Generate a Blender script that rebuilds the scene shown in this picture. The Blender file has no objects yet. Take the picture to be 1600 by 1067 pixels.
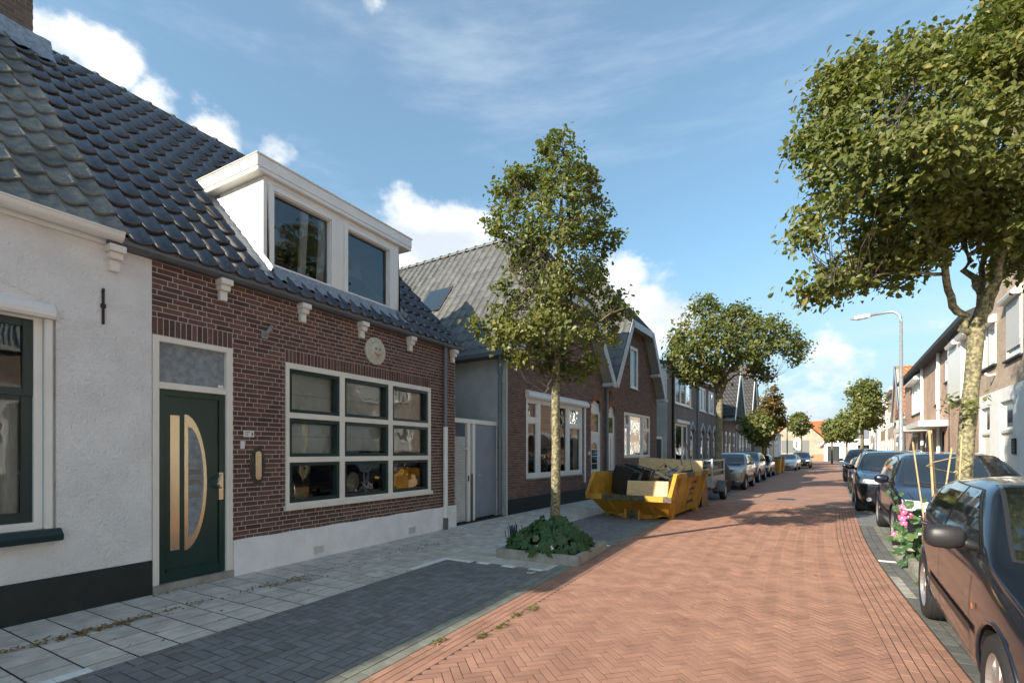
import bpy, bmesh, math, random
from mathutils import Vector, Matrix, noise
from mathutils.bvhtree import BVHTree
R = math.radians
SC = bpy.context.scene
COL = SC.collection
rng = random.Random(7)

# ------------------------------------------------------------------ camera, sky, sun, exposure
CAM_H = 1.6
YAW = math.atan(429 / 767.0)            # the camera looks 29 degrees to the left of the street
cam = bpy.data.cameras.new('camera'); camo = bpy.data.objects.new('camera', cam); COL.objects.link(camo)
camo.location = (0, 0, CAM_H); camo.rotation_euler = (R(90), 0, YAW)
cam.sensor_width = 36; cam.lens = 36 * 767 / 1600.0
cam.shift_y = (706 - 533.5) / 1600.0; cam.clip_start = .05; cam.clip_end = 2000
SC.camera = camo
SC.view_settings.view_transform = 'Standard'; SC.view_settings.look = 'None'
SC.view_settings.gamma = 1; SC.view_settings.use_curve_mapping = False
SC.view_settings.exposure = 2.58
SUN_AZ = R(27); SUN_EL = R(25.7)        # light travels towards +Y and a little +X
world = bpy.data.worlds.new('World'); SC.world = world; world.use_nodes = True
sd = bpy.data.lights.new('sun', 'SUN'); sd.energy = 1.55; sd.angle = R(.5); sd.color = (1, .89, .74)
so = bpy.data.objects.new('sun', sd); COL.objects.link(so)
ldir = Vector((math.sin(SUN_AZ) * math.cos(SUN_EL), math.cos(SUN_AZ) * math.cos(SUN_EL), -math.sin(SUN_EL)))
so.rotation_euler = ldir.to_track_quat('-Z', 'Y').to_euler()

def ray(u, v):
    r = (u - 800) / 767.0; p = (706 - v) / 767.0
    return Vector((-math.sin(YAW) + r * math.cos(YAW), math.cos(YAW) + r * math.sin(YAW), p))
def at(u, v, t):                        # a point at camera depth t
    return Vector((0, 0, CAM_H)) + ray(u, v) * t
def proj(p):
    w = -math.sin(YAW) * p[0] + math.cos(YAW) * p[1]
    if w < .2: return None
    r = math.cos(YAW) * p[0] + math.sin(YAW) * p[1]
    return 800 + 767 * r / w, 706 - 767 * (p[2] - CAM_H) / w, w

class NT:
    """small helper for node trees"""
    def __init__(s, tree): s.t = tree; s.n = tree.nodes; s.l = tree.links
    def new(s, typ, **k):
        n = s.n.new(typ)
        ins = k.pop('ins', {})
        for a, b in k.items(): setattr(n, a, b)
        for a, b in ins.items():
            if hasattr(b, 'is_linked') or isinstance(b, bpy.types.NodeSocket): s.l.new(b, n.inputs[a])
            else: n.inputs[a].default_value = b
        return n
    def math(s, op, a, b=0.0, clamp=False):
        n = s.new('ShaderNodeMath', operation=op, use_clamp=clamp, ins={0: a, 1: b}); return n.outputs[0]
    def mix(s, f, a, b, blend='MIX'):
        n = s.new('ShaderNodeMix', data_type='RGBA', blend_type=blend); 
        for i, x in ((0, f), (6, a), (7, b)):
            if isinstance(x, bpy.types.NodeSocket): s.l.new(x, n.inputs[i])
            else: n.inputs[i].default_value = x if i == 0 else ((*x, 1) if len(x) == 3 else x)
        return n.outputs[2]
    def noise(s, vec, scale, detail=3, rough=.5, dim='3D'):
        n = s.new('ShaderNodeTexNoise', noise_dimensions=dim, ins={'Scale': scale, 'Detail': detail, 'Roughness': rough})
        if vec is not None: s.l.new(vec, n.inputs['Vector'])
        return n.outputs[0]
    def ramp(s, x, a, b, lo=0.0, hi=1.0):
        n = s.new('ShaderNodeMapRange', interpolation_type='SMOOTHSTEP', ins={0: x, 1: a, 2: b, 3: lo, 4: hi}); return n.outputs[0]
    def mapping(s, vec, scale=(1, 1, 1), rot=(0, 0, 0), loc=(0, 0, 0)):
        n = s.new('ShaderNodeMapping'); s.l.new(vec, n.inputs[0])
        n.inputs[1].default_value = loc; n.inputs[2].default_value = rot; n.inputs[3].default_value = scale
        return n.outputs[0]

def build_world():
    w = NT(world.node_tree); w.n.clear()
    out = w.new('ShaderNodeOutputWorld'); bg = w.new('ShaderNodeBackground')
    sky = w.new('ShaderNodeTexSky', sky_type='NISHITA', sun_disc=False, sun_elevation=SUN_EL,
                sun_rotation=SUN_AZ + math.pi, air_density=1.0, dust_density=1.2, ozone_density=2.2)
    tc = w.new('ShaderNodeTexCoord'); nrm = w.new('ShaderNodeVectorMath', operation='NORMALIZE'); w.l.new(tc.outputs['Generated'], nrm.inputs[0])
    d = nrm.outputs[0]
    sx = w.new('ShaderNodeSeparateXYZ'); w.l.new(d, sx.inputs[0]); z = sx.outputs[2]
    # cumulus: billowy noise, more of it low down, plus the banks that stood behind the roofs
    base = w.noise(w.mapping(d, (1, 1, 1.9)), 2.6, 7, .56)
    fine = w.noise(w.mapping(d, (1, 1, 1.5), loc=(3, 1, 2)), 11, 6, .6)
    dens = w.math('ADD', w.math('MULTIPLY', base, .9), w.math('MULTIPLY', fine, .72))
    blobs = [(20, 20, 80, .5), (110, 60, 45, .5), (165, 95, 45, .62), (100, 110, 40, .4), (240, 170, 45, .5), (330, 215, 45, .5), (430, 245, 30, .5),
             (650, 395, 60, .55), (720, 400, 60, .55), (790, 400, 40, .4), (975, 440, 50, .5), (1000, 490, 60, .5), (1060, 500, 30, .35), (1300, 566, 42, .42), (1340, 560, 30, .3),
             (1225, 590, 45, .25), (1465, 495, 30, .22), (1240, 640, 60, .25), (580, 5, 25, .25), (150, 0, 30, .3), (880, 430, 50, .3)]
    tot = None
    for u, v, rad, a in blobs:
        c = ray(u, v).normalized(); ang = rad / 767 / (1 + ((u - 800) / 767) ** 2 + ((706 - v) / 767) ** 2) ** .5
        dn = w.new('ShaderNodeVectorMath', operation='DISTANCE'); w.l.new(d, dn.inputs[0]); dn.inputs[1].default_value = c
        g = w.ramp(dn.outputs['Value'], ang * .2, ang * 1.9, a * .85, 0)
        tot = g if tot is None else w.math('MAXIMUM', tot, g)
    dens = w.math('ADD', dens, tot)
    # cover elsewhere in the sky: broken cumulus low, open above
    low = w.ramp(z, .05, .5, .0, -.14)
    dens = w.math('ADD', dens, low)
    cum = w.ramp(dens, .87, 1.10)
    # cirrus
    ci = w.noise(w.mapping(d, (1.0, 2.2, 7), rot=(0.25, .35, .6)), 1.6, 6, .62)
    cirr = w.math('MULTIPLY', w.ramp(ci, .46, .84, 0, .40), w.ramp(z, .02, .2))
    haze = w.ramp(z, -.02, .42, .85, .22)
    shade = w.ramp(w.noise(w.mapping(d, (1, 1, 2.4), loc=(.3, .2, .1)), 6, 5, .55), .3, .7)
    mult = w.new('ShaderNodeVectorMath', operation='MULTIPLY'); w.l.new(sky.outputs[0], mult.inputs[0]); mult.inputs[1].default_value = (.225, .318, .308)
    skyc = mult.outputs[0]
    K = 4.5
    skyc = w.mix(haze, skyc, (K * .148, K * .168, K * .192))
    skyc = w.mix(cirr, skyc, (K * .24, K * .27, K * .31))
    cc = w.mix(shade, (K * .22, K * .24, K * .265), (K * .385, K * .38, K * .37))
    skyc = w.mix(w.math('MULTIPLY', cum, .93), skyc, cc)
    w.l.new(skyc, bg.inputs[0]); bg.inputs[1].default_value = .14
    w.l.new(bg.outputs[0], out.inputs[0])
build_world()

# ------------------------------------------------------------------ materials
MATS = {}
def material(name, color, rough=.6, metal=0, spec=.5, var=0.0, vs=8, bump=0, bs=60, coat=0, color2=None, dirt=0, pieces=0.0, emit=None, bdet=3, bd=.012, huev=0, stretch=None):
    if name in MATS: return MATS[name]
    m = bpy.data.materials.new(name); m.use_nodes = True; MATS[name] = m
    t = NT(m.node_tree); b = t.n['Principled BSDF']
    b.inputs['Roughness'].default_value = rough; b.inputs['Metallic'].default_value = metal
    b.inputs['Specular IOR Level'].default_value = spec
    if coat: b.inputs['Coat Weight'].default_value = coat; b.inputs['Coat Roughness'].default_value = .06
    geo = t.new('ShaderNodeNewGeometry'); pos = geo.outputs['Position']
    if stretch: pos = t.mapping(pos, stretch)
    col = (*color, 1); cs = None
    if color2:
        cs = t.mix(t.ramp(t.noise(pos, vs, 5, .6), .38, .62), color, color2)
    if pieces:
        at_ = t.new('ShaderNodeAttribute', attribute_name='rnd'); oi = t.new('ShaderNodeObjectInfo')
        r = t.math('FRACT', t.math('ADD', at_.outputs['Fac'], oi.outputs['Random']))
        c0 = cs if cs is not None else col[:3]
        dk = t.mix(1.0, c0, (1 - pieces,) * 3, 'MULTIPLY'); lt = t.mix(1.0, c0, (1 + pieces, 1 + pieces * (1 - huev), 1 + pieces * (1 - 2 * huev)), 'MULTIPLY')
        cs = t.mix(r, dk, lt)
        # a few odd ones
        odd = t.math('GREATER_THAN', t.math('FRACT', t.math('MULTIPLY', r, 17.3)), .88)
        cs = t.mix(t.math('MULTIPLY', odd, .5), cs, t.mix(1.0, cs, (1 - pieces * 1.3,) * 3, 'MULTIPLY'))
    if var:
        c0 = cs if cs is not None else col[:3]
        n = t.ramp(t.noise(pos, vs, 5, .6), .3, .7, 1 - var, 1 + var)
        cb = t.new('ShaderNodeCombineXYZ'); 
        for i in range(3): t.l.new(n, cb.inputs[i])
        cs = t.mix(1.0, c0, cb.outputs[0], 'MULTIPLY')
    if dirt:
        c0 = cs if cs is not None else col[:3]
        f = t.math('MULTIPLY', t.ramp(t.noise(pos, 1.7, 6, .65), .48, .72), dirt)
        cs = t.mix(f, c0, t.mix(1.0, c0, (.55, .5, .42), 'MULTIPLY'))
    if cs is not None: t.l.new(cs, b.inputs['Base Color'])
    else: b.inputs['Base Color'].default_value = col
    if bump:
        bn = t.new('ShaderNodeBump', ins={'Strength': min(1, bump), 'Distance': bd}); t.l.new(t.noise(pos, bs, bdet, .6), bn.inputs['Height'])
        t.l.new(bn.outputs[0], b.inputs['Normal'])
    if emit: b.inputs['Emission Color'].default_value = (*emit, 1); b.inputs['Emission Strength'].default_value = 1
    return m

def glass_mat(name, tint=(.75, .8, .8), ior=1.75, rough=0.0, wave=.0, dark=0):
    if name in MATS: return MATS[name]
    m = bpy.data.materials.new(name); m.use_nodes = True; MATS[name] = m
    t = NT(m.node_tree); t.n.clear(); o = t.new('ShaderNodeOutputMaterial')
    tr = t.new('ShaderNodeBsdfTransparent'); tr.inputs[0].default_value = (*tint, 1)
    gl = t.new('ShaderNodeBsdfGlossy'); gl.inputs['Roughness'].default_value = rough; gl.inputs[0].default_value = (.95, .97, 1, 1)
    fr = t.new('ShaderNodeFresnel'); fr.inputs[0].default_value = ior
    geo = t.new('ShaderNodeNewGeometry')
    if wave:
        bn = t.new('ShaderNodeBump', ins={'Strength': wave, 'Distance': .02}); t.l.new(t.noise(geo.outputs['Position'], 2.2, 2, .5), bn.inputs['Height'])
        t.l.new(bn.outputs[0], gl.inputs['Normal'])
    mx = t.new('ShaderNodeMixShader'); t.l.new(fr.outputs[0], mx.inputs[0]); t.l.new(tr.outputs[0], mx.inputs[1]); t.l.new(gl.outputs[0], mx.inputs[2])
    t.l.new(mx.outputs[0], o.inputs[0]); return m

def brick_mat(name, brick, brick2, mortar, bw=.21, bh=.0625, axis='YZ', ms=.09, angle=0, off=.5):
    """brickwork too far away for single bricks: coursing from the wall's own coordinates"""
    if name in MATS: return MATS[name]
    m = bpy.data.materials.new(name); m.use_nodes = True; MATS[name] = m
    t = NT(m.node_tree); b = t.n['Principled BSDF']; b.inputs['Roughness'].default_value = .85
    tc = t.new('ShaderNodeTexCoord'); sp = t.new('ShaderNodeSeparateXYZ'); t.l.new(tc.outputs['Object'], sp.inputs[0])
    cb = t.new('ShaderNodeCombineXYZ')
    if axis == 'YZ':
        geo = t.new('ShaderNodeNewGeometry')
        t.l.new(t.math('ADD', sp.outputs[1], sp.outputs[0]), cb.inputs[0]); t.l.new(sp.outputs[2], cb.inputs[1])
    else: t.l.new(sp.outputs[0], cb.inputs[0]); t.l.new(sp.outputs[1], cb.inputs[1])
    vec = t.mapping(cb.outputs[0], rot=(0, 0, angle)) if angle else cb.outputs[0]
    bt = t.new('ShaderNodeTexBrick', offset=off, ins={'Color1': (*brick, 1), 'Color2': (*brick2, 1), 'Mortar': (*mortar, 1), 'Scale': 1.0,
               'Mortar Size': bh * ms, 'Mortar Smooth': .3, 'Bias': 0, 'Brick Width': bw, 'Row Height': bh}); t.l.new(vec, bt.inputs[0])
    n = t.ramp(t.noise(tc.outputs['Object'], 1.3, 5, .6), .3, .7, .82, 1.14)
    c3 = t.new('ShaderNodeCombineXYZ'); [t.l.new(n, c3.inputs[i]) for i in range(3)]
    t.l.new(t.mix(1.0, bt.outputs[0], c3.outputs[0], 'MULTIPLY'), b.inputs['Base Color'])
    bn = t.new('ShaderNodeBump', invert=True, ins={'Strength': .5, 'Distance': .006}); t.l.new(bt.outputs['Fac'], bn.inputs['Height']); t.l.new(bn.outputs[0], b.inputs['Normal'])
    return m

def leaf_mat(name, c1, c2, c3):
    if name in MATS: return MATS[name]
    m = bpy.data.materials.new(name); m.use_nodes = True; MATS[name] = m
    t = NT(m.node_tree); t.n.clear(); o = t.new('ShaderNodeOutputMaterial')
    a = t.new('ShaderNodeAttribute', attribute_name='rnd').outputs['Fac']; oi = t.new('ShaderNodeObjectInfo')
    r = t.math('FRACT', t.math('ADD', a, oi.outputs['Random']))
    geo = t.new('ShaderNodeNewGeometry'); n = t.ramp(t.noise(geo.outputs['Position'], 1.3, 3, .6), .3, .7)
    col = t.mix(t.math('MULTIPLY', t.math('ADD', r, n), .5), c1, c2)
    odd = t.math('GREATER_THAN', t.math('FRACT', t.math('MULTIPLY', r, 13.7)), .965)
    col = t.mix(odd, col, c3)
    df = t.new('ShaderNodeBsdfDiffuse'); tl = t.new('ShaderNodeBsdfTranslucent'); gl = t.new('ShaderNodeBsdfGlossy'); gl.inputs['Roughness'].default_value = .42
    t.l.new(col, df.inputs[0]); t.l.new(t.mix(1.0, col, (1.25, 1.35, .6), 'MULTIPLY'), tl.inputs[0])
    m1 = t.new('ShaderNodeMixShader'); m1.inputs[0].default_value = .4; t.l.new(df.outputs[0], m1.inputs[1]); t.l.new(tl.outputs[0], m1.inputs[2])
    m2 = t.new('ShaderNodeMixShader'); m2.inputs[0].default_value = .025; t.l.new(m1.outputs[0], m2.inputs[1]); t.l.new(gl.outputs[0], m2.inputs[2])
    t.l.new(m2.outputs[0], o.inputs[0]); return m

WHITE = material('white_paint', (.78, .77, .73), .35, var=.03, vs=3, dirt=.12)
CREAM = material('cream_paint', (.76, .73, .66), .4, var=.04, vs=3, dirt=.12)
STUCCO = material('white_render', (.86, .855, .84), .9, var=.055, vs=2.2, bump=1, bd=.03, bs=42, dirt=.16, bdet=4)
PLINTHW = material('white_plinth_render', (.86, .86, .85), .85, var=.05, vs=4, bump=1, bd=.022, bs=30, dirt=.2, bdet=4)
GREYSTUC = material('grey_render', (.50, .52, .49), .9, var=.1, vs=1.8, bump=.6, bs=70, dirt=.3)
BLACKP = material('black_plinth', (.014, .020, .021), .45, var=.2, vs=6, bump=.3, bs=40)
GREEN = material('dark_green_paint', (.006, .036, .029), .28, var=.1, vs=4)
DKGREEN = material('blackish_green_paint', (.010, .030, .030), .3, var=.1, vs=4)
GOLD = material('brushed_bronze', (.60, .49, .34), .22, metal=.9, var=.08, vs=30, stretch=(1, 1, 8))
STEEL = material('steel', (.6, .6, .6), .3, metal=1)
ZINC = material('zinc_grey', (.13, .14, .15), .5, metal=.2, var=.1, vs=5)
DPIPE = material('grey_downpipe', (.16, .18, .20), .45, var=.06, vs=5)
LEAD = material('lead_flashing', (.33, .34, .36), .42, metal=.5, var=.25, vs=16, bump=1, bs=22)
MORTAR = material('mortar', (.50, .44, .395), .95, var=.1, vs=30, bump=.4, bs=150)
BRICK = material('dark_red_brick', (.125, .066, .053), .85, var=.18, vs=24, bump=.7, bs=90, pieces=.34, huev=.2)
BRICK2 = material('brown_brick', (.16, .092, .075), .85, var=.15, vs=24, bump=.6, bs=90, pieces=.3)
MORTAR2 = material('grey_mortar', (.26, .23, .21), .95, var=.1, vs=30)
ARCHB = material('orange_arch_brick', (.30, .13, .06), .85, var=.2, vs=24, pieces=.25)
GLAZED = material('glazed_black_tile', (.034, .030, .034), .2, spec=.5, var=.3, vs=9, pieces=.45, coat=.6)
OLDTILE = material('weathered_grey_tile', (.115, .12, .12), .6, color2=(.20, .19, .15), vs=9, bump=.8, bs=40, pieces=.25, spec=.45)
GREYTILE = material('matt_grey_tile', (.105, .105, .10), .55, var=.15, vs=5, pieces=.16, bump=.3, bs=60)
REDTILE = brick_mat('orange_pantile', (.62, .20, .07), (.52, .16, .06), (.22, .07, .03), .25, .33, 'YZ', .14, off=0)
DARKROOF = brick_mat('dark_roof_tile', (.075, .072, .07), (.055, .053, .052), (.02, .02, .02), .25, .3, 'YZ', .16, off=0)
DECK = material('roof_underlay', (.012, .012, .014), .9)
KLINKER = material('red_street_brick', (.365, .205, .148), .95, spec=.15, var=.13, vs=3, bump=.6, bs=120, pieces=.09, huev=.15, dirt=.35)
SAND = material('joint_sand', (.07, .046, .034), .95, var=.25, vs=20, bump=.5, bs=200)
SAND2 = material('dark_joint', (.022, .020, .017), .95, var=.25, vs=20)
BLACKBLOCK = material('anthracite_block', (.185, .182, .184), .8, var=.16, vs=8, bump=.7, bs=140, pieces=.14)
GREYBLOCK = material('grey_green_block', (.21, .215, .18), .85, var=.16, vs=8, bump=.7, bs=140, pieces=.12, dirt=.3)
DKBLOCK = material('dark_grey_block', (.125, .132, .125), .85, var=.16, vs=8, bump=.7, bs=140, pieces=.14, dirt=.3)
TILE = material('concrete_paving_tile', (.58, .535, .475), .85, var=.16, vs=5, bump=.6, bs=160, pieces=.10, dirt=.3)
WHITEBLOCK = material('white_marking_block', (.72, .72, .70), .7, var=.1, vs=20, dirt=.3)
CONC = material('kerb_concrete', (.31, .30, .265), .9, var=.16, vs=9, bump=.7, bs=60, dirt=.6)
SOIL = material('soil', (.045, .032, .022), .95, var=.4, vs=20, bump=1, bs=40)
BARK = material('lichen_bark', (.15, .135, .09), .9, color2=(.24, .22, .12), vs=24, bump=1, bs=38, bdet=5, var=.45)
TWIG = material('twig_bark', (.06, .05, .032), .9)
BARK2 = material('grey_bark', (.14, .12, .09), .9, color2=(.22, .20, .12), vs=10, bump=1, bs=35, bdet=5)
LEAF = leaf_mat('tree_leaf', (.085, .115, .032), (.205, .21, .062), (.30, .25, .08))
LEAFB = leaf_mat('autumn_leaf', (.07, .075, .02), (.20, .125, .035), (.35, .14, .04))
PLANTLEAF = leaf_mat('plant_leaf', (.045, .10, .04), (.08, .155, .06), (.13, .2, .08))
GLASS = glass_mat('window_glass', (.72, .77, .78), 1.8, wave=.12)
GLASS2 = glass_mat('old_window_glass', (.80, .84, .84), 1.9, wave=.3)
FROST = material('frosted_glass', (.22, .25, .27), .35, var=.25, vs=14, bump=.5, bs=60)
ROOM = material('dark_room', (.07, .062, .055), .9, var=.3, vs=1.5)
CURTAIN = material('sheer_curtain', (.80, .81, .82), .9, var=.12, vs=20, stretch=(1, 4, .3))
BLIND = material('roman_blind', (.74, .78, .79), .9, var=.06, vs=10)
WOOD = material('raw_pine', (.58, .40, .21), .7, var=.12, vs=7, stretch=(1, 6, 10), color2=(.66, .48, .27), bump=.2)
WOODD = material('brown_board', (.30, .15, .06), .6, var=.15, vs=5)
YELLOW = material('skip_yellow', (.60, .33, .02), .5, var=.22, vs=6, dirt=.95, color2=(.40, .20, .03), bump=.25, bs=30)
BLACKPAINT = material('scuffed_black_paint', (.03, .03, .03), .5, color2=(.12, .10, .06), vs=14)
RUBBER = material('tyre_rubber', (.018, .018, .019), .8, bump=.3, bs=120)
PLASTIC = material('black_plastic', (.022, .022, .024), .45)
GREYPL = material('grey_plastic', (.10, .11, .11), .5, var=.1, vs=6)
CHROME = material('chrome', (.75, .75, .76), .12, metal=1)
ALLOY = material('alloy_wheel', (.5, .5, .5), .3, metal=.8)
CARGLASS = material('car_glass', (.010, .013, .014), .03, spec=.85, coat=1)
LAMPG = material('headlight_glass', (.55, .58, .6), .12, spec=.8, coat=1, var=.4, vs=40)
ORANGE = material('orange_lens', (.85, .22, .02), .25, coat=.6)
GALV = material('galvanised', (.42, .43, .43), .42, metal=.6, var=.12, vs=8)
DKBLUE = material('dark_inside', (.03, .035, .04), .8)
PINK = material('pink_petal', (.75, .16, .34), .7, var=.15, vs=30)
WPETAL = material('white_petal', (.8, .8, .75), .7)
STICK = material('bamboo_cane', (.50, .36, .19), .7, var=.15, vs=14)
INK = material('black_ink', (.02, .02, .02), .6)

# ------------------------------------------------------------------ mesh helpers
class MB:
    def __init__(s): s.v = []; s.f = []; s.m = []; s.mats = []; s.r = []
    def mi(s, m):
        if m is None: return 0
        if m not in s.mats: s.mats.append(m)
        return s.mats.index(m)
    def add(s, vs, fs, m=None, rnd=0.0, M=None):
        o = len(s.v); k = s.mi(m)
        s.v += [tuple(M @ Vector(p)) for p in vs] if M is not None else [tuple(p) for p in vs]
        for f in fs: s.f.append([i + o for i in f]); s.m.append(k); s.r.append(rnd)
        return s
    def box(s, x0, x1, y0, y1, z0, z1, m=None, rnd=0.0, M=None):
        if x0 > x1: x0, x1 = x1, x0
        if y0 > y1: y0, y1 = y1, y0
        v = [(x, y, z) for x in (x0, x1) for y in (y0, y1) for z in (z0, z1)]
        return s.add(v, [(0, 1, 3, 2), (4, 6, 7, 5), (0, 4, 5, 1), (2, 3, 7, 6), (0, 2, 6, 4), (1, 5, 7, 3)], m, rnd, M)
    def prism(s, poly, axis, a, b, m=None, M=None, rnd=0.0):
        """poly in the two other axes (x: yz, y: xz, z: xy), extruded a..b"""
        def P(p, h): return {'x': (h, p[0], p[1]), 'y': (p[0], h, p[1]), 'z': (p[0], p[1], h)}[axis]
        n = len(poly); v = [P(p, a) for p in poly] + [P(p, b) for p in poly]
        return s.add(v, [list(range(n))[::-1], list(range(n, 2 * n))] + [(i, (i + 1) % n, n + (i + 1) % n, n + i) for i in range(n)], m, rnd, M)
    def tube(s, pts, rad, seg=8, m=None, caps=True, M=None, rnd=0.0):
        pts = [Vector(p) for p in pts]; n = len(pts)
        if not hasattr(rad, '__len__'): rad = [rad] * n
        vs = []; fs = []; up = Vector((0, 0, 1))
        for i, p in enumerate(pts):
            d = (pts[min(i + 1, n - 1)] - pts[max(i - 1, 0)])
            if d.length < 1e-9: d = Vector((0, 0, 1))
            d.normalize(); a = d.cross(up)
            if a.length < .05: a = d.cross(Vector((0, 1, 0)))
            a.normalize(); b = d.cross(a)
            for k in range(seg):
                t = 2 * math.pi * k / seg; vs.append(p + (a * math.cos(t) + b * math.sin(t)) * rad[i])
        for i in range(n - 1):
            for k in range(seg):
                k2 = (k + 1) % seg; fs.append((i * seg + k, i * seg + k2, (i + 1) * seg + k2, (i + 1) * seg + k))
        if caps: fs.append(list(range(seg))[::-1]); fs.append([(n - 1) * seg + k for k in range(seg)])
        return s.add(vs, fs, m, rnd, M)
    def lathe(s, prof, seg=24, axis='y', M=None, m=None, c=(0, 0, 0)):
        """prof: (h, r) pairs along the axis"""
        vs = []; fs = []; n = len(prof)
        for h, r in prof:
            for k in range(seg):
                t = 2 * math.pi * k / seg; a, b = r * math.cos(t), r * math.sin(t)
                p = {'x': (h, a, b), 'y': (a, h, b), 'z': (a, b, h)}[axis]; vs.append((p[0] + c[0], p[1] + c[1], p[2] + c[2]))
        for i in range(n - 1):
            for k in range(seg):
                k2 = (k + 1) % seg; fs.append((i * seg + k, i * seg + k2, (i + 1) * seg + k2, (i + 1) * seg + k))
        return s.add(vs, fs, m, 0.0, M)
    def build(s, name, mat=None, parent=None, smooth=False, bevel=0, M=None, kind=None, label=None, bseg=2):
        me = bpy.data.meshes.new(name); me.from_pydata(s.v, [], s.f)
        mats = s.mats if s.mats else [mat]
        if s.mats and mat and None: pass
        for m in mats: me.materials.append(m or mat)
        if s.mats: me.polygons.foreach_set('material_index', s.m)
        if any(s.r):
            a = me.attributes.new('rnd', 'FLOAT', 'FACE'); a.data.foreach_set('value', s.r)
        if smooth: me.polygons.foreach_set('use_smooth', [True] * len(me.polygons))
        bm = bmesh.new(); bm.from_mesh(me)
        if len(s.f) < 30000: bmesh.ops.recalc_face_normals(bm, faces=bm.faces)
        if bevel:
            bmesh.ops.remove_doubles(bm, verts=bm.verts, dist=1e-5)
            es = [e for e in bm.edges if len(e.link_faces) == 2 and e.calc_face_angle(0) > .5]
            bmesh.ops.bevel(bm, geom=es, offset=bevel, segments=bseg, affect='EDGES', clamp_overlap=True)
        bm.to_mesh(me); bm.free()
        return link(name, me, parent, M, kind, label)

def link(name, me, parent=None, M=None, kind=None, label=None):
    o = bpy.data.objects.new(name, me); COL.objects.link(o)
    if parent is not None: o.parent = parent
    if M is not None: o.matrix_local = M
    if kind: o['kind'] = kind
    if label: o['label'] = label
    return o
def thing(name, label, cat, loc=(0, 0, 0), rz=0, group=None):
    o = bpy.data.objects.new(name, None); COL.objects.link(o); o.location = loc; o.rotation_euler = (0, 0, rz)
    o.empty_display_size = .2
    o['label'] = label; o['category'] = cat
    if group: o['group'] = group
    return o
def tag(o, label, cat, group=None):
    o['label'] = label; o['category'] = cat
    if group: o['group'] = group
    return o
def wmat(o):
    return Matrix.Translation(o.location) @ o.rotation_euler.to_matrix().to_4x4() if o else Matrix()
def copy_tree(o, parent=None):
    c = o.copy(); COL.objects.link(c); c.parent = parent
    for ch in o.children: copy_tree(ch, c)
    return c

def lay(parent, name, stuffname, items, protos, mat, n=300, lvl=None, world=None):
    """items: (proto_key, Matrix local, fixed?) - the n that show nearest in the photo become objects, the rest one joined part"""
    W = world if world is not None else (wmat(parent) if parent is not None else Matrix())
    sc = []
    for i, (k, M) in enumerate(items):
        p = W @ M.translation; q = proj(p)
        inn = q and -12 < q[0] < 1612 and -12 < q[1] < 1079
        sc.append((q[2] if inn else 1e6 + i, i))
    sc.sort(); first = set(i for d, i in sc[:n] if d < 1e6)
    meshes = {}
    mb = MB()
    for i, (k, M) in enumerate(items):
        vs, fs = protos[k]
        if i in first:
            me = meshes.get(k)
            if me is None:
                me = bpy.data.meshes.new(name); me.from_pydata(vs, [], fs); me.materials.append(mat)
                meshes[k] = me
                if len(vs) > 12: me.polygons.foreach_set('use_smooth', [len(f) == 4 and getattr(protos, 'sm', False) for f in fs])
            link(name, me, parent, M)
        else: mb.add(vs, fs, mat, rng.random() * .999 + .001, M)
    if mb.v: mb.build(stuffname, mat, parent, kind='stuff')
# ------------------------------------------------------------------ ground and paving
def bend(v):
    d = v - 9.5
    return .0717 * (d if d > 3 else (0 if d < -3 else (d + 3) ** 2 / 12))
def slope(v): return (bend(v + .05) - bend(v - .05)) / .1
def wp(u, v, z=0): return (u + bend(v), v, z)
def sheet(mb, u0, u1, v0, v1, z, m, step=1.5):
    n = max(1, int((v1 - v0) / step))
    for i in range(n):
        a = v0 + (v1 - v0) * i / n; b = v0 + (v1 - v0) * (i + 1) / n
        mb.add([wp(u0, a, z), wp(u1, a, z), wp(u1, b, z), wp(u0, b, z)], [(0, 1, 2, 3)], m)
def clip(poly, inside):
    """inside: list of (a,b,c) with a*u+b*v+c>=0"""
    for a, b, c in inside:
        out = []
        for i in range(len(poly)):
            p, q = poly[i], poly[(i + 1) % len(poly)]
            dp = a * p[0] + b * p[1] + c; dq = a * q[0] + b * q[1] + c
            if dp >= 0: out.append(p)
            if (dp >= 0) != (dq >= 0):
                t = dp / (dp - dq); out.append((p[0] + (q[0] - p[0]) * t, p[1] + (q[1] - p[1]) * t))
        poly = out
        if len(poly) < 3: return []
    return poly
def area(p): return abs(sum(p[i][0] * p[(i + 1) % len(p)][1] - p[(i + 1) % len(p)][0] * p[i][1] for i in range(len(p)))) / 2

def brick_proto(L, W, h=.02, ins=.0008):
    a, b = L / 2, W / 2
    v = [(-a, -b, -h), (a, -b, -h), (a, b, -h), (-a, b, -h), (-a, -b, -ins), (a, -b, -ins), (a, b, -ins), (-a, b, -ins),
         (-a + ins, -b + ins, 0), (a - ins, -b + ins, 0), (a - ins, b - ins, 0), (-a + ins, b - ins, 0)]
    f = [(8, 9, 10, 11)] + [(i, (i + 1) % 4, 4 + (i + 1) % 4, 4 + i) for i in range(4)] + [(4 + i, 4 + (i + 1) % 4, 8 + (i + 1) % 4, 8 + i) for i in range(4)]
    return v, f

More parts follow.
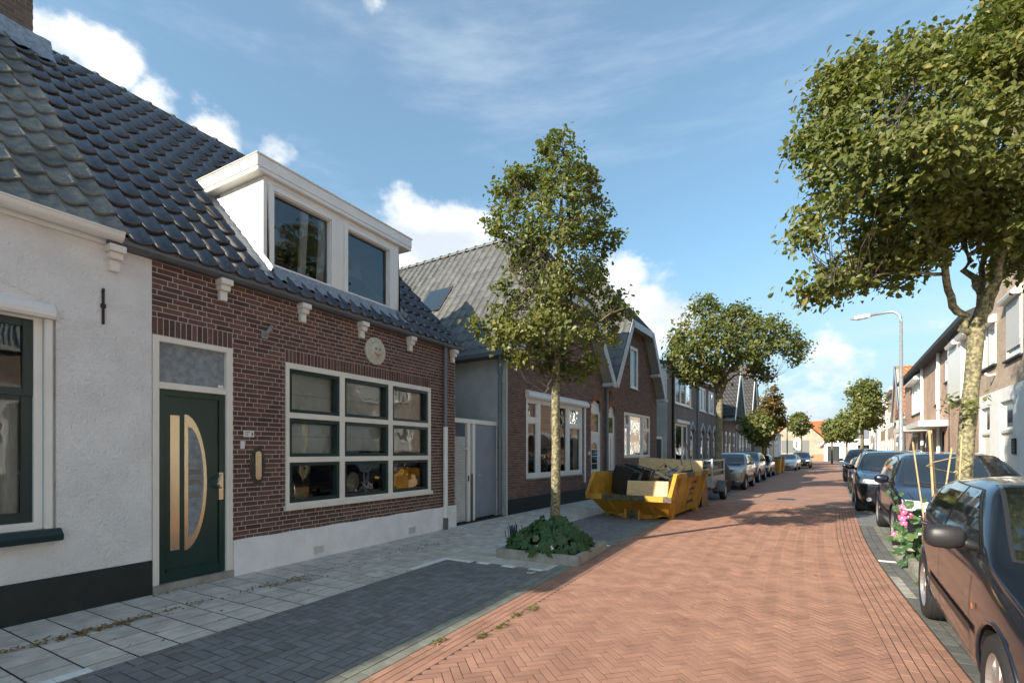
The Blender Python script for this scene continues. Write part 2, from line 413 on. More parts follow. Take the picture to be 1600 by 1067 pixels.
def pave(parent, name, stuff, pieces, L, W, gap, mat, u0, u1, v0, v1, n=300, jz=.0005, extra=()):
    """pieces: (cu, cv, angle) of L x W stones; whole ones as objects, those cut at the edge in the joined part"""
    cons = [(1, 0, -u0), (-1, 0, u1), (0, 1, -v0), (0, -1, v1)] + list(extra)
    proto = {0: brick_proto(L - gap, W - gap)}
    items = []; mb = MB()
    for cu, cv, an in pieces:
        if cu < u0 - L or cu > u1 + L or cv < v0 - L or cv > v1 + L: continue
        c, s = math.cos(an), math.sin(an); a, b = (L - gap) / 2, (W - gap) / 2
        poly = [(cu + x * c - y * s, cv + x * s + y * c) for x, y in ((-a, -b), (a, -b), (a, b), (-a, b))]
        cl = clip(poly, cons)
        if not cl: continue
        if area(cl) > .995 * area(poly):
            z = rng.gauss(0, jz); z = max(-.0012, min(.0012, z))
            M = Matrix.Translation(wp(cu, cv, z)) @ Matrix.Rotation(-math.atan(slope(cv)) + rng.gauss(0, .006), 4, 'Z') @ Matrix.Rotation(an, 4, 'Z') @ Matrix.Rotation(max(-.004, min(.004, rng.gauss(0, .002))), 4, 'X') @ Matrix.Rotation(max(-.002, min(.002, rng.gauss(0, .001))), 4, 'Y')
            items.append((0, M))
        elif area(cl) > .0006:
            z = rng.gauss(0, .0004); m = len(cl)
            q = [wp(x, y, z) for x, y in cl] + [wp(x, y, -.02) for x, y in cl]
            mb.add(q, [list(range(m))] + [(i, (i + 1) % m, m + (i + 1) % m, m + i) for i in range(m)], mat, rng.random() * .99 + .005)
    lay(parent, name, stuff, items, proto, mat, n)
    if mb.v: mb.build('cut_' + stuff, mat, parent, kind='stuff')

def herring(W, k, ang, u0, u1, v0, v1):
    """k:1 herringbone of width W"""
    out = []; cu, cv = (u0 + u1) / 2, (v0 + v1) / 2
    R_ = int(math.hypot(u1 - u0, v1 - v0) / 2 / W) + k + 2
    c, s = math.cos(ang), math.sin(ang)
    for i in range(-R_, R_):
        for j in range(-R_, R_):
            d = (i - j) % (2 * k)
            if d == 0: x, y, a = (i + k / 2) * W, (j + .5) * W, 0
            elif d == 2 * k - 1: x, y, a = (i + .5) * W, (j + k / 2) * W, math.pi / 2
            else: continue
            out.append((cu + x * c - y * s, cv + x * s + y * c, ang + a))
    return out
def rows(u0, W, nrow, L, v0, v1, across=False):
    out = []
    for r in range(nrow):
        off = (r % 2) * L / 2
        for i in range(int((v1 - v0) / L) + 2):
            out.append((u0 + (r + .5) * W, v0 + (i + .5) * L - off, math.pi / 2))
    return out

XF = -6.24              # facade line of the near houses
g = MB(); g.add([(-400, -300, -.05), (400, -300, -.05), (400, 500, -.05), (-400, 500, -.05)], [(0, 1, 2, 3)])
g.build('ground', material('bare_ground', (.10, .09, .075), .95, var=.3, vs=.5), kind='structure')
ROADB = brick_mat('far_street_brick', (.355, .20, .145), (.385, .215, .158), (.20, .13, .09), .21, .07, 'XY', .07, R(45))
ROADB2 = brick_mat('far_block_paving', (.185, .182, .184), (.20, .198, .198), (.04, .04, .04), .21, .105, 'XY', .05)
TILEB = brick_mat('far_pavement_tile', (.46, .44, .40), (.42, .40, .37), (.10, .095, .085), .3, .3, 'XY', .02)
VG = 17.0               # single stones up to here, the material beyond
b = MB(); sheet(b, -2.6, 1.13, 1.2, VG, -.0028, SAND); sheet(b, -2.6, 1.13, -14, 1.2, 0, ROADB); sheet(b, -2.6, 1.13, VG, 150, 0, ROADB)
road = b.build('road', kind='structure')
b = MB(); sheet(b, -4.42, -2.6, 1.0, 14, -.004, SAND2); sheet(b, -4.42, -2.6, -14, 1.0, 0, ROADB2); sheet(b, -4.42, -2.6, 14, 95, 0, ROADB2)
parkl = b.build('parking_lane', kind='structure', label='anthracite block parking lane along the left houses')
b = MB(); sheet(b, 1.13, 3.05, 2.4, 13, -.004, SAND); sheet(b, 1.13, 3.05, -14, 2.4, 0, ROADB2); sheet(b, 1.13, 3.05, 13, 95, 0, ROADB2)
parkr = b.build('parking_lane', kind='structure', label='grey green block parking lane under the right row of cars')
b = MB(); sheet(b, -14, -4.42, 1.0, 20, -.004, SAND2); sheet(b, -14, -4.42, -14, 1.0, 0, TILEB); sheet(b, -14, -4.42, 20, 95, 0, TILEB)
pavl = b.build('pavement', kind='structure', label='pavement of square concrete tiles in front of the left houses')
b = MB(); sheet(b, 3.05, 9, -14, 95, .0, TILEB)
pavr = b.build('pavement', kind='structure', label='pavement in front of the right houses')
# carriageway: red herringbone between courses laid lengthwise
W = .070
pave(road, 'brick', 'bricks', herring(W, 3, R(45), -2.32, .71, 1.4, VG), 3 * W, W, .0075, KLINKER, -2.317, .707, 1.4, VG, 300)
pave(road, 'edge_brick', 'edge_bricks', rows(-2.598, W, 4, .21, 1.3, VG), .21, W, .006, KLINKER, -2.6, -2.318, 1.3, VG, 150)
pave(road, 'edge_brick', 'edge_bricks', rows(.71, W, 6, .21, 1.3, VG), .21, W, .009, KLINKER, .708, 1.14, 1.3, VG, 150)
# parking lane, left
for v0, v1 in ((1.0, 6.02), (8.16, 14)):
    pave(parkl, 'block', 'blocks', herring(.105, 2, 0, -4.42, -2.82, v0, v1), .21, .105, .009, BLACKBLOCK, -4.415, -2.825, v0, v1, 300 if v0 < 2 else 0)
pave(parkl, 'border_block', 'border_blocks', rows(-2.82, .11, 2, .21, 1, 14), .21, .11, .009, GREYBLOCK, -2.82, -2.602, 1, 14, 120)
mid = [(x, y, 0) for k in range(7) for x, y in [(-4.27 + j * .3 - (k % 2) * .15, 6.17 + k * .3) for j in range(7)]]
pave(parkl, 'paving_tile', 'paving_tiles', mid, .3, .3, .006, TILE, -4.42, -2.82, 6.02, 8.12, 60)
# parking lane, right: two courses of square blocks, then blocks
pave(parkr, 'border_block', 'border_blocks', rows(1.14, .115, 2, .21, 2.4, 13), .21, .115, .010, DKBLOCK, 1.14, 1.37, 2.4, 13, 110)
pave(parkr, 'block', 'blocks', rows(1.37, .11, 15, .21, 2.4, 13), .21, .11, .008, GREYBLOCK, 1.375, 3.04, 2.4, 13, 260)
# pavement tiles, left
tl = []
for k in range(66):
    for j in range(8):
        tl.append((-4.57 - j * .3 + (k % 2) * .15, 1.15 - .27 + k * .3, 0))
pave(pavl, 'paving_tile', 'paving_tiles', tl, .3, .3, .016, TILE, -6.26, -4.42, 1.0, 20, 300, jz=.0006)
# kerb-level white marking blocks, one child each
def mark(parent, u, v, L, Wd, an=0, m_=None):
    p = brick_proto(L, Wd, .02, .003)
    me = bpy.data.meshes.new('marking_block'); me.from_pydata(p[0], [], p[1]); me.materials.append(m_ or WHITEBLOCK)
    link('marking_block', me, parent, Matrix.Translation(wp(u, v, .0055)) @ Matrix.Rotation(an, 4, 'Z'))
for v in (1.12, 1.33, 1.54, 5.28, 5.49, 5.70, 5.9): mark(parkl, -4.475, v, .10, .205)
for u in (-4.32, -4.11): mark(parkl, u, 5.96, .205, .10)
for u in (-3.82, -3.40, -2.98): mark(parkl, u, 5.98, .2, .10)
for u in (-2.75,): mark(parkl, u, 8.12, .21, .10)
for u in (1.25,): mark(parkr, u, 8.95, .21, .1)
for k in range(5): mark(parkr, 1.2, 6.95 + .21 * k, .1, .2, 0, CONC)
# the parking letter on its own stone
b = MB(); b.box(-.11, .11, -.11, .11, -.02, .0045, material('ochre_block', (.17, .155, .11), .85, var=.2, vs=12))
pt = b.build('letter_tile', None, parkl, M=Matrix.Translation(wp(-2.96, 5.82, 0)))
cu = bpy.data.curves.new('letter', 'FONT'); cu.body = 'P'; cu.size = .2; cu.extrude = .0008; cu.align_x = 'CENTER'; cu.align_y = 'CENTER'; cu.offset = -.002
tmp = bpy.data.objects.new('letter', cu); COL.objects.link(tmp)
dg = bpy.context.evaluated_depsgraph_get(); me = bpy.data.meshes.new_from_object(tmp.evaluated_get(dg)); bpy.data.objects.remove(tmp)
me.materials.clear(); me.materials.append(WHITEBLOCK); link('letter', me, pt, Matrix.Translation((0, 0, .0055)) @ Matrix.Rotation(math.pi, 4, 'Z'))

def text_mesh(s, size, extr=.001, bold=0, align='CENTER', space=1.0):
    cu = bpy.data.curves.new('text', 'FONT'); cu.body = s; cu.size = size; cu.extrude = extr; cu.align_x = align; cu.align_y = 'CENTER'; cu.offset = bold; cu.space_character = space
    cu.resolution_u = 3
    tmp = bpy.data.objects.new('text', cu); COL.objects.link(tmp)
    dg = bpy.context.evaluated_depsgraph_get(); me = bpy.data.meshes.new_from_object(tmp.evaluated_get(dg)); bpy.data.objects.remove(tmp)
    me.materials.clear(); return me
# gully grate in the carriageway
b = MB(); b.box(-.3, .3, -.3, .3, .001, .006, GREYPL)
for k in range(7): b.box(-.24, .24, -.24 + k * .075, -.20 + k * .075, .006, .011, PLASTIC)
o = b.build('manhole_cover', M=None); o.location = (-.02, 19.0, 0); tag(o, 'grey metal manhole cover set in the middle of the red brick road', 'manhole cover')
# fallen leaves
def leaf_poly(b, p, n, s, rot, m, rnd=0.0, fold=.25):
    n = Vector(n).normalized(); a = n.orthogonal().normalized(); a = Matrix.Rotation(rot, 3, n) @ a; c = n.cross(a)
    v = [p - a * s * .5, p + c * s * .30 - n * s * fold * .3, p + a * s * .5, p - c * s * .30 - n * s * fold * .3]
    b.add(v, [(0, 1, 2), (0, 2, 3)], m, rnd)
DRY = leaf_mat('dry_leaf', (.20, .12, .05), (.34, .23, .08), (.10, .06, .03))
b = MB()
def scatter(x, y, sx, sy, n, rot=0):
    for _ in range(n):
        a, c = rng.gauss(0, sx), rng.gauss(0, sy)
        px, py = x + a * math.cos(rot) - c * math.sin(rot), y + a * math.sin(rot) + c * math.cos(rot)
        if px < XF + .05: continue
        leaf_poly(b, Vector((px, py, .008 + rng.random() * .022)), (rng.gauss(0, .35), rng.gauss(0, .35), 1), rng.uniform(.02, .05), rng.uniform(0, 6.28), DRY, rng.random())
scatter(-5.42, 1.75, .035, .28, 150); scatter(-5.40, 2.15, .045, .2, 130); scatter(-5.42, 2.7, .05, .2, 80); scatter(-5.38, 3.75, .05, .28, 90); scatter(-5.3, 4.1, .08, .12, 40)
scatter(-5.4, 5.3, .12, .6, 45); scatter(-5.3, 6.6, .12, .4, 50); scatter(-5.0, 3.2, .4, 1.6, 40); scatter(-3.6, 3.2, .7, 1.2, 14); scatter(-6.1, 3.1, .02, .12, 20); scatter(-.5, 6, 1.5, 3, 22)
scatter(-5.1, 7.2, .4, 1, 25)
b.build('fallen_leaves', DRY, kind='stuff')
b = MB(); wm = leaf_mat('weed', (.12, .14, .04), (.2, .22, .06), (.2, .2, .1))
for x, y in ((-2.3, 3.58), (-2.27, 3.85), (-2.3, 4.2), (-2.25, 4.45), (-2.55, 3.3), (1.4, 7.6)):
    for _ in range(60): leaf_poly(b, Vector((x + rng.gauss(0, .02), y + rng.gauss(0, .05), .01 + rng.random() * .02)), (rng.gauss(0, 1), rng.gauss(0, 1), .6), rng.uniform(.012, .03), rng.uniform(0, 6), wm, rng.random())
b.build('weeds_in_joints', wm, kind='stuff')
# ------------------------------------------------------------------ walls, windows, roofs
def wall(parent, name, f, y0, y1, z0, z1, holes, mat, thick=.24, x=0.0, M=None, top=None):
    """front sheet at x with openings; reveals run inwards; f=+1 faces +x"""
    b = MB()
    ys = sorted({y0, y1, *[h[0] for h in holes], *[h[1] for h in holes]}); zs = sorted({z0, z1, *[h[2] for h in holes], *[h[3] for h in holes]})
    ys = [y for y in ys if y0 <= y <= y1]; zs = [z for z in zs if z0 <= z <= z1]
    for i in range(len(ys) - 1):
        for j in range(len(zs) - 1):
            cy, cz = (ys[i] + ys[i + 1]) / 2, (zs[j] + zs[j + 1]) / 2
            if any(h[0] < cy < h[1] and h[2] < cz < h[3] for h in holes): continue
            for xx in (x, x - f * thick):
                b.add([(xx, ys[i], zs[j]), (xx, ys[i + 1], zs[j]), (xx, ys[i + 1], zs[j + 1]), (xx, ys[i], zs[j + 1])], [(0, 1, 2, 3)], mat)
    def rev(a, c, d, e): b.add([(x, a, c), (x, d, e), (x - f * thick, d, e), (x - f * thick, a, c)], [(0, 1, 2, 3)], mat)
    for h in list(holes) + [(y0, y1, z0, z1)]:
        rev(h[0], h[2], h[1], h[2]); rev(h[0], h[3], h[1], h[3]); rev(h[0], h[2], h[0], h[3]); rev(h[1], h[2], h[1], h[3])
    return b.build(name, mat, parent, M=M)

def box_part(parent, name, x0, x1, y0, y1, z0, z1, m, bevel=0, label=None, M=None):
    b = MB(); b.box(x0, x1, y0, y1, z0, z1, m); return b.build(name, m, parent, bevel=bevel, label=label, M=M)

def frame_ring(b, f, x0, x1, y0, y1, z0, z1, t, m, tb=None):
    tb = t if tb is None else tb
    b.box(f * x0, f * x1, y0, y0 + t, z0, z1, m); b.box(f * x0, f * x1, y1 - t, y1, z0, z1, m)
    b.box(f * x0, f * x1, y0 + t, y1 - t, z0, z0 + tb, m); b.box(f * x0, f * x1, y0 + t, y1 - t, z1 - t, z1, m)

def window(parent, f, y0, y1, z0, z1, cells, fm=WHITE, sm=None, gm=None, x=0.0, depth=.06, ft=.07, proud=.0, room=1.2, rsp=.3, roomc=None, curtain=None, sill=None, st=.045, name='window'):
    """frame (part) > sash, pane, sill (sub-parts). cells: panes as (y0,y1,z0,z1[,kind])"""
    gm = gm or GLASS; b = MB(); xo = x * f
    # frame as a plate with the cells cut out
    ys = sorted({y0, y1, *[c[0] for c in cells], *[c[1] for c in cells]}); zs = sorted({z0, z1, *[c[2] for c in cells], *[c[3] for c in cells]})
    X1 = xo + proud; X0 = xo - depth
    solid = {}
    for i in range(len(ys) - 1):
        for j in range(len(zs) - 1):
            cy, cz = (ys[i] + ys[i + 1]) / 2, (zs[j] + zs[j + 1]) / 2
            solid[i, j] = not any(c[0] < cy < c[1] and c[2] < cz < c[3] for c in cells)
    for (i, j), s in solid.items():
        if not s: continue
        ya, yb, za, zb = ys[i], ys[i + 1], zs[j], zs[j + 1]
        for X in (X1, X0): b.add([(f * X, ya, za), (f * X, yb, za), (f * X, yb, zb), (f * X, ya, zb)], [(0, 1, 2, 3)], fm)
        for (di, dj, p, q) in ((-1, 0, (ya, za), (ya, zb)), (1, 0, (yb, za), (yb, zb)), (0, -1, (ya, za), (yb, za)), (0, 1, (ya, zb), (yb, zb))):
            if not solid.get((i + di, j + dj), False): b.add([(f * X1, *p), (f * X1, *q), (f * X0, *q), (f * X0, *p)], [(0, 1, 2, 3)], fm)
    w = b.build(name, fm, parent)
    for c in cells:
        cy0, cy1, cz0, cz1 = c[:4]
        if sm and st:
            s = MB(); frame_ring(s, f, X0 + .005, X1 - .018, cy0 + .001, cy1 - .001, cz0 + .001, cz1 - .001, st, sm); s.build('sash', sm, w)
            e = st
        else: e = 0
        g_ = MB(); gx = f * (X0 + .02); g_.add([(gx, cy0 + e, cz0 + e), (gx, cy1 - e, cz0 + e), (gx, cy1 - e, cz1 - e), (gx, cy0 + e, cz1 - e)], [(0, 1, 2, 3)], c[4] if len(c) > 4 else gm)
        g_.build('pane', gm, w)
    if sill:
        s = MB(); s.box(f * (X0), f * (xo + sill[0]), y0 - sill[1], y1 + sill[1], z0 - sill[2], z0 - .001, sill[3]); s.build('sill', sill[3], w, bevel=.006)
    if room:
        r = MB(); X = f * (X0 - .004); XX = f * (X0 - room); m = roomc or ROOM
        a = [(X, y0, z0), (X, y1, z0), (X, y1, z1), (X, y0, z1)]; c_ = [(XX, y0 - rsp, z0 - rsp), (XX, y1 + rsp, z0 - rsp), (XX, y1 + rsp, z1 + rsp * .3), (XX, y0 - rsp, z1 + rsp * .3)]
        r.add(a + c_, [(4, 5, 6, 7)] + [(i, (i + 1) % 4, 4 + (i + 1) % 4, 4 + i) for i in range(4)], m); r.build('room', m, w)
    if curtain:
        for (a, c0, zz0, zz1, cm, amp) in curtain:
            r = MB(); n = max(2, int((c0 - a) / .025)) if amp else 1
            P = [(f * (X0 - .06 + amp * math.sin(k * 1.1) + amp * .4 * math.sin(k * .37)), a + (c0 - a) * k / n) for k in range(n + 1)]
            for k in range(n): r.add([(*P[k], zz0), (*P[k + 1], zz0), (*P[k + 1], zz1), (*P[k], zz1)], [(0, 1, 2, 3)], cm)
            r.build('curtain' if amp else 'blind', cm, w, smooth=bool(amp))
    return w

def brick_face(parent, f, y0, y1, z0, z1, holes, bmat, n=300, ch=.0625, L=.22, x=0.0, H=None, soldier=(), name='brick', proudm=.006, clipf=None):
    """single bricks in cross bond on the sheet at x; headers and stretchers alternate by course"""
    j = .010; items = []; pr = {}
    def put(a, b_, c, d, key=None):
        if b_ - a < .02 or d - c < .02: return
        k = (round(b_ - a, 3), round(d - c, 3))
        if k not in pr:
            w, h = k[0] / 2, k[1] / 2; e = .003; p = proudm * f
            pr[k] = ([(0, -w, -h), (0, w, -h), (0, w, h), (0, -w, h), (p, -w + e, -h + e), (p, w - e, -h + e), (p, w - e, h - e), (p, -w + e, h - e)], [(4, 5, 6, 7)] + [(i, (i + 1) % 4, 4 + (i + 1) % 4, 4 + i) for i in range(4)])
        items.append((k, Matrix.Translation((x + rng.uniform(-.0012, .0012) * f, (a + b_) / 2, (c + d) / 2))))
    rows_ = int((z1 - z0) / ch + .01)
    for r in range(rows_):
        za, zb = z0 + r * ch, z0 + (r + 1) * ch - j
        iv = [(y0, y1)]
        for h in list(holes) + list(soldier):
            if h[2] < zb - .004 and h[3] > za + .004:
                nv = []
                for a, b_ in iv:
                    if h[1] <= a or h[0] >= b_: nv.append((a, b_)); continue
                    if h[0] > a: nv.append((a, h[0]))
                    if h[1] < b_: nv.append((h[1], b_))
                iv = nv
        # cross bond: a stretcher course, a header course with odd stretchers
        y = y0 - (0, L * .75, L * .5, L * .25)[r % 4]; k = 0
        while y < y1:
            l = L if (r % 2 == 0 and k % 3) or (r % 2 and k % 2) else L / 2
            for a, b_ in iv:
                A, B = max(y, a), min(y + l, b_)
                if B - A > .03:
                    if clipf and not clipf((A + B) / 2, (za + zb) / 2): continue
                    put(A + j / 2, B - j / 2, za, zb)
            y += l; k += 1
    for s in soldier:
        y = s[0]; nn = max(1, round((s[1] - s[0]) / .0615)); st = (s[1] - s[0]) / nn
        for k in range(nn): put(s[0] + k * st + j / 2, s[0] + (k + 1) * st - j / 2, s[2] + .002, s[3] - j)
    lay(parent, name, name + 's', items, pr, bmat, n, world=H)

class Protos(dict): sm = True
def tile_proto(w, l, kind, th=.022):
    """a tile lying in its own plane: x = across (0..w), y = up the slope (0..l), z = out; the lower end carries a lip"""
    if kind == 'glazed': prof = [(-.03, .046), (.05, .034), (.14, .016), (.28, .004), (.44, .0), (.60, .003), (.76, .014), (.88, .032), (.95, .046), (1.0, .050)]
    elif kind == 'old': prof = [(-.02, .044), (.08, .024), (.20, .006), (.36, -.004), (.52, .0), (.68, .018), (.82, .046), (.93, .062), (1.03, .050)]
    else: prof = [(0, .004), (.60, .003), (.70, .020), (.78, .050), (.90, .052), (.98, .020), (1.0, .004)]
    q = .5 if kind == 'flat' else 1.0
    n = len(prof); vs = []; fs = []
    for k, (yy, dz, sc) in enumerate(((0, .036 * q, 1), (.008, .042 * q, 1), (l + .05, .002, 1))):
        for a, h in prof: vs.append((a * w, yy, h * sc + dz))
    for a, h in prof: vs.append((a * w, .002, h + .040 * q - th * 1.5))
    for i in range(n - 1):
        fs.append((n + i, n + i + 1, 2 * n + i + 1, 2 * n + i)); fs.append((i, i + 1, n + i + 1, n + i)); fs.append((3 * n + i, 3 * n + i + 1, i + 1, i))
    return vs, fs

def tiles(parent, name, P0, along, up, ncol, nrow, w, l, kind, mat, n=300, skip=None, jit=.003, hand=1):
    """P0: lower left corner of the slope (local), along: unit vector across, up: unit vector up the slope"""
    a = Vector(along).normalized(); u = Vector(up).normalized(); nn = a.cross(u)
    if nn.z < 0: nn = -nn
    X = a * hand
    base = Matrix((X, u, nn)).transposed().to_4x4()
    pr = Protos(); pr[0] = tile_proto(w, l, kind)
    items = []
    for c in range(ncol):
        for r in range(nrow):
            if skip and skip(c, r): continue
            p = Vector(P0) + a * ((c + (0 if hand > 0 else 1)) * w) + u * (r * l) + nn * rng.uniform(0, jit)
            M = Matrix.Translation(p) @ base @ Matrix.Rotation(rng.gauss(0, jit * 1.3), 4, 'Z') @ Matrix.Rotation(rng.gauss(0, jit * 2), 4, 'Y')
            items.append((0, M))
    lay(parent, name, name + 's', items, pr, mat, n)

def gutter(parent, f, y0, y1, x, z, m, r=.07, name='gutter', box=False, depth=.12, h=.12):
    b = MB()
    if box:
        poly = [(x, z), (x + f * depth * .75, z), (x + f * depth, z + h * .35), (x + f * depth, z + h), (x + f * (depth + .012), z + h), (x + f * (depth + .012), z + h + .012), (x + f * (depth - .02), z + h + .012), (x + f * (depth - .02), z + .02), (x, z + .02)]
        b.prism(poly, 'y', y0, y1, m); b.box(x, x + f * depth, y0 - .004, y0, z, z + h, m); b.box(x, x + f * depth, y1, y1 + .004, z, z + h, m)
        return b.build(name, m, parent)
    n = 10; cx = x + f * r
    out = [(cx + r * math.cos(t), z + r * math.sin(t)) for t in [math.pi + math.pi * k / n for k in range(n + 1)]]
    inn = [(cx + (r - .006) * math.cos(t), z + (r - .006) * math.sin(t)) for t in [math.pi + math.pi * k / n for k in range(n + 1)]][::-1]
    b.prism(out + inn, 'y', y0, y1, m)
    for yy in (y0, y1): b.prism(out, 'y', yy - .003, yy + .003, m)
    fx_ = cx + f * r; b.tube([(fx_, y0, z), (fx_, y1, z)], .011, 6, m)
    return b.build(name, m, parent, smooth=False)

# ================================================================== HOUSE WITH THE GREEN DOOR
H1 = thing('brick_house', 'brown brick cottage with green door, nine-pane window and white dormer in black tiles', 'house', (XF, 0, 0), 0)
Y0, Y1 = 2.84, 8.63
DOOR = (2.84, 3.765, 0, 2.93); WIN = (4.53, 7.79, .77, 2.88)
wall(H1, 'wall', 1, Y0, Y1, .0, 3.76, [DOOR, WIN], MORTAR, .22)
brick_face(H1, 1, Y0 + .002, Y1, .45, 3.7635, [DOOR, WIN], BRICK, 300, soldier=[(2.84, 3.765, 2.935, 3.1375), (4.53, 7.79, 2.885, 3.075)])
bb = MB()          # brick corner towards the passage
bb.box(-1.6, -.001, Y1, Y1 + .01, .0, 3.76, MORTAR); bb.build('side_wall', MORTAR, H1)
mb = MB()
for r in range(60):
    for k in range(8):
        a = -(k * .22) - (.11 if r % 2 else 0); mb.box(a - .205, a - .006 if a < -.01 else -.002, Y1 + .01, Y1 + .016, .002 + r * .0625, .054 + r * .0625, BRICK, rng.random() * .99 + .005)
mb.build('side_bricks', BRICK, H1, kind='stuff')
# rendered white plinth, proud of the bricks, slightly uneven
b = MB(); n = 60
for i in range(n):
    ya = 3.765 + (Y1 + .012 - 3.765) * i / n; yb = 3.765 + (Y1 + .012 - 3.765) * (i + 1) / n
    za = .462 + .006 * math.sin(i * .7) + rng.uniform(-.004, .004); 
    b.box(0, .038, ya, yb, 0, .462 + .005 * math.sin(i * .7), PLINTHW)
b.build('plinth', PLINTHW, H1)
for y in (5.07, 7.2):
    b = MB(); b.box(.038, .046, y - .105, y + .105, .055, .195, WHITE)
    for k in range(8): b.box(.046, .053, y - .09, y + .09, .066 + k * .015, .074 + k * .015, WHITE)
    for k in range(7): b.box(.0462, .0468, y - .09, y + .09, .075 + k * .015, .080 + k * .015, GREYPL)
    b.build('air_vent', WHITE, H1)
# door set
b = MB(); fx0, fx1 = -.07, .025
b.box(fx0, fx1, 2.845, 2.91, .09, 2.925, CREAM); b.box(fx0, fx1, 3.675, 3.76, .09, 2.925, CREAM)
b.box(fx0, fx1, 2.91, 3.675, 2.86, 2.925, CREAM); b.box(fx0, fx1, 2.91, 3.675, 2.325, 2.40, CREAM)
df = b.build('door_frame', CREAM, H1, bevel=.004)
b = MB(); b.add([(-.03, 2.91, 2.40), (-.03, 3.675, 2.40), (-.03, 3.675, 2.86), (-.03, 2.91, 2.86)], [(0, 1, 2, 3)], FROST); b.build('transom_pane', FROST, df)
b = MB(); b.box(-.032, -.026, 3.60, 3.665, 2.41, 2.445, WHITE); b.build('sticker', WHITE, df)
b = MB(); b.box(-.09, .05, 2.842, 3.763, .0, .088, CONC); b.build('door_step', CONC, H1, bevel=.006)
b = MB(); frame_ring(b, 1, -.06, -.005, 2.912, 3.673, .10, 2.32, .07, GREEN, .11); b.box(-.06, -.03, 2.98, 3.605, .2, 2.26, GREEN)
b.box(-.032, -.012, 3.0, 3.59, .21, .235, GREEN)
dr = b.build('door', GREEN, H1, bevel=.004)
b = MB(); b.box(-.03, -.022, 3.045, 3.145, .45, 2.03, GOLD); b.build('bronze_strip', GOLD, dr)
# half-moon light: bronze rim and frosted glass with three clear slots
def arc(r0y, r1y, z0, z1, n=24):
    zc, h = (z0 + z1) / 2, (z1 - z0) / 2
    return [(r0y + (r1y - r0y) * math.cos(t), zc + h * math.sin(t)) for t in [-math.pi / 2 + math.pi * k / n for k in range(n + 1)]]
b = MB(); o_ = arc(3.20, 3.46, .43, 2.05); i_ = arc(3.242, 3.422, .58, 1.90); n = len(o_)
vs = [(-.022, *p) for p in o_] + [(-.022, *p) for p in i_] + [(-.03, *p) for p in o_] + [(-.03, *p) for p in i_]
fs = [(k, (k + 1) % n, n + (k + 1) % n, n + k) for k in range(n)] + [(k, (k + 1) % n, 2 * n + (k + 1) % n, 2 * n + k) for k in range(n)] + [(n + k, n + (k + 1) % n, 3 * n + (k + 1) % n, 3 * n + k) for k in range(n)]
b.add(vs, fs, GOLD); b.build('bronze_rim', GOLD, dr)
b = MB(); b.prism(i_, 'x', -.0295, -.027, FROST); b.build('half_moon_pane', FROST, dr)
CLEAR = material('dark_clear_glass', (.02, .022, .03), .05, spec=.8)
for z in (1.36, 1.235, 1.08): 
    b = MB(); b.box(-.0268, -.0262, 3.248, 3.392, z - .033, z + .033, CLEAR); b.build('glass_slot', CLEAR, dr)
b = MB(); b.box(-.03, -.004, 3.598, 3.652, 1.0, 1.34, GOLD); b.tube([(-.004, 3.625, 1.31), (.035, 3.60, 1.305), (.055, 3.555, 1.25), (.055, 3.55, 1.2), (.035, 3.59, 1.155), (-.004, 3.622, 1.15)], .012, 8, STEEL)
b.build('door_handle', GOLD, dr, smooth=False)
# nine-pane window
cells = []
cy = [(4.585, 5.50), (5.595, 6.60), (6.70, 7.715)]; cz = [(2.17, 2.80), (1.53, 2.09), (.865, 1.45)]
for a in cy:
    for c in cz: cells.append((*a, *c))
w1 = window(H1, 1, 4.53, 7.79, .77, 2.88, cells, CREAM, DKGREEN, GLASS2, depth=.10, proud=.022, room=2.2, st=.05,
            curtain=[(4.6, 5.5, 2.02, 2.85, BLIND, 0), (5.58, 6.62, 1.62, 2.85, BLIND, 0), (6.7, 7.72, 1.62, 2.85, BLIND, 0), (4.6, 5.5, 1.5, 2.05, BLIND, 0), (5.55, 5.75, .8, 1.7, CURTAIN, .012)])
b = MB(); b.box(-.02, .06, 4.50, 7.81, .765, .835, CREAM); 
for k in range(10): b.lathe([(.0605, 0), (.0605, .012), (.066, .010), (.067, 0)], 8, 'x', m=WHITE, c=(0, 4.7 + k * .33, .80))
b.build('sill', CREAM, w1)
for k in range(2):
    b = MB(); b.box(-.165, -.160, cy[0][0], cy[2][1], 2.45 - k * .62, 2.456 - k * .62, GREYPL); b.build('blind_seam', GREYPL, w1)
# gutter, brackets, downpipe
gutter(H1, 1, 2.40, 8.78, -.02, 3.765, ZINC, box=True, depth=.165, h=.085)
for y in (2.47, 3.62, 4.79, 5.94, 7.15, 8.5):
    b = MB(); b.box(0, .15, y - .075, y + .075, 3.69, 3.763, CREAM); b.box(0, .115, y - .06, y + .06, 3.62, 3.69, CREAM); b.box(0, .07, y - .045, y + .045, 3.50, 3.62, CREAM)
    b.build('eave_bracket', CREAM, H1, bevel=.006)
b = MB(); b.tube([(.06, 8.22, 3.77), (.06, 8.22, 2.08)], .038, 12, DPIPE); b.lathe([(3.55, .046), (3.60, .046)], 12, 'z', m=DPIPE, c=(.06, 8.22, 0))
b.tube([(.06, 8.22, 2.12), (.06, 8.22, .2)], .05, 12, WHITE); b.tube([(.06, 8.22, .24), (.06, 8.22, .0)], .056, 12, GREYPL)
for z in (.06, .11, .16): b.lathe([(z, .062), (z + .02, .062)], 12, 'z', m=GREYPL, c=(.06, 8.22, 0))
b.build('downpipe', DPIPE, H1, smooth=False)
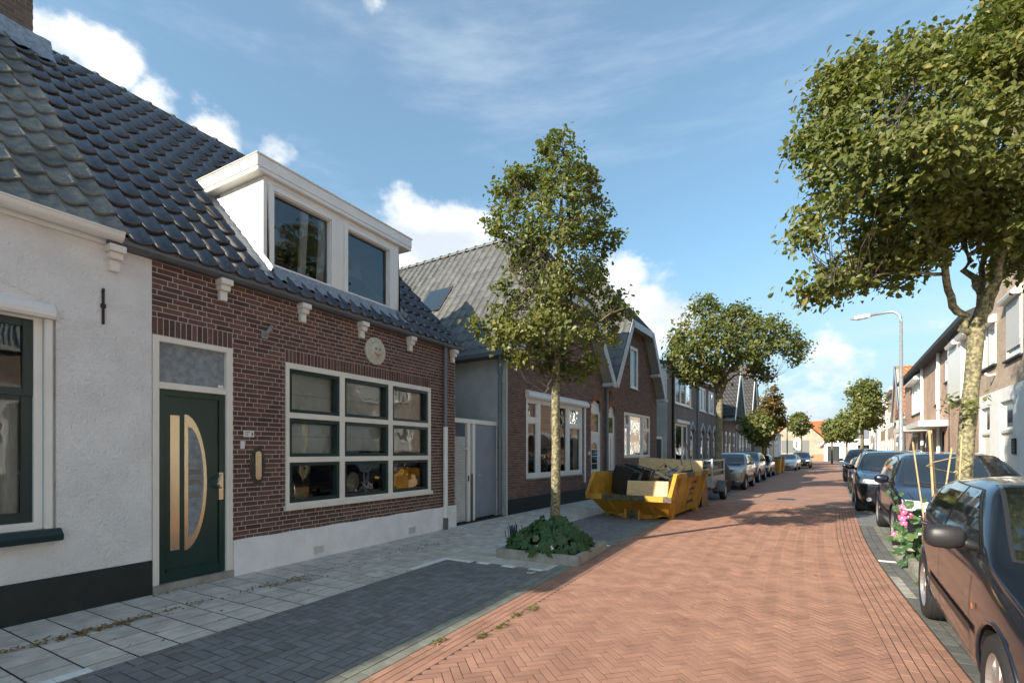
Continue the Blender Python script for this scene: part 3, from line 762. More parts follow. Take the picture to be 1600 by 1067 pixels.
# small wall fittings
b = MB(); b.box(0, .02, 4.16, 4.25, 3.15, 3.25, GALV); b.tube([(.02, 4.205, 3.2), (.09, 4.215, 3.24), (.15, 4.22, 3.31)], [.032, .028, .022], 10, GALV)
o = b.build('flag_holder', GALV, H1)
b = MB(); b.box(0, .012, 3.91, 4.055, 1.80, 1.885, WHITE); b.box(.012, .014, 3.925, 4.0, 1.86, 1.868, GREYPL); b.box(.012, .014, 3.925, 3.98, 1.84, 1.846, GREYPL); b.box(.012, .014, 3.925, 3.97, 1.822, 1.828, GREYPL)
b.box(.012, .014, 4.02, 4.035, 1.815, 1.865, INK); b.build('name_plate', WHITE, H1)
b = MB(); b.box(0, .03, 3.865, 3.915, 1.645, 1.745, WHITE); b.lathe([(.03, .012), (.034, .012), (.034, 0)], 10, 'x', m=CREAM, c=(0, 3.89, 1.715)); b.build('doorbell', WHITE, H1, bevel=.006)
ORN = material('oxidised_bronze', (.10, .09, .075), .7, metal=.3, var=.4, vs=60, bump=1, bs=130)
b = MB(); ol = [(4.105 + (.105 + .014 * math.sin(k * 2.6)) * math.cos(2 * math.pi * k / 48) , 1.42 + (.255 + .016 * math.cos(k * 2.1)) * math.sin(2 * math.pi * k / 48) * (1 if abs(math.sin(2 * math.pi * k / 48)) < .9 else .97)) for k in range(48)]
b.prism(ol, 'x', 0, .018, ORN); 
for k in range(24):
    t = 2 * math.pi * k / 24; b.lathe([(.018, .018), (.032, .012), (.034, 0)], 6, 'x', m=ORN, c=(0, 4.105 + .078 * math.cos(t), 1.42 + .21 * math.sin(t)))
lb = b.build('letter_slot', ORN, H1)
def pill(cy_, cz_, r, h, n=8): return [(cy_ + r * math.cos(t), cz_ + h + r * math.sin(t)) for t in [math.pi * k / n for k in range(n + 1)]] + [(cy_ + r * math.cos(t), cz_ - h + r * math.sin(t)) for t in [math.pi + math.pi * k / n for k in range(n + 1)]]
b = MB(); b.prism(pill(4.105, 1.42, .042, .15), 'x', .018, .034, GOLD); b.prism(pill(4.105, 1.42, .024, .135), 'x', .034, .042, GOLD); b.build('slot_flap', GOLD, lb)
# sun plaque: pale relief disc with rays and a smiling face
PLQ = material('pale_ceramic', (.70, .66, .54), .7, color2=(.52, .52, .43), vs=22, bump=1, bs=55, var=.15)
PLQ2 = material('ochre_line', (.30, .20, .10), .7)
b = MB(); b.lathe([(0, .235), (.022, .235), (.03, .22), (.03, 0)], 40, 'x', m=PLQ)
for k in range(14):
    t = 2 * math.pi * k / 14 + .15; t2 = t + .28
    b.prism([(.135 * math.cos(t - .16), .135 * math.sin(t - .16)), (.215 * math.cos(t2), .215 * math.sin(t2)), (.135 * math.cos(t + .16), .135 * math.sin(t + .16))], 'x', .03, .044, PLQ)
b.lathe([(.03, .135), (.045, .13), (.062, .10), (.072, .05), (.075, 0)], 24, 'x', m=PLQ)
pl = b.build('sun_plaque', PLQ); pl.location = (XF + .008, 6.27, 3.345); tag(pl, 'round pale plaque with a smiling sun face, on the bricks above the nine-pane window', 'wall plaque')
b = MB()
for s in (-1, 1):
    b.tube([(.074, s * .045 - .025, .035), (.08, s * .045, .048), (.074, s * .045 + .025, .035)], .006, 5, PLQ2); b.lathe([(.068, .014), (.08, .010), (.084, 0)], 8, 'x', m=CLEAR, c=(0, s * .045, .018))
b.tube([(.066, -.075, -.03), (.082, -.04, -.065), (.085, 0, -.075), (.082, .04, -.065), (.066, .075, -.03)], .008, 6, PLQ2); b.tube([(.08, -.02, -.095), (.08, .02, -.095)], .006, 5, PLQ2)
b.tube([(.078, 0, .03), (.098, 0, -.02), (.08, .0, -.035)], .012, 6, PLQ); b.build('face', PLQ2, pl)
# roof: 45.7 degree slope from the gutter up to the ridge
TP = math.tan(R(45.75)); EX, EZ = .13, 3.82; RX, RZ = -3.83, 3.82 + (.13 + 3.83) * TP
up1 = Vector((-1, 0, TP)).normalized(); SL = math.hypot(RX - EX, RZ - EZ)
b = MB(); b.prism([(EX - .06, EZ - .04), (RX, RZ - .05), (2 * RX - EX, EZ - .04)], 'y', 2.46, 8.66, DECK); b.build('roof_deck', DECK, H1)
tw, tlg = .2328, SL / 14.4
tiles(H1, 'roof_tile', (EX + .01, 2.55, EZ + .0), (0, 1, 0), up1, 26, 14, tw, tlg, 'glazed', GLAZED, 300, hand=1,
      skip=lambda c, r: 4.42 < 2.55 + (c + .5) * tw < 7.0 and 1 <= r < 6.2)
RIDGE = material('ridge_tile', (.055, .065, .062), .35, var=.3, vs=12, coat=.3)
for k in range(15):
    y = 2.95 + k * .39
    b = MB(); n = 8
    for (ya, yb, r) in ((y, y + .39, .10), (y - .012, y + .04, .122)):
        prof = [(RX + r * math.cos(t) * 1.05, RZ - .085 + r * math.sin(t)) for t in [math.pi * (k2 / n) for k2 in range(n + 1)]]
        b.prism(prof, 'y', ya, yb, RIDGE)
    b.build('ridge_tile', RIDGE, H1)
b = MB(); b.prism([(RX + .2, RZ - .23), (RX + .13, RZ - .06), (RX - .13, RZ - .06), (RX - .2, RZ - .23)], 'y', 2.9, 8.66, material('ridge_mortar', (.10, .095, .065), .9, var=.4, vs=9, bump=1, bs=30)); b.build('ridge_bedding', None, H1)
# dormer
DX = -.20; d0, d1, dz0, dz1 = 4.33, 7.10, 4.03, 5.50
def rx(z): return EX - (z - EZ) / TP
b = MB(); b.box(rx(5.5) - .3, DX - .1, d0 + .061, d1 - .061, 5.44, 5.499, WHITE); dm = b.build('dormer', WHITE, H1, label='white box dormer')
for (ya, yb) in ((d0, d0 + .06), (d1 - .06, d1)):
    b = MB(); b.prism([(DX - .002, dz0 - .02), (DX - .002, dz1), (rx(dz1) - .1, dz1), (rx(dz0 - .02) - .1, dz0 - .02)], 'y', ya, yb, WHITE); b.build('cheek', WHITE, dm)
b = MB(); b.box(DX + .07, rx(5.62) - .3, d0 - .13, 7.38, 5.50, 5.56, WHITE); b.box(DX + .075, rx(5.8), d0 - .14, 7.39, 5.56, 5.72, WHITE)
b.box(DX + .09, rx(5.8), d0 - .155, 7.405, 5.72, 5.745, CREAM); b.build('dormer_cornice', WHITE, dm, bevel=.008)
dc = [(4.50, 5.49, 4.30, 5.33), (5.86, 6.83, 4.30, 5.33)]
window(dm, 1, d0 + .062, d1 - .062, dz0, dz1 - .002, dc, WHITE, None, GLASS, x=DX, depth=.09, proud=0, room=.8, rsp=-.02, roomc=material('attic_room', (.45, .46, .48), .9))
for (a, c0) in ((4.47, 5.52), (5.83, 6.86)):
    b = MB(); frame_ring(b, 1, DX, DX + .022, a - .06, c0 + .06, 4.21, 5.42, .075, WHITE); b.build('sash', WHITE, dm, bevel=.005)
b = MB(); b.box(DX, DX + .05, d0 - .01, d1 + .01, dz0 - .0, 4.14, WHITE); b.build('dormer_sill', WHITE, dm, bevel=.006)
for (a, c0, m_, ph) in ((5.02, 5.16, CURTAIN, 0), (5.36, 5.50, CURTAIN, 1)):
    b = MB(); n = 12
    for k in range(n): 
        y_ = a + (c0 - a) * k / n; y2 = a + (c0 - a) * (k + 1) / n
        b.add([(DX - .14 + .02 * (k % 2), y_ - .04, 4.2), (DX - .14 + .02 * ((k + 1) % 2), y2 - .04, 4.2), (DX - .14 + .02 * ((k + 1) % 2), y2 + .03, 5.4), (DX - .14 + .02 * (k % 2), y_ + .03, 5.4)], [(0, 1, 2, 3)], m_)
    b.build('curtain', m_, dm, smooth=True)
# lead apron under the dormer and soakers along its cheeks: dressed over the tiles
b = MB(); n = 90
for i in range(n + 1):
    y = d0 - .10 + (d1 + .16 - d0) * i / n; wv = .017 * math.sin((y - 2.55) / tw * 2 * math.pi - 1.2) + rng.uniform(-.004, .004)
    for k, (dx, h) in enumerate(((.0, .115), (.03, .105), (.10, .085 + wv), (.185 + .012 * math.sin(i * .5), .072 + wv))):
        x_ = DX + .03 + dx; b.v.append((x_, y, EZ + (EX - x_) * TP + h + (0 if k > 1 else .02)))
    if i:
        o4 = (i - 1) * 4
        for k in range(3): b.f.append([o4 + k, o4 + k + 1, o4 + 5 + k, o4 + 4 + k]); b.m.append(0); b.r.append(0.0)
b.build('lead_apron', LEAD, H1, smooth=True)
for s, yy in ((-1, d0), (1, d1)):
    b = MB(); n = 40
    for i in range(n + 1):
        z = dz0 + .02 + (5.56 - dz0) * i / n; x_ = rx(z)
        for k, (dy, h) in enumerate(((.0, .17), (.008, .085), (.05, .07), (.13 + rng.uniform(-.02, .02), .062 + rng.uniform(-.008, .01)))):
            b.v.append((x_ + h * .7, yy + s * dy, z + h * .7))
        if i:
            o4 = (i - 1) * 4
            for k in range(3): b.f.append([o4 + k, o4 + k + 1, o4 + 5 + k, o4 + 4 + k]); b.m.append(0); b.r.append(0.0)
    b.build('lead_soaker', LEAD, H1)
b = MB(); b.box(-7.9, -.24, 2.86, 2.9, 0, 3.7, DECK); b.box(-7.9, -7.8, 2.9, 8.55, 0, 3.8, MORTAR); b.build('inner_wall', DECK, H1)
# things on the inside window ledge
b = MB(); b.lathe([(-.01, .15), (.01, .15)], 24, 'x', m=None); b.add([(.012, .15 * math.cos(2 * math.pi * k / 24), .15 * math.sin(2 * math.pi * k / 24)) for k in range(24)], [list(range(24))])
o = b.build('round_plate', material('pale_plate', (.35, .36, .34), .4)); o.location = (XF - .38, 6.13, 1.08); o.scale = (1, .9, 1.15); tag(o, 'pale oval plate standing on the window ledge behind the middle bottom pane', 'plate')
b = MB(); b.box(-.01, .01, -.28, .26, -.18, .17, WOOD); b.box(.01, .02, -.28, .26, .14, .17, WOODD)
o = b.build('wooden_tray', WOOD, bevel=.01); o.location = (XF - .36, 7.28, 1.12); o.rotation_euler = (R(-4), 0, 0); tag(o, 'light wooden tray leaning behind the bottom right window pane', 'tray')
b = MB(); b.box(-.06, .06, -.13, .13, 0, .18, WOOD); b.box(-.065, .065, -.135, -.125, .0, .22, WOODD); b.box(-.065, .065, .125, .135, 0, .22, WOODD); b.tube([(0, -.13, .21), (0, .13, .21)], .008, 6, WOODD)
o = b.build('wooden_basket', WOOD); o.location = (XF - .32, 5.0, .88); tag(o, 'small wooden basket behind the bottom left window pane', 'basket')
b = MB(); b.lathe([(0, .045), (.06, .05), (.1, .035), (.12, .012), (.17, .012)], 12, 'z', m=None); o = b.build('glass_jar', material('clear_ware', (.5, .53, .55), .1)); o.location = (XF - .28, 4.72, .88); tag(o, 'small clear jar at the left end of the window ledge', 'jar')
b = MB(); 
for k in range(9): b.tube([(0, 0, 0), (rng.gauss(0, .02), rng.gauss(0, .05), .1), (rng.gauss(0, .04), rng.gauss(0, .12), .2)], [.006, .005, .003], 5)
o = b.build('silver_twigs', STEEL); o.location = (XF - .3, 6.38, .88); tag(o, 'bunch of silvery twigs beside the pale plate behind the glass', 'decoration')

# ================================================================== WHITE HOUSE ON THE LEFT
H0 = thing('white_house', 'white rendered house with weathered grey roof tiles at the left edge', 'house', (XF, 0, 0), 0)
LW = (-.6, 1.99, .84, 3.0)
wall(H0, 'wall', 1, -2.0, Y0 - .001, 0, 3.76, [LW], STUCCO, .2, x=.012)
b = MB(); b.box(.012, .022, -2.0, Y0, 0, .385, BLACKP); b.build('plinth', BLACKP, H0)
# shallow arch above the window, cut as a proud moulding line
b = MB(); pts = [(.014, y, 3.02 + .30 * (1 - ((y - .55) / 1.46) ** 2)) for y in [-.9 + 2.9 * k / 24 for k in range(25)]]
b.tube(pts, .008, 6, STUCCO); b.tube([(.014, 2.0, 3.0), (.014, 2.0, .86)], .007, 6, CONC); b.build('arch_moulding', STUCCO, H0)
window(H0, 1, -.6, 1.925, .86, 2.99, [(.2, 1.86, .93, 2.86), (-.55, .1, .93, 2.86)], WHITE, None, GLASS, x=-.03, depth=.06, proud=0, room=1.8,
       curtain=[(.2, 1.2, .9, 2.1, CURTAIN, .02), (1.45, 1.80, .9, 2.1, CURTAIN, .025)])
b = MB(); frame_ring(b, 1, -.078, -.045, .2, 1.862, 2.13, 2.86, .075, DKGREEN); b.build('upper_sash', DKGREEN, H0, bevel=.005)
b = MB(); frame_ring(b, 1, -.088, -.06, .2, 1.862, .93, 2.17, .085, DKGREEN, .10); b.build('lower_sash', DKGREEN, H0, bevel=.005)
b = MB(); b.prism([(-.05, 2.88), (.07, 2.88), (.085, 2.91), (.085, 2.95), (.06, 3.0), (.02, 3.03), (-.05, 3.03)], 'y', -.6, 1.99, WHITE); b.build('shutter_box', WHITE, H0)
b = MB(); b.box(-.03, .022, 1.928, 1.985, .86, 2.88, WHITE); b.build('shutter_rail', WHITE, H0, bevel=.004)
b = MB(); b.prism([(.0, .86), (.05, .86), (.115, .80), (.105, .745), (.0, .745)], 'y', -.7, 2.04, DKGREEN); b.build('window_sill', DKGREEN, H0, bevel=.005)
gutter(H0, 1, -2.0, 2.50, .05, 3.875, WHITE, r=.085)
b = MB(); b.box(-.03, .06, -2, 2.42, 3.76, 3.82, WHITE); b.build('eave_board', WHITE, H0)
b = MB(); b.box(.012, .034, 2.375, 2.395, 2.93, 3.28, INK); b.box(.012, .04, 2.365, 2.405, 3.10, 3.14, INK); b.tube([(.02, 2.385, 3.26), (.035, 2.385, 3.30)], .014, 6, INK); b.build('wall_anchor', INK, H0)
b = MB(); b.prism([(EX - .06, EZ + .0), (RX, RZ - .05), (2 * RX - EX, EZ + .0)], 'y', -2, 2.45, DECK); b.build('roof_deck', DECK, H0)
tiles(H0, 'roof_tile', (EX - .01, -.45, EZ + .02), (0, 1, 0), up1, 12, 15, .25, SL / 15.2, 'old', OLDTILE, 200, jit=.008)
b = MB(); b.prism([(EX, EZ + .03), (RX, RZ), (2 * RX - EX, EZ)], 'y', -2.0, -.46, DARKROOF); b.build('roof', DARKROOF, H0)
b = MB()
for i in range(15):
    t0, t1 = i / 15, (i + 1) / 15
b.box(-5.9, .0, -2.0, -1.98, 0, 3.7, STUCCO); b.box(-7.8, -7.7, -1.98, 2.8, 0, 3.7, STUCCO); b.build('rear_wall', STUCCO, H0)
chim_y0, chim_y1, cx0, cx1, cz0_, cz1_ = 1.9, 2.86, RX - .28, RX + .40, 6.9, 9.2
b = MB(); b.box(cx0, cx1, chim_y0, chim_y1, cz0_, cz1_, MORTAR2); ch = b.build('chimney', MORTAR2, H0)
CB = material('chimney_brick', (.13, .095, .07), .85, var=.2, vs=24, pieces=.25)
mb = MB()
for r in range(int((cz1_ - cz0_) / .075)):
    z = cz0_ + r * .075
    for k in range(6):
        y = chim_y0 + k * .22 - (.11 if r % 2 else 0); a, c0 = max(y, chim_y0) + .006, min(y + .22, chim_y1) - .006
        if c0 - a > .03: mb.box(cx1 - .01, cx1 + .006, a, c0, z + .006, z + .068, CB, rng.random() * .99 + .005)
    for k in range(5):
        x_ = cx0 + k * .22 - (0 if r % 2 else .11); a, c0 = max(x_, cx0) + .006, min(x_ + .22, cx1) - .006
        if c0 - a > .03: mb.box(a, c0, chim_y1 - .01, chim_y1 + .006, z + .006, z + .068, CB, rng.random() * .99 + .005)
mb.build('chimney_bricks', CB, ch, kind='stuff')
b = MB(); n = 16
for i in range(n + 1):
    y = 1.7 + 1.36 * i / n
    for k, h in enumerate((0, .18, .42 + .03 * math.sin(i * 1.9))):
        x_ = cx1 + .012 + h * .55; b.v.append((x_, y, EZ + (EX - x_) * TP + .12 + (.18 if k == 0 else 0) + rng.uniform(-.01, .01)))
    if i:
        o3 = (i - 1) * 3
        for k in range(2): b.f.append([o3 + k, o3 + k + 1, o3 + 4 + k, o3 + 3 + k]); b.m.append(0); b.r.append(0.0)
b.build('chimney_flashing', LEAD, H0)
# the row goes on behind the camera; it throws the shadow that lies along the pavement
HB = thing('row_house', 'rendered row house standing behind the camera, its ridge shading the pavement', 'house', (XF, 0, 0), 0)
b = MB(); b.box(-7.8, -.05, -40, -2.02, 0, 3.15, STUCCO); b.build('wall', STUCCO, HB)
b = MB(); b.prism([(-.02, 3.15), (RX, RZ - .02), (2 * RX, 3.15)], 'y', -10.2, -2.02, DARKROOF)
b.prism([(-.02, 3.15), (RX, RZ - .75), (2 * RX, 3.15)], 'y', -40, -10.2, DARKROOF); b.build('roof', DARKROOF, HB)
# ================================================================== LEFT ROW BEYOND THE GATE (the street bends 4 degrees here)
AL = R(4.1); OB = Vector((-6.2, 10.75, 0)); ORR = Vector((3.9, 0, 0))
def fpt(O, s, n=0.0): return (O.x + math.sin(AL) * s + math.cos(AL) * n, O.y + math.cos(AL) * s - math.sin(AL) * n, 0)
def house(name, label, s0, O=OB): return thing(name, label, 'house', fpt(O, s0), -AL)
WB1 = brick_mat('brown_wall_brick', (.16, .095, .078), (.125, .075, .06), (.22, .19, .17), .22, .0625, ms=.16)
WB2 = brick_mat('grey_brown_wall_brick', (.19, .15, .13), (.155, .12, .105), (.22, .2, .18), .22, .0625, ms=.14)
WB3 = brick_mat('light_brown_wall_brick', (.50, .38, .28), (.42, .31, .225), (.44, .38, .31), .22, .0625, ms=.14)
WB4 = brick_mat('red_brown_wall_brick', (.52, .33, .24), (.43, .265, .185), (.40, .34, .28), .22, .0625, ms=.14)
WB5 = brick_mat('yellow_brown_brick', (.34, .225, .12), (.25, .155, .085), (.40, .35, .27), .22, .0625, ms=.14)
# ---- gate between the two houses
G = thing('garden_gate', 'white framed side gate with grey blue door between the two brick houses', 'gate', (XF - .16, 8.65, 0), 0)
b = MB()
for a, c in ((.0, .06), (.70, .82), (.92, 1.02), (2.0, 2.11)): b.box(-.08, 0, a, c, 0, 2.26, WHITE)
b.box(-.09, .012, 0, 2.13, 2.26, 2.36, WHITE); b.build('gate_frame', WHITE, G, bevel=.004)
GD = material('grey_blue_paint', (.23, .27, .33), .5, var=.07, vs=3)
b = MB(); b.box(-.05, -.012, 1.03, 1.99, .04, 2.25, GD)
d = b.build('door', GD, G); b = MB(); b.tube([(-.012, 1.07, 1.05), (.04, 1.07, 1.05), (.045, 1.19, 1.05)], .01, 6, STEEL); b.build('handle', STEEL, d)
PWB = brick_mat('white_painted_brick', (.55, .56, .53), (.50, .51, .49), (.40, .41, .39), .21, .0625, ms=.10)
b = MB(); b.box(-.02, .0, .065, .60, .03, 1.95, PWB); b.build('painted_panel', PWB, G)
b = MB(); b.box(-.06, .02, .52, .56, 1.66, 1.69, STEEL); b.box(-.01, .016, .60, .66, 1.655, 1.695, STEEL); b.box(-.0, .015, .83, .90, .0, 1.1, GREYPL); b.box(.0, .016, .72, .75, .93, 1.06, INK); b.build('gate_latch', STEEL, G)
b = MB(); b.box(-2.5, -2.4, -.1, 2.2, 0, 3.4, GREYSTUC); b.build('yard_wall', GREYSTUC, G)
# ---- gabled pair
def gable_wall(parent, y0, y1, outline, holes, mat, mat_name='gable_wall', x=0.0, thick=.12):
    """front wall cut to the roof outline: outline = list of (y,z) along the top from left to right"""
    b = MB(); ys = sorted({y0, y1, *[h[0] for h in holes], *[h[1] for h in holes], *[p[0] for p in outline if y0 < p[0] < y1]})
    def top(y):
        for (a, za), (c, zc) in zip(outline, outline[1:]):
            if a <= y <= c: return za + (zc - za) * (y - a) / max(1e-6, c - a)
        return outline[-1][1]
    for a, c in zip(ys, ys[1:]):
        m = (a + c) / 2; hs = sorted([(h[2], h[3]) for h in holes if h[0] < m < h[1]])
        segs = []; z = 0
        for h0, h1 in hs: segs.append((z, h0)); z = h1
        for z0_, z1_ in segs:
            if z1_ > z0_: b.add([(x, a, z0_), (x, c, z0_), (x, c, z1_), (x, a, z1_)], [(0, 1, 2, 3)], mat)
        b.add([(x, a, z), (x, c, z), (x, c, top(c)), (x, a, top(a))], [(0, 1, 2, 3)], mat)
    sg = 1
    for h in holes:
        for p, q in (((h[0], h[2]), (h[1], h[2])), ((h[0], h[3]), (h[1], h[3])), ((h[0], h[2]), (h[0], h[3])), ((h[1], h[2]), (h[1], h[3]))):
            b.add([(x, *p), (x, *q), (x - thick, *q), (x - thick, *p)], [(0, 1, 2, 3)], mat)
    return b.build(mat_name, mat, parent), top
BARGE = material('pale_grey_bargeboard', (.50, .51, .52), .5, var=.04, vs=3)
SOFFIT = material('beige_soffit', (.36, .35, .31), .6, var=.05, vs=3)
def barge(parent, line, ov=.42, w=.26, m=BARGE, back=.0, f=1, sof=SOFFIT):
    """boards along the gable edge; line = outline points; front face at ov, soffit behind it"""
    for (a, za), (c, zc) in zip(line, line[1:]):
        d = Vector((c - a, zc - za)).normalized(); nrm = Vector((-d.y, d.x))
        if nrm.y < 0: nrm = -nrm
        P = [(a, za), (c, zc), (c - nrm.x * w, zc - nrm.y * w), (a - nrm.x * w, za - nrm.y * w)]
        b = MB(); b.prism(P, 'x', f * ov, f * (ov - .035), m); bb_ = b.build('bargeboard', m, parent)
        q = MB(); P2 = [(a - nrm.x * w * .55, za - nrm.y * w * .55), (c - nrm.x * w * .55, zc - nrm.y * w * .55), (c - nrm.x * w * .65, zc - nrm.y * w * .65), (a - nrm.x * w * .65, za - nrm.y * w * .65)]
        q.prism(P2, 'x', f * (ov - .036), f * -.02, sof); q.build('soffit', sof, bb_)
H2 = house('gabled_brick_house', 'brown brick house with grey tiled gable roof, right beyond the side gate', 0)
o2 = [(-.25, 3.98), (1.5, 6.35), (4.65, 6.35), (6.5, 4.05)]
hol2 = [(.99, 4.50, .88, 3.06), (5.2, 6.15, .02, 3.42)]
gw, top2 = gable_wall(H2, 0, 6.5, o2, hol2, MORTAR2)
brick_face(H2, 1, 0.0, 6.5, .40, 6.3, hol2, BRICK2, 300, soldier=[], clipf=lambda y, z: z < top2(y) - .05)
b = MB(); b.box(0, .03, 0, 5.2, 0, .39, BLACKP); b.box(0, .03, 6.15, 6.5, 0, .39, BLACKP); b.build('plinth', BLACKP, H2)
b = MB(); b.box(-7.5, -.0, -.02, 0, 0, 4.1, GREYSTUC); b.box(-7.5, -7.4, 0, 6.5, 0, 4.1, GREYSTUC); b.build('side_wall', GREYSTUC, H2)
b = MB(); b.tube([(.06, -.05, 0), (.06, -.05, 3.9)], .035, 8, material('cream_corner', (.42, .42, .38), .6)); b.build('corner_strip', None, H2)
b = MB(); b.tube([(-.12, -.08, 4.05), (-.12, -.08, 3.55)], .06, 10, DPIPE); b.tube([(-.12, -.08, 3.5), (-.12, -.08, .02)], .05, 10, DPIPE)
for z in (.9, 1.7, 2.6, 3.3): b.lathe([(z, .066), (z + .03, .066)], 10, 'z', m=DPIPE, c=(-.12, -.08, 0))
b.build('downpipe', DPIPE, H2)
b = MB(); P = [(-.25 - .13, 3.99), (-.25 - .13, 4.1), (-.25 - .10, 4.12), (-.12, 4.12), (-.02, 3.98)]
b.prism([(p[0], p[1]) for p in P], 'x', -7.5, .40, ZINC); b.build('side_gutter', ZINC, H2)
upL = Vector((0, 1.75, 2.37)).normalized(); rl = math.hypot(3.35, 3.35 * 2.37 / 1.75)
zr2 = 3.98 + 3.35 * 2.37 / 1.75
b = MB()                # roof deck: both slopes, cut back by the hip
XE, XH = .40, -1.0
def slab(pts): b.add(pts, [tuple(range(len(pts)))], DECK)
slab([(XE, -.25, 3.98), (XE, 1.5, 6.35), (XH, 3.1, zr2), (-7.5, 3.1, zr2), (-7.5, -.25, 3.98)])
slab([(XE, 6.5, 3.98), (XE, 4.65, 6.35), (XH, 3.1, zr2), (-7.5, 3.1, zr2), (-7.5, 6.5, 3.98)])
slab([(XE, 1.5, 6.35), (XE, 4.65, 6.35), (XH, 3.1, zr2)])
b.build('roof_deck', DARKROOF, H2)
rr = rl / 15
tiles(H2, 'roof_tile', (XE - .02, -.27, 3.96 + .03), (-1, 0, 0), upL, 26, 15, .30, rr, 'flat', GREYTILE, 300, hand=1,
      skip=lambda c, r: (r + .6) * rr * upL.z + 3.98 > 6.35 and (XE - .02 - (c + .3) * .30) > XE - ((r + .6) * rr * upL.z + 3.98 - 6.35) * (XE - XH) / (zr2 - 6.35))
for k in range(17):
    b = MB(); x1 = XH + .05 - k * .39
    for (a, c, r) in ((x1, x1 - .39, .11), (x1 + .01, x1 - .05, .135)): b.prism([(3.1 + r * math.cos(t), zr2 - .0 + r * math.sin(t)) for t in [math.pi * q / 8 for q in range(9)]], 'x', a, c, GREYTILE)
    b.build('ridge_tile', GREYTILE, H2)
barge(H2, o2)

b = MB(); P0_ = Vector((-3.2, 1.15, 3.98 + 1.4 * 2.37 / 1.75 + .08)); 
b.box(0, 1.0, 0, 1.1, 0, .07, DKBLUE); b.box(.05, .95, .05, 1.05, .07, .075, CARGLASS)
nn = Vector((0, -upL.z, upL.y)); Mx = Matrix((Vector((-1, 0, 0)), upL, nn)).transposed().to_4x4()
b.build('roof_window', DKBLUE, H2, M=Matrix.Translation(P0_) @ Mx)
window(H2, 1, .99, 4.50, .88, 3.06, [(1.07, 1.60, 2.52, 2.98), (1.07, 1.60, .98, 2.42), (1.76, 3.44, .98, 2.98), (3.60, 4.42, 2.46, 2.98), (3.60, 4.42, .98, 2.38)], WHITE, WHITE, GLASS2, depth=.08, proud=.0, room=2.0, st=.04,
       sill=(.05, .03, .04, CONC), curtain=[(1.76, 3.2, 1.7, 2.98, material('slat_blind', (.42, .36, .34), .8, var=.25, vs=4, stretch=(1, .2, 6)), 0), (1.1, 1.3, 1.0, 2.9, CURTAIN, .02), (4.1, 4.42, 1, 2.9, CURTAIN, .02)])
b = MB(); b.prism([(.0, 3.06), (.12, 3.06), (.15, 3.11), (.13, 3.2), (.06, 3.27), (.0, 3.28)], 'y', .94, 4.78, WHITE); b.build('shutter_box', WHITE, H2)
b = MB(); b.box(.002, .05, 4.62, 4.70, .6, 3.06, WHITE); b.build('shutter_rail', WHITE, H2)
def arch_door(parent, y0, y1, z1, rise, col=WHITE, f=1, x=0.0, arch=True, glass=True, name='front_door'):
    """white framed door under a segmental arch, with a fanlight"""
    b = MB(); ym = (y0 + y1) / 2; n = 10
    def top(y): return z1 - rise + rise * (1 - ((y - ym) / ((y1 - y0) / 2)) ** 2) ** .5 if abs(y - ym) < (y1 - y0) / 2 else z1 - rise
    prof = [(y0, 0.05)] + [(y0 + (y1 - y0) * k / n, top(y0 + (y1 - y0) * k / n)) for k in range(n + 1)] + [(y1, .05)]
    b.prism(prof, 'x', x - f * .10, x - f * .16, col)
    b.box(x - f * .10, x - f * .07, y0, y0 + .07, .05, z1 - rise, col); b.box(x - f * .10, x - f * .07, y1 - .07, y1, .05, z1 - rise, col)
    b.box(x - f * .10, x - f * .07, y0 + .07, y1 - .07, 2.18, 2.26, col); b.box(x - f * .10, x - f * .07, y0 + .07, y1 - .07, z1 - rise - .05, z1 - rise, col)
    d = b.build(name, col, parent)
    b = MB(); b.box(x - f * .098, x - f * .092, y0 + .14, y1 - .14, 2.32, z1 - rise - .08, CARGLASS); b.build('fanlight', CARGLASS, d)
    b = MB(); b.box(x - f * .098, x - f * .085, y0 + .08, y1 - .08, .12, 2.16, col); 
    if glass:
        hw = (y1 - y0) / 2 - .24; b.prism([(ym - hw, 1.0), (ym + hw, 1.0), (ym + hw, 1.75)] + [(ym + hw * math.cos(t), 1.75 + hw * .8 * math.sin(t)) for t in [math.pi * k / 8 for k in range(1, 8)]] + [(ym - hw, 1.75)], 'x', x - f * .085, x - f * .08, CARGLASS)
        for z in (1.2, 1.45, 1.7): b.box(x - f * .08, x - f * .076, ym - hw, ym + hw, z - .01, z + .01, col)
        b.box(x - f * .08, x - f * .075, ym - hw * .5, ym + hw * .5, .8, .86, GREYPL)
    else:
        b.box(x - f * .085, x - f * .079, ym - .012, ym + .012, .2, 2.1, GREYPL)
    b.box(x - f * .085, x - f * .06, y0 + .12, y0 + .15, 1.02, 1.14, STEEL); b.build('door_leaf', col, d)
    if arch:
        k_ = 13; r_ = []
        for k in range(k_):
            t = (k + .5) / k_; y = y0 - .02 + (y1 - y0 + .04) * t; z = top(min(max(y, y0 + .01), y1 - .01)); 
            an = (t - .5) * -1.5; q = MB(); q.box(-.01, .008, -.028, .028, .0, .20, ARCHB)
            q.build('arch_brick', ARCHB, parent, M=Matrix.Translation((x + f * .004, y, z + .005)) @ Matrix.Rotation(an * (1 if f > 0 else 1) , 4, 'X'))
    return d
arch_door(H2, 5.2, 6.15, 3.42, .42)
b = MB(); b.box(0, .03, 4.98, 5.08, 1.5, 1.62, WHITE); b.build('house_number', WHITE, H2)
H3 = house('gabled_brick_house', 'brown brick house with tall narrow gable window, behind the yellow skip', 6.5)
o3 = [(0, 4.05), (1.72, 6.75), (4.4, 6.75), (6.35, 4.05)]
hol3 = [(.28, 1.02, .02, 3.32), (1.85, 5.1, 1.38, 3.18), (2.58, 3.50, 4.2, 5.93)]
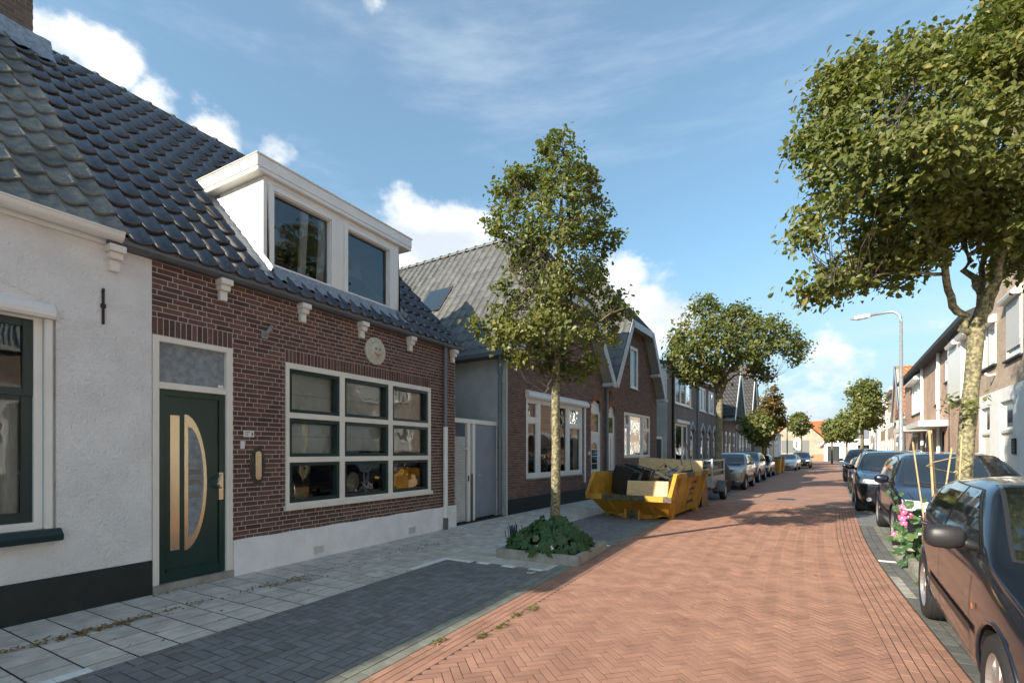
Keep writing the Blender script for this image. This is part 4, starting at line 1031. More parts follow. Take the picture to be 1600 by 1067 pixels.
gw, top3 = gable_wall(H3, 0, 6.1, o3, hol3, MORTAR2)
brick_face(H3, 1, 0.0, 6.1, .40, 6.7, hol3, BRICK2, 250, clipf=lambda y, z: z < top3(y) - .05)
b = MB(); b.box(0, .03, 1.03, 6.1, 0, .39, BLACKP); b.build('plinth', BLACKP, H3)
b = MB(); zr3 = 6.75 + 1.34 * 2.7 / 1.72; XH3 = -1.2
slab([(XE, 0, 4.05), (XE, 1.72, 6.75), (XH3, 3.06, zr3), (-7.5, 3.06, zr3), (-7.5, 0, 4.05)])
slab([(XE, 6.35, 4.05), (XE, 4.4, 6.75), (XH3, 3.06, zr3), (-7.5, 3.06, zr3), (-7.5, 6.35, 4.05)])
slab([(XE, 1.72, 6.75), (XE, 4.4, 6.75), (XH3, 3.06, zr3)]); slab([(-7.5, 0, 0), (-7.5, 6.3, 0), (-7.5, 6.3, 5), (-7.5, 0, 5)]); b.build('roof_deck', DARKROOF, H3)
up3 = Vector((0, 1.72, 2.70)).normalized(); rl3 = math.hypot(3.06, zr3 - 4.05); rr3 = rl3 / 14
tiles(H3, 'roof_tile', (XE - .02, 0, 4.07), (-1, 0, 0), up3, 14, 14, .30, rr3, 'flat', GREYTILE, 150,
      skip=lambda c, r: (r + .6) * rr3 * up3.z + 4.05 > 6.75 and (XE - .02 - (c + .3) * .30) > XE - ((r + .6) * rr3 * up3.z + 4.05 - 6.75) * (XE - XH3) / (zr3 - 6.75))
barge(H3, o3)
b = MB(); b.box(.02, .40, -.35, .12, 3.93, 4.06, BARGE); b.build('valley_box', BARGE, H3); 
b = MB(); b.box(.02, .40, 5.1, 5.55, 4.95, 5.08, BARGE); b.box(.02, .42, 5.95, 6.5, 3.93, 4.06, BARGE); b.build('gable_bracket', BARGE, H3)
b = MB(); b.tube([(.08, -.05, 3.95), (.08, -.05, .02)], .05, 10, DPIPE); b.build('downpipe', DPIPE, H3)
b = MB(); b.lathe([(0, .05), (.12, .045), (.2, .09), (.22, 0)], 10, 'z', m=WOODD, c=(.1, .35, 3.62)); b.box(0, .1, .33, .37, 3.8, 3.83, WOODD); b.build('wall_ornament', WOODD, H3)
arch_door(H3, .28, 1.02, 3.32, .36, glass=False)
window(H3, 1, 1.85, 5.1, 1.38, 3.18, [(1.92, 2.45, 2.68, 3.11), (1.92, 2.45, 1.45, 2.60), (2.55, 4.1, 1.45, 3.11), (4.2, 5.03, 2.6, 3.11), (4.2, 5.03, 1.45, 2.5)], CREAM, CREAM, GLASS2, depth=.08, room=2, st=.035, curtain=[(2.6, 2.9, 1.4, 3.1, CURTAIN, .02), (3.7, 4.1, 1.4, 3.1, CURTAIN, .02)])
window(H3, 1, 2.58, 3.50, 4.2, 5.93, [(2.66, 3.42, 4.28, 5.85)], WHITE, WHITE, GLASS, depth=.08, room=2, st=.04, sill=(.05, .03, .04, CONC), curtain=[(3.1, 3.4, 4.3, 5.85, CURTAIN, .02)])
# ---- two-storey grey brick house
H4 = house('terraced_house', 'two-storey grey brown brick terrace with white-framed upper windows, left of the street', 14.3)
up4 = [(1.5, 4.9, 4.15, 5.62), (7.0, 8.7, 4.15, 5.62), (9.6, 11.3, 4.15, 5.62)]
lo4 = [(1.5, 4.0, .95, 3.12)]; do4 = [(4.75, 5.65), (7.4, 8.3), (9.3, 10.2), (11.0, 11.9)]
wall(H4, 'wall', 1, 0, 12.4, 0, 5.85, up4 + lo4 + [(a, c, .02, 2.9) for a, c in do4], WB2, .15)
b = MB(); b.box(-6, -.001, -.015, 0, 0, 4.3, GREYSTUC); b.box(-6, -.001, -.015, 0, 4.3, 5.85, CREAM); b.box(-6, -5.9, 0, 12.4, 0, 5.8, WB2); b.box(-6, 0, 12.4, 12.415, 0, 5.85, WB2); b.build('side_wall', GREYSTUC, H4)  # cream on the upper side wall puts its sunlit tone into the colour
b = MB(); b.box(-6.2, .28, -.12, 12.5, 5.85, 5.97, WHITE); b.box(.28, .33, -.12, 12.5, 5.85, 6.02, WHITE); b.build('cornice', WHITE, H4)
b = MB(); b.prism([(.25, 6.0), (-3, 7.3), (-6.2, 6.0)], 'y', 0, 12.4, DARKROOF); b.build('roof', DARKROOF, H4)
b = MB(); b.tube([(.06, .9, 5.85), (.06, .9, 0)], .06, 8, INK); b.build('downpipe', INK, H4)
b = MB(); b.tube([(.06, 6.3, 5.85), (.06, 6.3, 0)], .05, 8, DPIPE); b.build('downpipe', DPIPE, H4)
window(H4, 1, 1.5, 4.9, 4.15, 5.62, [(1.58, 2.55, 4.22, 5.55), (2.68, 3.65, 4.22, 5.55), (3.78, 4.82, 4.22, 5.55)], WHITE, WHITE, GLASS, room=2, sill=(.08, .05, .06, WHITE), curtain=[(2.0, 2.5, 4.2, 5.6, CURTAIN, .02), (4.2, 4.7, 4.2, 5.6, CURTAIN, .02)])
for a in up4[1:]: window(H4, 1, *a, [(a[0] + .08, a[0] + .8, 4.22, 5.55), (a[0] + .92, a[1] - .08, 4.22, 5.55)], WHITE, WHITE, GLASS, room=2, sill=(.08, .05, .06, WHITE), curtain=[(a[0] + .5, a[1] - .1, 4.2, 5.6, CURTAIN, .02)])
window(H4, 1, 1.5, 4.0, .95, 3.12, [(1.58, 3.0, 1.03, 3.04), (3.1, 3.92, 1.03, 3.04)], WHITE, WHITE, GLASS2, room=2, sill=(.06, .03, .04, CONC), curtain=[(3.1, 3.9, 1, 3.1, CURTAIN, .02), (2.4, 3, 1, 3.1, CURTAIN, .02)])
b = MB(); b.box(0, .14, 1.4, 4.1, 3.14, 3.3, CREAM); b.build('shutter_box', CREAM, H4)
b = MB(); b.box(0, .03, .0, 12.4, 0, .35, BLACKP); b.build('plinth', BLACKP, H4)
for a, c in do4:
    arch_door(H4, a, c, 2.9, .3, arch=False)
    b = MB(); 
    m_ = (a + c) / 2; b.prism([(a - .15, 2.85), (m_, 3.3), (c + .15, 2.85), (c + .15, 2.97), (m_, 3.42), (a - .15, 2.97)], 'x', 0, .05, BARGE); b.build('hood_mould', BARGE, H4)

# the stuccoed link with a small door between them
LK = thing('garden_door', 'small cream framed door in the grey gap before the terrace', 'door', fpt(OB, 12.65, -.25), -AL)
b = MB(); frame_ring(b, 1, 0, .08, .1, 1.5, 0, 2.35, .12, CREAM, .02); b.build('door_frame', CREAM, LK)
b = MB(); b.box(.0, .04, .22, 1.38, .02, 2.23, DKBLUE); b.build('door', DKBLUE, LK)
# ---- row of steep gables
def steep(s0, wdt, zpk, label, wins, mat=WB2, ze=4.25, ov=.9, b0=1.2, b1=5.2):
    h = house('gabled_terrace_house', label, s0)
    outl = [(0, ze), (b0, ze), ((b0 + b1) / 2, zpk), (b1, ze), (wdt, ze)]
    holes = [(y - .38, y + .38, .9, 3.0) for y in wins]
    gw_, tp = gable_wall(h, 0, wdt, outl, holes, mat)
    for q in holes: window(h, 1, *q, [(q[0] + .07, q[1] - .07, .97, 2.1), (q[0] + .07, q[1] - .07, 2.18, 2.93)], WHITE, WHITE, GLASS, room=1.5, st=.03, curtain=[(q[0] + .1, q[0] + .4, 1, 2.9, CURTAIN, .02)])
    for q in holes:
        b = MB(); m_ = (q[0] + q[1]) / 2; b.prism([(q[0], 3.0), (q[0], 3.02)] + [(m_ - .38 * math.cos(t), 3.02 + .16 * math.sin(t)) for t in [math.pi * k / 6 for k in range(7)]] + [(q[1], 3.0)], 'x', -.02, .012, WHITE); b.build('arch_panel', WHITE, h)
    b = MB(); b.prism([(.18, ze - .05), (-3.2, 8.0), (-7, ze)], 'y', 0, wdt, DARKROOF)
    m_ = (b0 + b1) / 2
    b.prism([(b0 - .1, ze), (m_, zpk + .1), (b1 + .1, ze)], 'x', -3.0, ov - .05, DARKROOF); b.build('roof', DARKROOF, h)
    barge(h, [(b0 - .15, ze - .25), (m_, zpk + .12), (b1 + .15, ze - .25)], ov=ov, w=.3, m=WHITE)
    b = MB(); b.prism([(b0 + .25, ze + .02), (m_, zpk - .35), (b1 - .25, ze + .02)], 'x', .0, .02, mat); b.build('gable_infill', mat, h)
    b = MB(); b.tube([(.08, b1 + .3, ze), (.08, b1 + .3, 0)], .05, 8, CREAM); b.build('downpipe', CREAM, h)
    b = MB(); b.box(-7, 0, -.01, 0, 0, ze, mat); b.box(-7, 0, wdt, wdt + .01, 0, ze, mat); b.box(0, .03, 0, wdt, 0, .35, BLACKP); b.build('side_wall', mat, h)
    return h
steep(26.75, 8.6, 8.0, 'grey brown gabled house, first of the two steep white-edged gables down the left row', (1.6, 3.4, 5.0, 7.0), b0=1.9, b1=7.3)
steep(35.4, 8.4, 8.8, 'grey brown gabled house, second of the two steep white-edged gables, before the tall roof', (1.4, 3.0, 5.2, 6.8), b0=1.6, b1=6.6)
TR_ = house('mansard_house', 'tall house with steep brown tiled roof standing above the left row', 46.0)
BRT = brick_mat('brown_tile', (.13, .095, .075), (.105, .075, .06), (.05, .04, .03), .25, .3, ms=.12, off=0)
b = MB(); b.box(-6, 0, 0, 6.5, 0, 4.0, WB2); b.build('wall', WB2, TR_)
b = MB(); b.add([(.1, -.1, 4), (.1, 6.6, 4), (-6, 6.6, 4), (-6, -.1, 4), (-.55, .9, 10.8), (-.55, 5.6, 10.8), (-5, 5.6, 10.8), (-5, .9, 10.8)], [(0, 1, 5, 4), (1, 2, 6, 5), (2, 3, 7, 6), (3, 0, 4, 7), (4, 5, 6, 7)], BRT); b.build('roof', BRT, TR_)
b = MB(); b.box(-1.2, .1, 2.3, 4.3, 4.6, 7.6, BRT); b.box(.1, .14, 2.6, 4.0, 5.0, 7.1, CARGLASS); b.build('dormer', BRT, TR_)
for i, (s0, w_, mt, ze, lab, cnt) in enumerate(((52.6, 7, STUCCO, 4.4, 'low white house far down the left row', 3), (59.7, 6.5, WB4, 4.4, 'low red brown brick house far down the left row', 2), (66.3, 10, STUCCO, 4.2, 'last low house of the left row before the end of the street', 3))):
    h = house('row_house', lab, s0); hs = [(1 + k * 2, 2 + k * 2, .2 if k % 2 else .8, 2.8) for k in range(cnt)]
    wall(h, 'wall', 1, 0, w_, 0, ze, hs, mt, .15)
    for q in hs: window(h, 1, *q, [(q[0] + .07, q[1] - .07, q[2] + .07, 2.05), (q[0] + .07, q[1] - .07, 2.12, 2.73)], WHITE, None, GLASS, room=1.2)
    b = MB(); b.prism([(.25, ze), (-3.3, ze + 2.6), (-7, ze)], 'y', 0, w_, DARKROOF); b.box(.2, .3, 0, w_, ze - .05, ze + .08, WHITE); b.build('roof', DARKROOF, h)
    b = MB(); b.box(-7, 0, -.01, 0, 0, ze, mt); b.box(-7, 0, w_, w_ + .01, 0, ze, mt); b.build('side_wall', mt, h)

# ================================================================== RIGHT ROW (faces the sun)
def rhouse(name, label, s0): return thing(name, label, 'house', fpt(ORR, s0), -AL)
SHUT = material('shutter_slats', (.55, .55, .54), .5)
R1 = rhouse('rendered_house', 'house with white rendered ground floor and light brown brick above, behind the big right tree', -12)
def Y(s): return s + 12
wl = []
lo = [(19.75, 20.85, .1, 2.95), (17.5, 18.7, .1, 2.98), (14.6, 15.9, .8, 2.95), (12.4, 13.3, .1, 2.9), (9.4, 11.2, .8, 2.9), (6.2, 7.2, .1, 2.9), (3.5, 5.3, .8, 2.9), (0, 1, .1, 2.9), (-3.5, -1.5, .8, 2.9), (-7, -5, .8, 2.9)]
hi = [(19.2, 19.95, 4.15, 5.35), (20.2, 20.8, 4.15, 5.35), (16.85, 18.15, 4.05, 5.55), (12.6, 14.2, 4.1, 5.5), (8.2, 9.8, 4.1, 5.5), (3.6, 5.2, 4.1, 5.5), (-1, .6, 4.1, 5.5), (-6, -4, 4.1, 5.5)]
wall(R1, 'ground_floor_wall', -1, 0, Y(21.1), 0, 3.35, [(Y(a), Y(c), d, e) for a, c, d, e in lo], STUCCO, .25, x=-.03)
wall(R1, 'brick_wall', -1, 0, Y(21.1), 3.35, 7.0, [(Y(a), Y(c), d, e) for a, c, d, e in hi], WB3, .18)
b = MB(); b.box(8, 8.1, 0, Y(21.1), 0, 8, WB3); b.box(0, 8, Y(21.1), Y(21.11), 0, 7, WB3); b.build('side_wall', WB3, R1)
b = MB(); b.prism([(-.15, 6.95), (4, 9.6), (8.2, 6.95)], 'y', 0, Y(21.1), REDTILE); b.build('roof', REDTILE, R1)
b = MB(); b.box(-.2, 0, 0, Y(21.1), 6.93, 7.08, WHITE); b.build('eave', WHITE, R1)
for a, c, d, e in lo:
    if d < .5:
        b = MB(); b.box(.06, .11, Y(a), Y(c), d - .08, e, WHITE); b.box(.04, .06, Y(a) + .1, Y(c) - .1, .2, 2.1, CREAM); b.box(-.02, .06, Y(a), Y(c), 2.12, 2.2, CREAM); b.box(.045, .062, Y(a) + .15, Y(c) - .15, 2.3, e - .12, CARGLASS)
        b.build('front_door', WHITE, R1)
    else: window(R1, -1, Y(a), Y(c), d, e, [(Y(a) + .08, (Y(a) + Y(c)) / 2 - .04, d + .08, e - .08), ((Y(a) + Y(c)) / 2 + .04, Y(c) - .08, d + .08, e - .08)], WHITE, None, GLASS, x=-.02, room=1.5, sill=(.05, .05, .06, CONC), curtain=[(Y(a) + .1, Y(a) + .5, d, e, CURTAIN, .02), (Y(c) - .5, Y(c) - .1, d, e, CURTAIN, .02)])
for a, c, d, e in hi:
    w_ = window(R1, -1, Y(a), Y(c), d, e, [(Y(a) + .08, Y(c) - .08, d + .08, e - .08)], WHITE, WHITE, GLASS, x=-.0, proud=.02, room=1.5, sill=(.08, .08, .06, DKBLUE), curtain=[(Y(a) + .1, Y(c) - .2, d, e, CURTAIN, .02)])
    b = MB(); b.prism([(0, e), (-.2, e), (-.23, e + .06), (-.1, e + .22), (0, e + .22)], 'y', Y(a) - .04, Y(c) + .04, WHITE); b.build('shutter_box', WHITE, w_)
b = MB()
for k in range(26): b.box(-.025, -.035, Y(16.92), Y(18.08), 4.30 + k * .048, 4.342 + k * .048, SHUT)
b.build('roller_shutter', SHUT, R1)
b = MB(); b.box(-.04, -.07, Y(17.15), Y(17.45), 1.55, 1.95, INK); 
for k in range(4): b.box(-.07, -.073, Y(17.19), Y(17.41), 1.62 + k * .08, 1.65 + k * .08, GREYPL)
b.build('mailbox', INK, R1)
b = MB(); b.tube([(0, Y(19.3), 3.85), (-.15, Y(19.3), 3.82), (-.22, Y(19.3), 3.9)], .035, 8, WHITE); b.build('wall_lamp', WHITE, R1)
R2 = rhouse('brick_terrace', 'red brown two-storey terrace with white door canopies and downpipes on the right', 21.2)
def Y(s): return s - 21.2
hi = [(37.6, 36.2), (36.0, 34.0), (24.6, 23.0), (26.9, 26.0)]
hs = [(Y(33.7), Y(37.5), 3.75, 5.5), (Y(28.3), Y(29.3), 3.75, 5.5), (Y(26.2), Y(26.9), 4.5, 5.4), (Y(22.3), Y(23.3), 3.75, 5.5), (Y(23.0) + 1.0, Y(25.5), 3.75, 5.5)]
ls = [(Y(35.3), Y(37.6), .9, 2.6), (Y(32.3), Y(33.2), .05, 2.5), (Y(30.5), Y(31.4), .05, 2.5), (Y(27.2), Y(28.6), .05, 2.5), (Y(22.6), Y(23.8), .9, 2.7)]
wall(R2, 'wall', -1, 0, 20, 0, 6.0, hs + ls, WB4, .2)
for q in hs: window(R2, -1, *q, [(q[0] + .08 + k * (q[1] - q[0] - .08) / 3, q[0] + (k + 1) * (q[1] - q[0] - .08) / 3, q[2] + .08, q[3] - .08) for k in range(3)] if q[1] - q[0] > 2 else [(q[0] + .08, q[1] - .08, q[2] + .08, q[3] - .08)], WHITE, WHITE, GLASS, room=1.5, proud=.02, sill=(.07, .05, .06, DKBLUE), curtain=[(q[0] + .1, q[1] - .1, q[2], q[3], CURTAIN, .02)])
for q in ls:
    if q[2] > .5: window(R2, -1, *q, [(q[0] + .08, (q[0] + q[1]) / 2 - .03, q[2] + .08, q[3] - .08), ((q[0] + q[1]) / 2 + .03, q[1] - .08, q[2] + .08, q[3] - .08)], WHITE, WHITE, GLASS, room=1.5, curtain=[(q[0] + .1, q[1] - .1, q[2], q[3], CURTAIN, .02)])
    else:
        b = MB(); b.box(.1, .15, q[0], q[1], .05, 2.5, DKBLUE); b.box(.08, .1, q[0], q[0] + .12, .05, 2.5, WHITE); b.box(.08, .1, q[1] - .12, q[1], .05, 2.5, WHITE); b.build('front_door', DKBLUE, R2)
for a, c in ((36.9, 31.9), (31.0, 26.4)):
    b = MB(); b.box(-.95, 0, Y(a), Y(c), 2.68, 2.92, WHITE); b.build('canopy', WHITE, R2)
b = MB(); b.prism([(-.45, 5.95), (-.45, 6.13), (4.5, 8.3), (8.5, 6.1), (8.5, 5.95)], 'y', 0, 19.9, DKBLUE); b.build('roof', DKBLUE, R2)
b = MB(); b.box(8.2, 8.3, 0, 20, 0, 6, WB4); b.box(0, 8.2, 20, 20.01, 0, 6, WB4); b.box(-.15, 0, 1.85, 4.3, 3.5, 5.95, WHITE); b.build('rear_wall', WB4, R2)
for s in (32.9, 28.05): b = MB(); b.tube([(-.08, Y(s), 5.95), (-.08, Y(s), .0)], .07, 10, WHITE); b.build('downpipe', WHITE, R2)
for s in (24.4, 22.6):
    b = MB(); b.prism([(0, 5.55), (-.3, 5.55), (-.34, 5.65), (-.15, 5.85), (0, 5.85)], 'y', Y(s) - .8, Y(s) + .5, WHITE); b.build('shutter_box', WHITE, R2)
b = MB(); b.prism([(0, 5.5), (-.35, 5.5), (-.38, 5.6), (-.15, 5.8), (0, 5.8)], 'y', Y(33.6), Y(37.6), WHITE); b.build('shutter_box', WHITE, R2)
# orange roof and the houses further down on the right
R3 = rhouse('orange_roof_house', 'house with orange tiled roof and grey gable edge beyond the brick terrace', 41.3)
b = MB(); b.box(0, 8, 0, 5.5, 0, 4.2, STUCCO); b.build('wall', STUCCO, R3)
b = MB(); b.prism([(0, 4.1), (2.75, 7.7), (5.5, 4.1)], 'x', -.1, 8, REDTILE); b.build('roof', REDTILE, R3)
b = MB(); b.prism([(.25, 4.2), (2.75, 7.4), (5.25, 4.2)], 'x', -.04, -.02, STUCCO); b.build('gable_wall', STUCCO, R3)
ob = [( -.15, 3.95), (2.75, 7.85), (5.65, 3.95)]
barge(R3, ob, ov=.35, w=.35, m=material('grey_blue_board', (.25, .29, .34), .5), f=-1)
for q in ((1.2, 2.0, .1, 2.6), (3.2, 4.4, .8, 2.6), (2.3, 3.2, 4.6, 6.2)):
    b = MB(); b.box(-.05, -.09, q[0] - .08, q[1] + .08, q[2], q[3] + .08, WHITE); b.box(-.09, -.095, q[0], q[1], q[2] + .06, q[3], CARGLASS); b.build('window', WHITE, R3)
b = MB(); b.box(2.2, 2.9, 2.4, 3.1, 7.0, 8.5, GREYSTUC); b.build('chimney', GREYSTUC, R3)
for i, (s0, w_, mt, ze, lab) in enumerate(((47.2, 7, WB3, 6.4, 'light brown two-storey house beyond the orange roof on the right'), (54.4, 7.5, WB5, 5.6, 'yellow brown two-storey house far down the right row'), (62.2, 8.5, STUCCO, 7.2, 'white flat-roofed house far down the right row'), (71, 8, WB3, 5.6, 'last light brown house of the right row'))):
    h = rhouse('row_house', lab, s0); hs = []
    for k in range(3):
        y = 1 + k * 2.1; hs += [(y, y + .95, .2 if k == 1 else .8, 2.7), (y, y + .95, 3.6, 5.0)]
    wall(h, 'wall', -1, 0, w_, 0, ze, hs, mt, .15)
    for q in hs: window(h, -1, *q, [(q[0] + .08, q[1] - .08, q[2] + .08, q[3] - .08)], WHITE, WHITE, GLASS, room=1.2, proud=.02, curtain=[(q[0] + .1, q[1] - .1, q[2], q[3], CURTAIN, .02)])
    b = MB(); b.box(-.35, 8, -.05, w_ + .05, ze, ze + .22, WHITE); b.build('cornice', WHITE, h)
    b = MB(); b.prism([(0, ze + .22), (4, ze + (2.2 if i != 2 else .4)), (8, ze + .22)], 'y', 0, w_, DARKROOF); b.build('roof', DARKROOF, h)
    b = MB(); b.box(0, 8, -.01, 0, 0, ze, mt); b.box(0, 8, w_, w_ + .01, 0, ze, mt); b.box(-.02, 0, 0, w_, 0, .1, mt); b.build('side_wall', mt, h)
    for yy in (.3, w_ - .3): b = MB(); b.tube([(-.06, yy, ze), (-.06, yy, 0)], .05, 6, WHITE); b.build('downpipe', WHITE, h)
# ================================================================== end of the street
def endx(u, t): p = at(u, 706, t); return p
EB = at(1246, 717, 88); EB.z = 0
EH = thing('brick_house', 'light brown brick house with grey garage shutter closing the end of the street', 'house', EB, R(-4))
LBK = brick_mat('end_house_brick', (.42, .31, .22), (.36, .26, .19), (.46, .40, .33), .22, .07, ms=.1)
gwo = [(-4.3, 3.6), (-.1, 7.7), (4.0, 3.6)]
b = MB(); b.prism([(-4.4, -.1), (-4.4, 3.8), (-.1, 8.0), (4.1, 3.8), (4.1, -.1)], 'y', 0, 14, LBK); b.build('wall', LBK, EH)
b = MB()
for s in (1, -1): b.add([(-.1, -.35, 8.15), (-.1 + s * 4.9, -.35, 3.4), (-.1 + s * 4.9, 14, 3.4), (-.1, 14, 8.15)], [(0, 1, 2, 3)], REDTILE); b.add([(-.1, -.35, 8.0), (-.1 + s * 4.9, -.35, 3.25), (-.1 + s * 4.9, 14, 3.25), (-.1, 14, 8.0)], [(0, 1, 2, 3)], WOODD)
b.build('roof', REDTILE, EH)
b = MB(); b.box(-2.5, 1.8, -.05, .02, 1.5, 3.7, material('garage_grey', (.15, .155, .15), .6)); b.build('garage_shutter', None, EH)
b = MB(); b.box(-.6, .7, -.06, 0, 5.2, 6.8, WHITE); b.box(-.45, .55, -.07, -.06, 5.35, 6.65, CARGLASS); b.build('window', WHITE, EH)
b = MB(); b.box(-4.4, 4.1, -.06, -.0, 0, 1.2, material('end_plinth', (.32, .20, .11), .8)); b.build('plinth', None, EH)
b = MB(); b.box(4.1, 7.6, .6, 14, 0, 3.3, LBK); b.box(4.3, 5.8, .5, .6, 0, 3.0, WHITE); b.box(4.5, 5.6, .48, .5, .3, 2.0, CARGLASS); b.box(4.5, 5.6, .48, .5, 2.2, 2.85, CARGLASS); b.box(4.75, 5.1, .46, .48, .4, 1.6, WHITE); b.build('glass_entrance', LBK, EH)
b = MB(); b.box(-12, 30, 14, 15, 0, 4, LBK); b.add([(-12, 9, 4.2), (30, 9, 4.2), (30, 16, 7.9), (-12, 16, 7.9)], [(0, 1, 2, 3)], REDTILE); b.add([(-12, 23, 4.2), (30, 23, 4.2), (30, 16, 7.9), (-12, 16, 7.9)], [(0, 1, 2, 3)], REDTILE); b.build('long_roof', REDTILE, EH)
WE = thing('white_house', 'white house with dark grey roof at the far end right of the brick house', 'house', at(1318, 706, 84) - Vector((0, 0, 1.6)), R(-4))
b = MB(); b.prism([(-2.8, 0), (-2.8, 3.4), (3.0, 8.6), (9, 3.4), (9, 0)], 'y', 0, 12, STUCCO); b.build('wall', STUCCO, WE)
b = MB(); b.add([(3.0, -.4, 8.9), (-3.7, -.4, 2.9), (-3.7, 12, 2.9), (3, 12, 8.9)], [(0, 1, 2, 3)], DKBLUE); b.add([(3.0, -.4, 8.9), (9.7, -.4, 2.9), (9.7, 12, 2.9), (3, 12, 8.9)], [(0, 1, 2, 3)], DKBLUE); b.build('roof', DKBLUE, WE)
b = MB(); b.prism([(-3.8, 2.7), (3, 8.75), (3, 8.35), (-3.4, 2.65)], 'y', -.5, -.38, WHITE); b.build('bargeboard', WHITE, WE)
b = MB(); b.prism([(-2.2, 3.8), (3, 8.4), (8.4, 3.8)], 'y', -.05, -.01, material('slate_cladding', (.14, .16, .19), .6)); b.build('cladding', None, WE)
b = MB(); b.box(-2.3, -.6, -.1, 0, 0, 2.6, DKBLUE); b.box(2, 6, -.1, 0, 1.6, 2.8, CARGLASS); b.box(3.9, 4.1, -.12, -.1, 1.6, 2.8, WHITE); b.build('window_band', DKBLUE, WE)
# ------------------------------------------------------------------ trees and plants
def inside(poly, x, y):
    c = False; j = len(poly) - 1
    for i in range(len(poly)):
        if (poly[i][1] > y) != (poly[j][1] > y) and x < (poly[j][0] - poly[i][0]) * (y - poly[i][1]) / (poly[j][1] - poly[i][1]) + poly[i][0]: c = not c
        j = i
    return c
def edist(poly, x, y):
    d = 1e9
    for i in range(len(poly)):
        a = Vector(poly[i]); b_ = Vector(poly[(i + 1) % len(poly)]); p = Vector((x, y)); ab = b_ - a
        t = max(0, min(1, (p - a).dot(ab) / ab.length_squared)); d = min(d, (p - a - ab * t).length)
    return d
def tree(name, label, group, t, poly, trunk, limbs, leafsize, nclu, nleaf, lm, bark, clr=.28, depth=1.0, gap=.47, seed=1, extra=None, trunk_smooth=True, hole=2.3):
    """the crown fills a real volume: its outline seen from the street, and as deep as it is wide"""
    r_ = random.Random(seed); base = Vector(trunk[0][0])
    root = thing(name, label, 'tree', base, 0, group); inv = -base
    b = MB(); b.tube([Vector(p) + inv for p, r in trunk], [r for p, r in trunk], 14, bark); tk = b.build('trunk', bark, root, smooth=True)
    skel = [(Vector(p), r) for p, r in trunk[len(trunk) // 2:]]
    def seg(path, r0, r1):
        out = []
        for i in range(len(path) - 1):
            for k in range(4): out.append(path[i].lerp(path[i + 1], k / 4))
        out.append(path[-1]); out = [p + Vector((r_.gauss(0, .03), r_.gauss(0, .03), r_.gauss(0, .02))) * (0 if i == 0 else 1) for i, p in enumerate(out)]
        rr_ = [r0 + (r1 - r0) * (i / (len(out) - 1)) ** .8 for i in range(len(out))]; return out, rr_
    for path, r0, r1 in limbs:
        pts, rs = seg([Vector(p) for p in path], r0, r1); b = MB(); b.tube([p + inv for p in pts], rs, 9, bark); b.build('branch', bark, root, smooth=True)
        skel += list(zip(pts, rs))
    us = [p[0] for p in poly]; vs = [p[1] for p in poly]; cl = []
    tries = 0; sc = t / 767
    while len(cl) < nclu and tries < nclu * 60:
        tries += 1; u = r_.uniform(min(us), max(us)); v = r_.uniform(min(vs), max(vs))
        if not inside(poly, u, v): continue
        e = edist(poly, u, v) * sc; D = min(2.2, .25 + (e * 2.2) ** .75) * depth
        w = r_.uniform(-1, 1); 
        # leaves sit mostly towards the outside
        if abs(w) < .45 and e > .5 and r_.random() < .55: continue
        p = at(u, v, t + w * D) ; p = Vector((p.x, p.y, 1.6 + (706 - v) / 767 * (t))) if False else at(u, v, t + w * D)
        if noise.noise(p * hole + Vector((seed * 3.1, 0, 0))) * .5 + .5 < (gap - .085 if e > .32 else gap): continue
        cl.append(p)
    tw = MB(); lf = MB()
    for p in cl:
        q, rq = min(skel, key=lambda s: (s[0] - p).length * r_.uniform(.75, 1.35) + .3 * max(0, s[0].z - p.z + .1))
        m_ = (q + p) / 2 + Vector((r_.gauss(0, .08), r_.gauss(0, .08), -.06 * (p - q).length))
        tw.tube([q + inv, m_ + inv, p + inv], [min(rq, .006 + .004 * (p - q).length), .005, .002], 4, TWIG, caps=False)
        n = int(nleaf * r_.uniform(.6, 1.3)); out = (p - at(sum(us) / len(us), sum(vs) / len(vs), t)).normalized()
        for _ in range(n):
            d = Vector((r_.gauss(0, 1), r_.gauss(0, 1), r_.gauss(0, .75))) * clr * .62
            nn_ = Vector((r_.gauss(0, .6), r_.gauss(0, .6), .55)) + out * .35 + Vector((-.25, -.35, .2)) * .6
            s = leafsize * r_.uniform(.5, 1.3)
            nn_.normalize(); a = nn_.orthogonal().normalized(); a = Matrix.Rotation(r_.uniform(0, 6.28), 3, nn_) @ a
            a = (a + Vector((0, 0, -.45))).normalized(); c = nn_.cross(a); c.normalize(); nn_ = a.cross(c); o = p + d + inv
            k = len(lf.v); f_ = nn_ * s * r_.uniform(.02, .22); dr = nn_ * s * r_.uniform(-.05, .25)
            lf.v += [tuple(o - a * s * .45), tuple(o + a * s * .05 - dr * .2), tuple(o + a * s * .62 - dr), tuple(o + c * s * .38 - a * s * .22 + f_), tuple(o + c * s * .30 + a * s * .22 + f_ - dr * .4), tuple(o - c * s * .38 - a * s * .22 + f_), tuple(o - c * s * .30 + a * s * .22 + f_ - dr * .4)]
            lf.f += [[k, k + 1, k + 4, k + 3], [k + 1, k + 2, k + 4], [k, k + 5, k + 6, k + 1], [k + 1, k + 6, k + 2]]; lf.m += [0] * 4; x = r_.random(); lf.r += [x] * 4
    tw.build('twigs', TWIG, root, kind='stuff'); lf.mats = [lm]; lf.build('crown', lm, root)
    if extra: extra(root, inv)
    return root
GT = 'street trees along the road'
def T(*a): return [(at(*p[:3]), p[3]) for p in a]
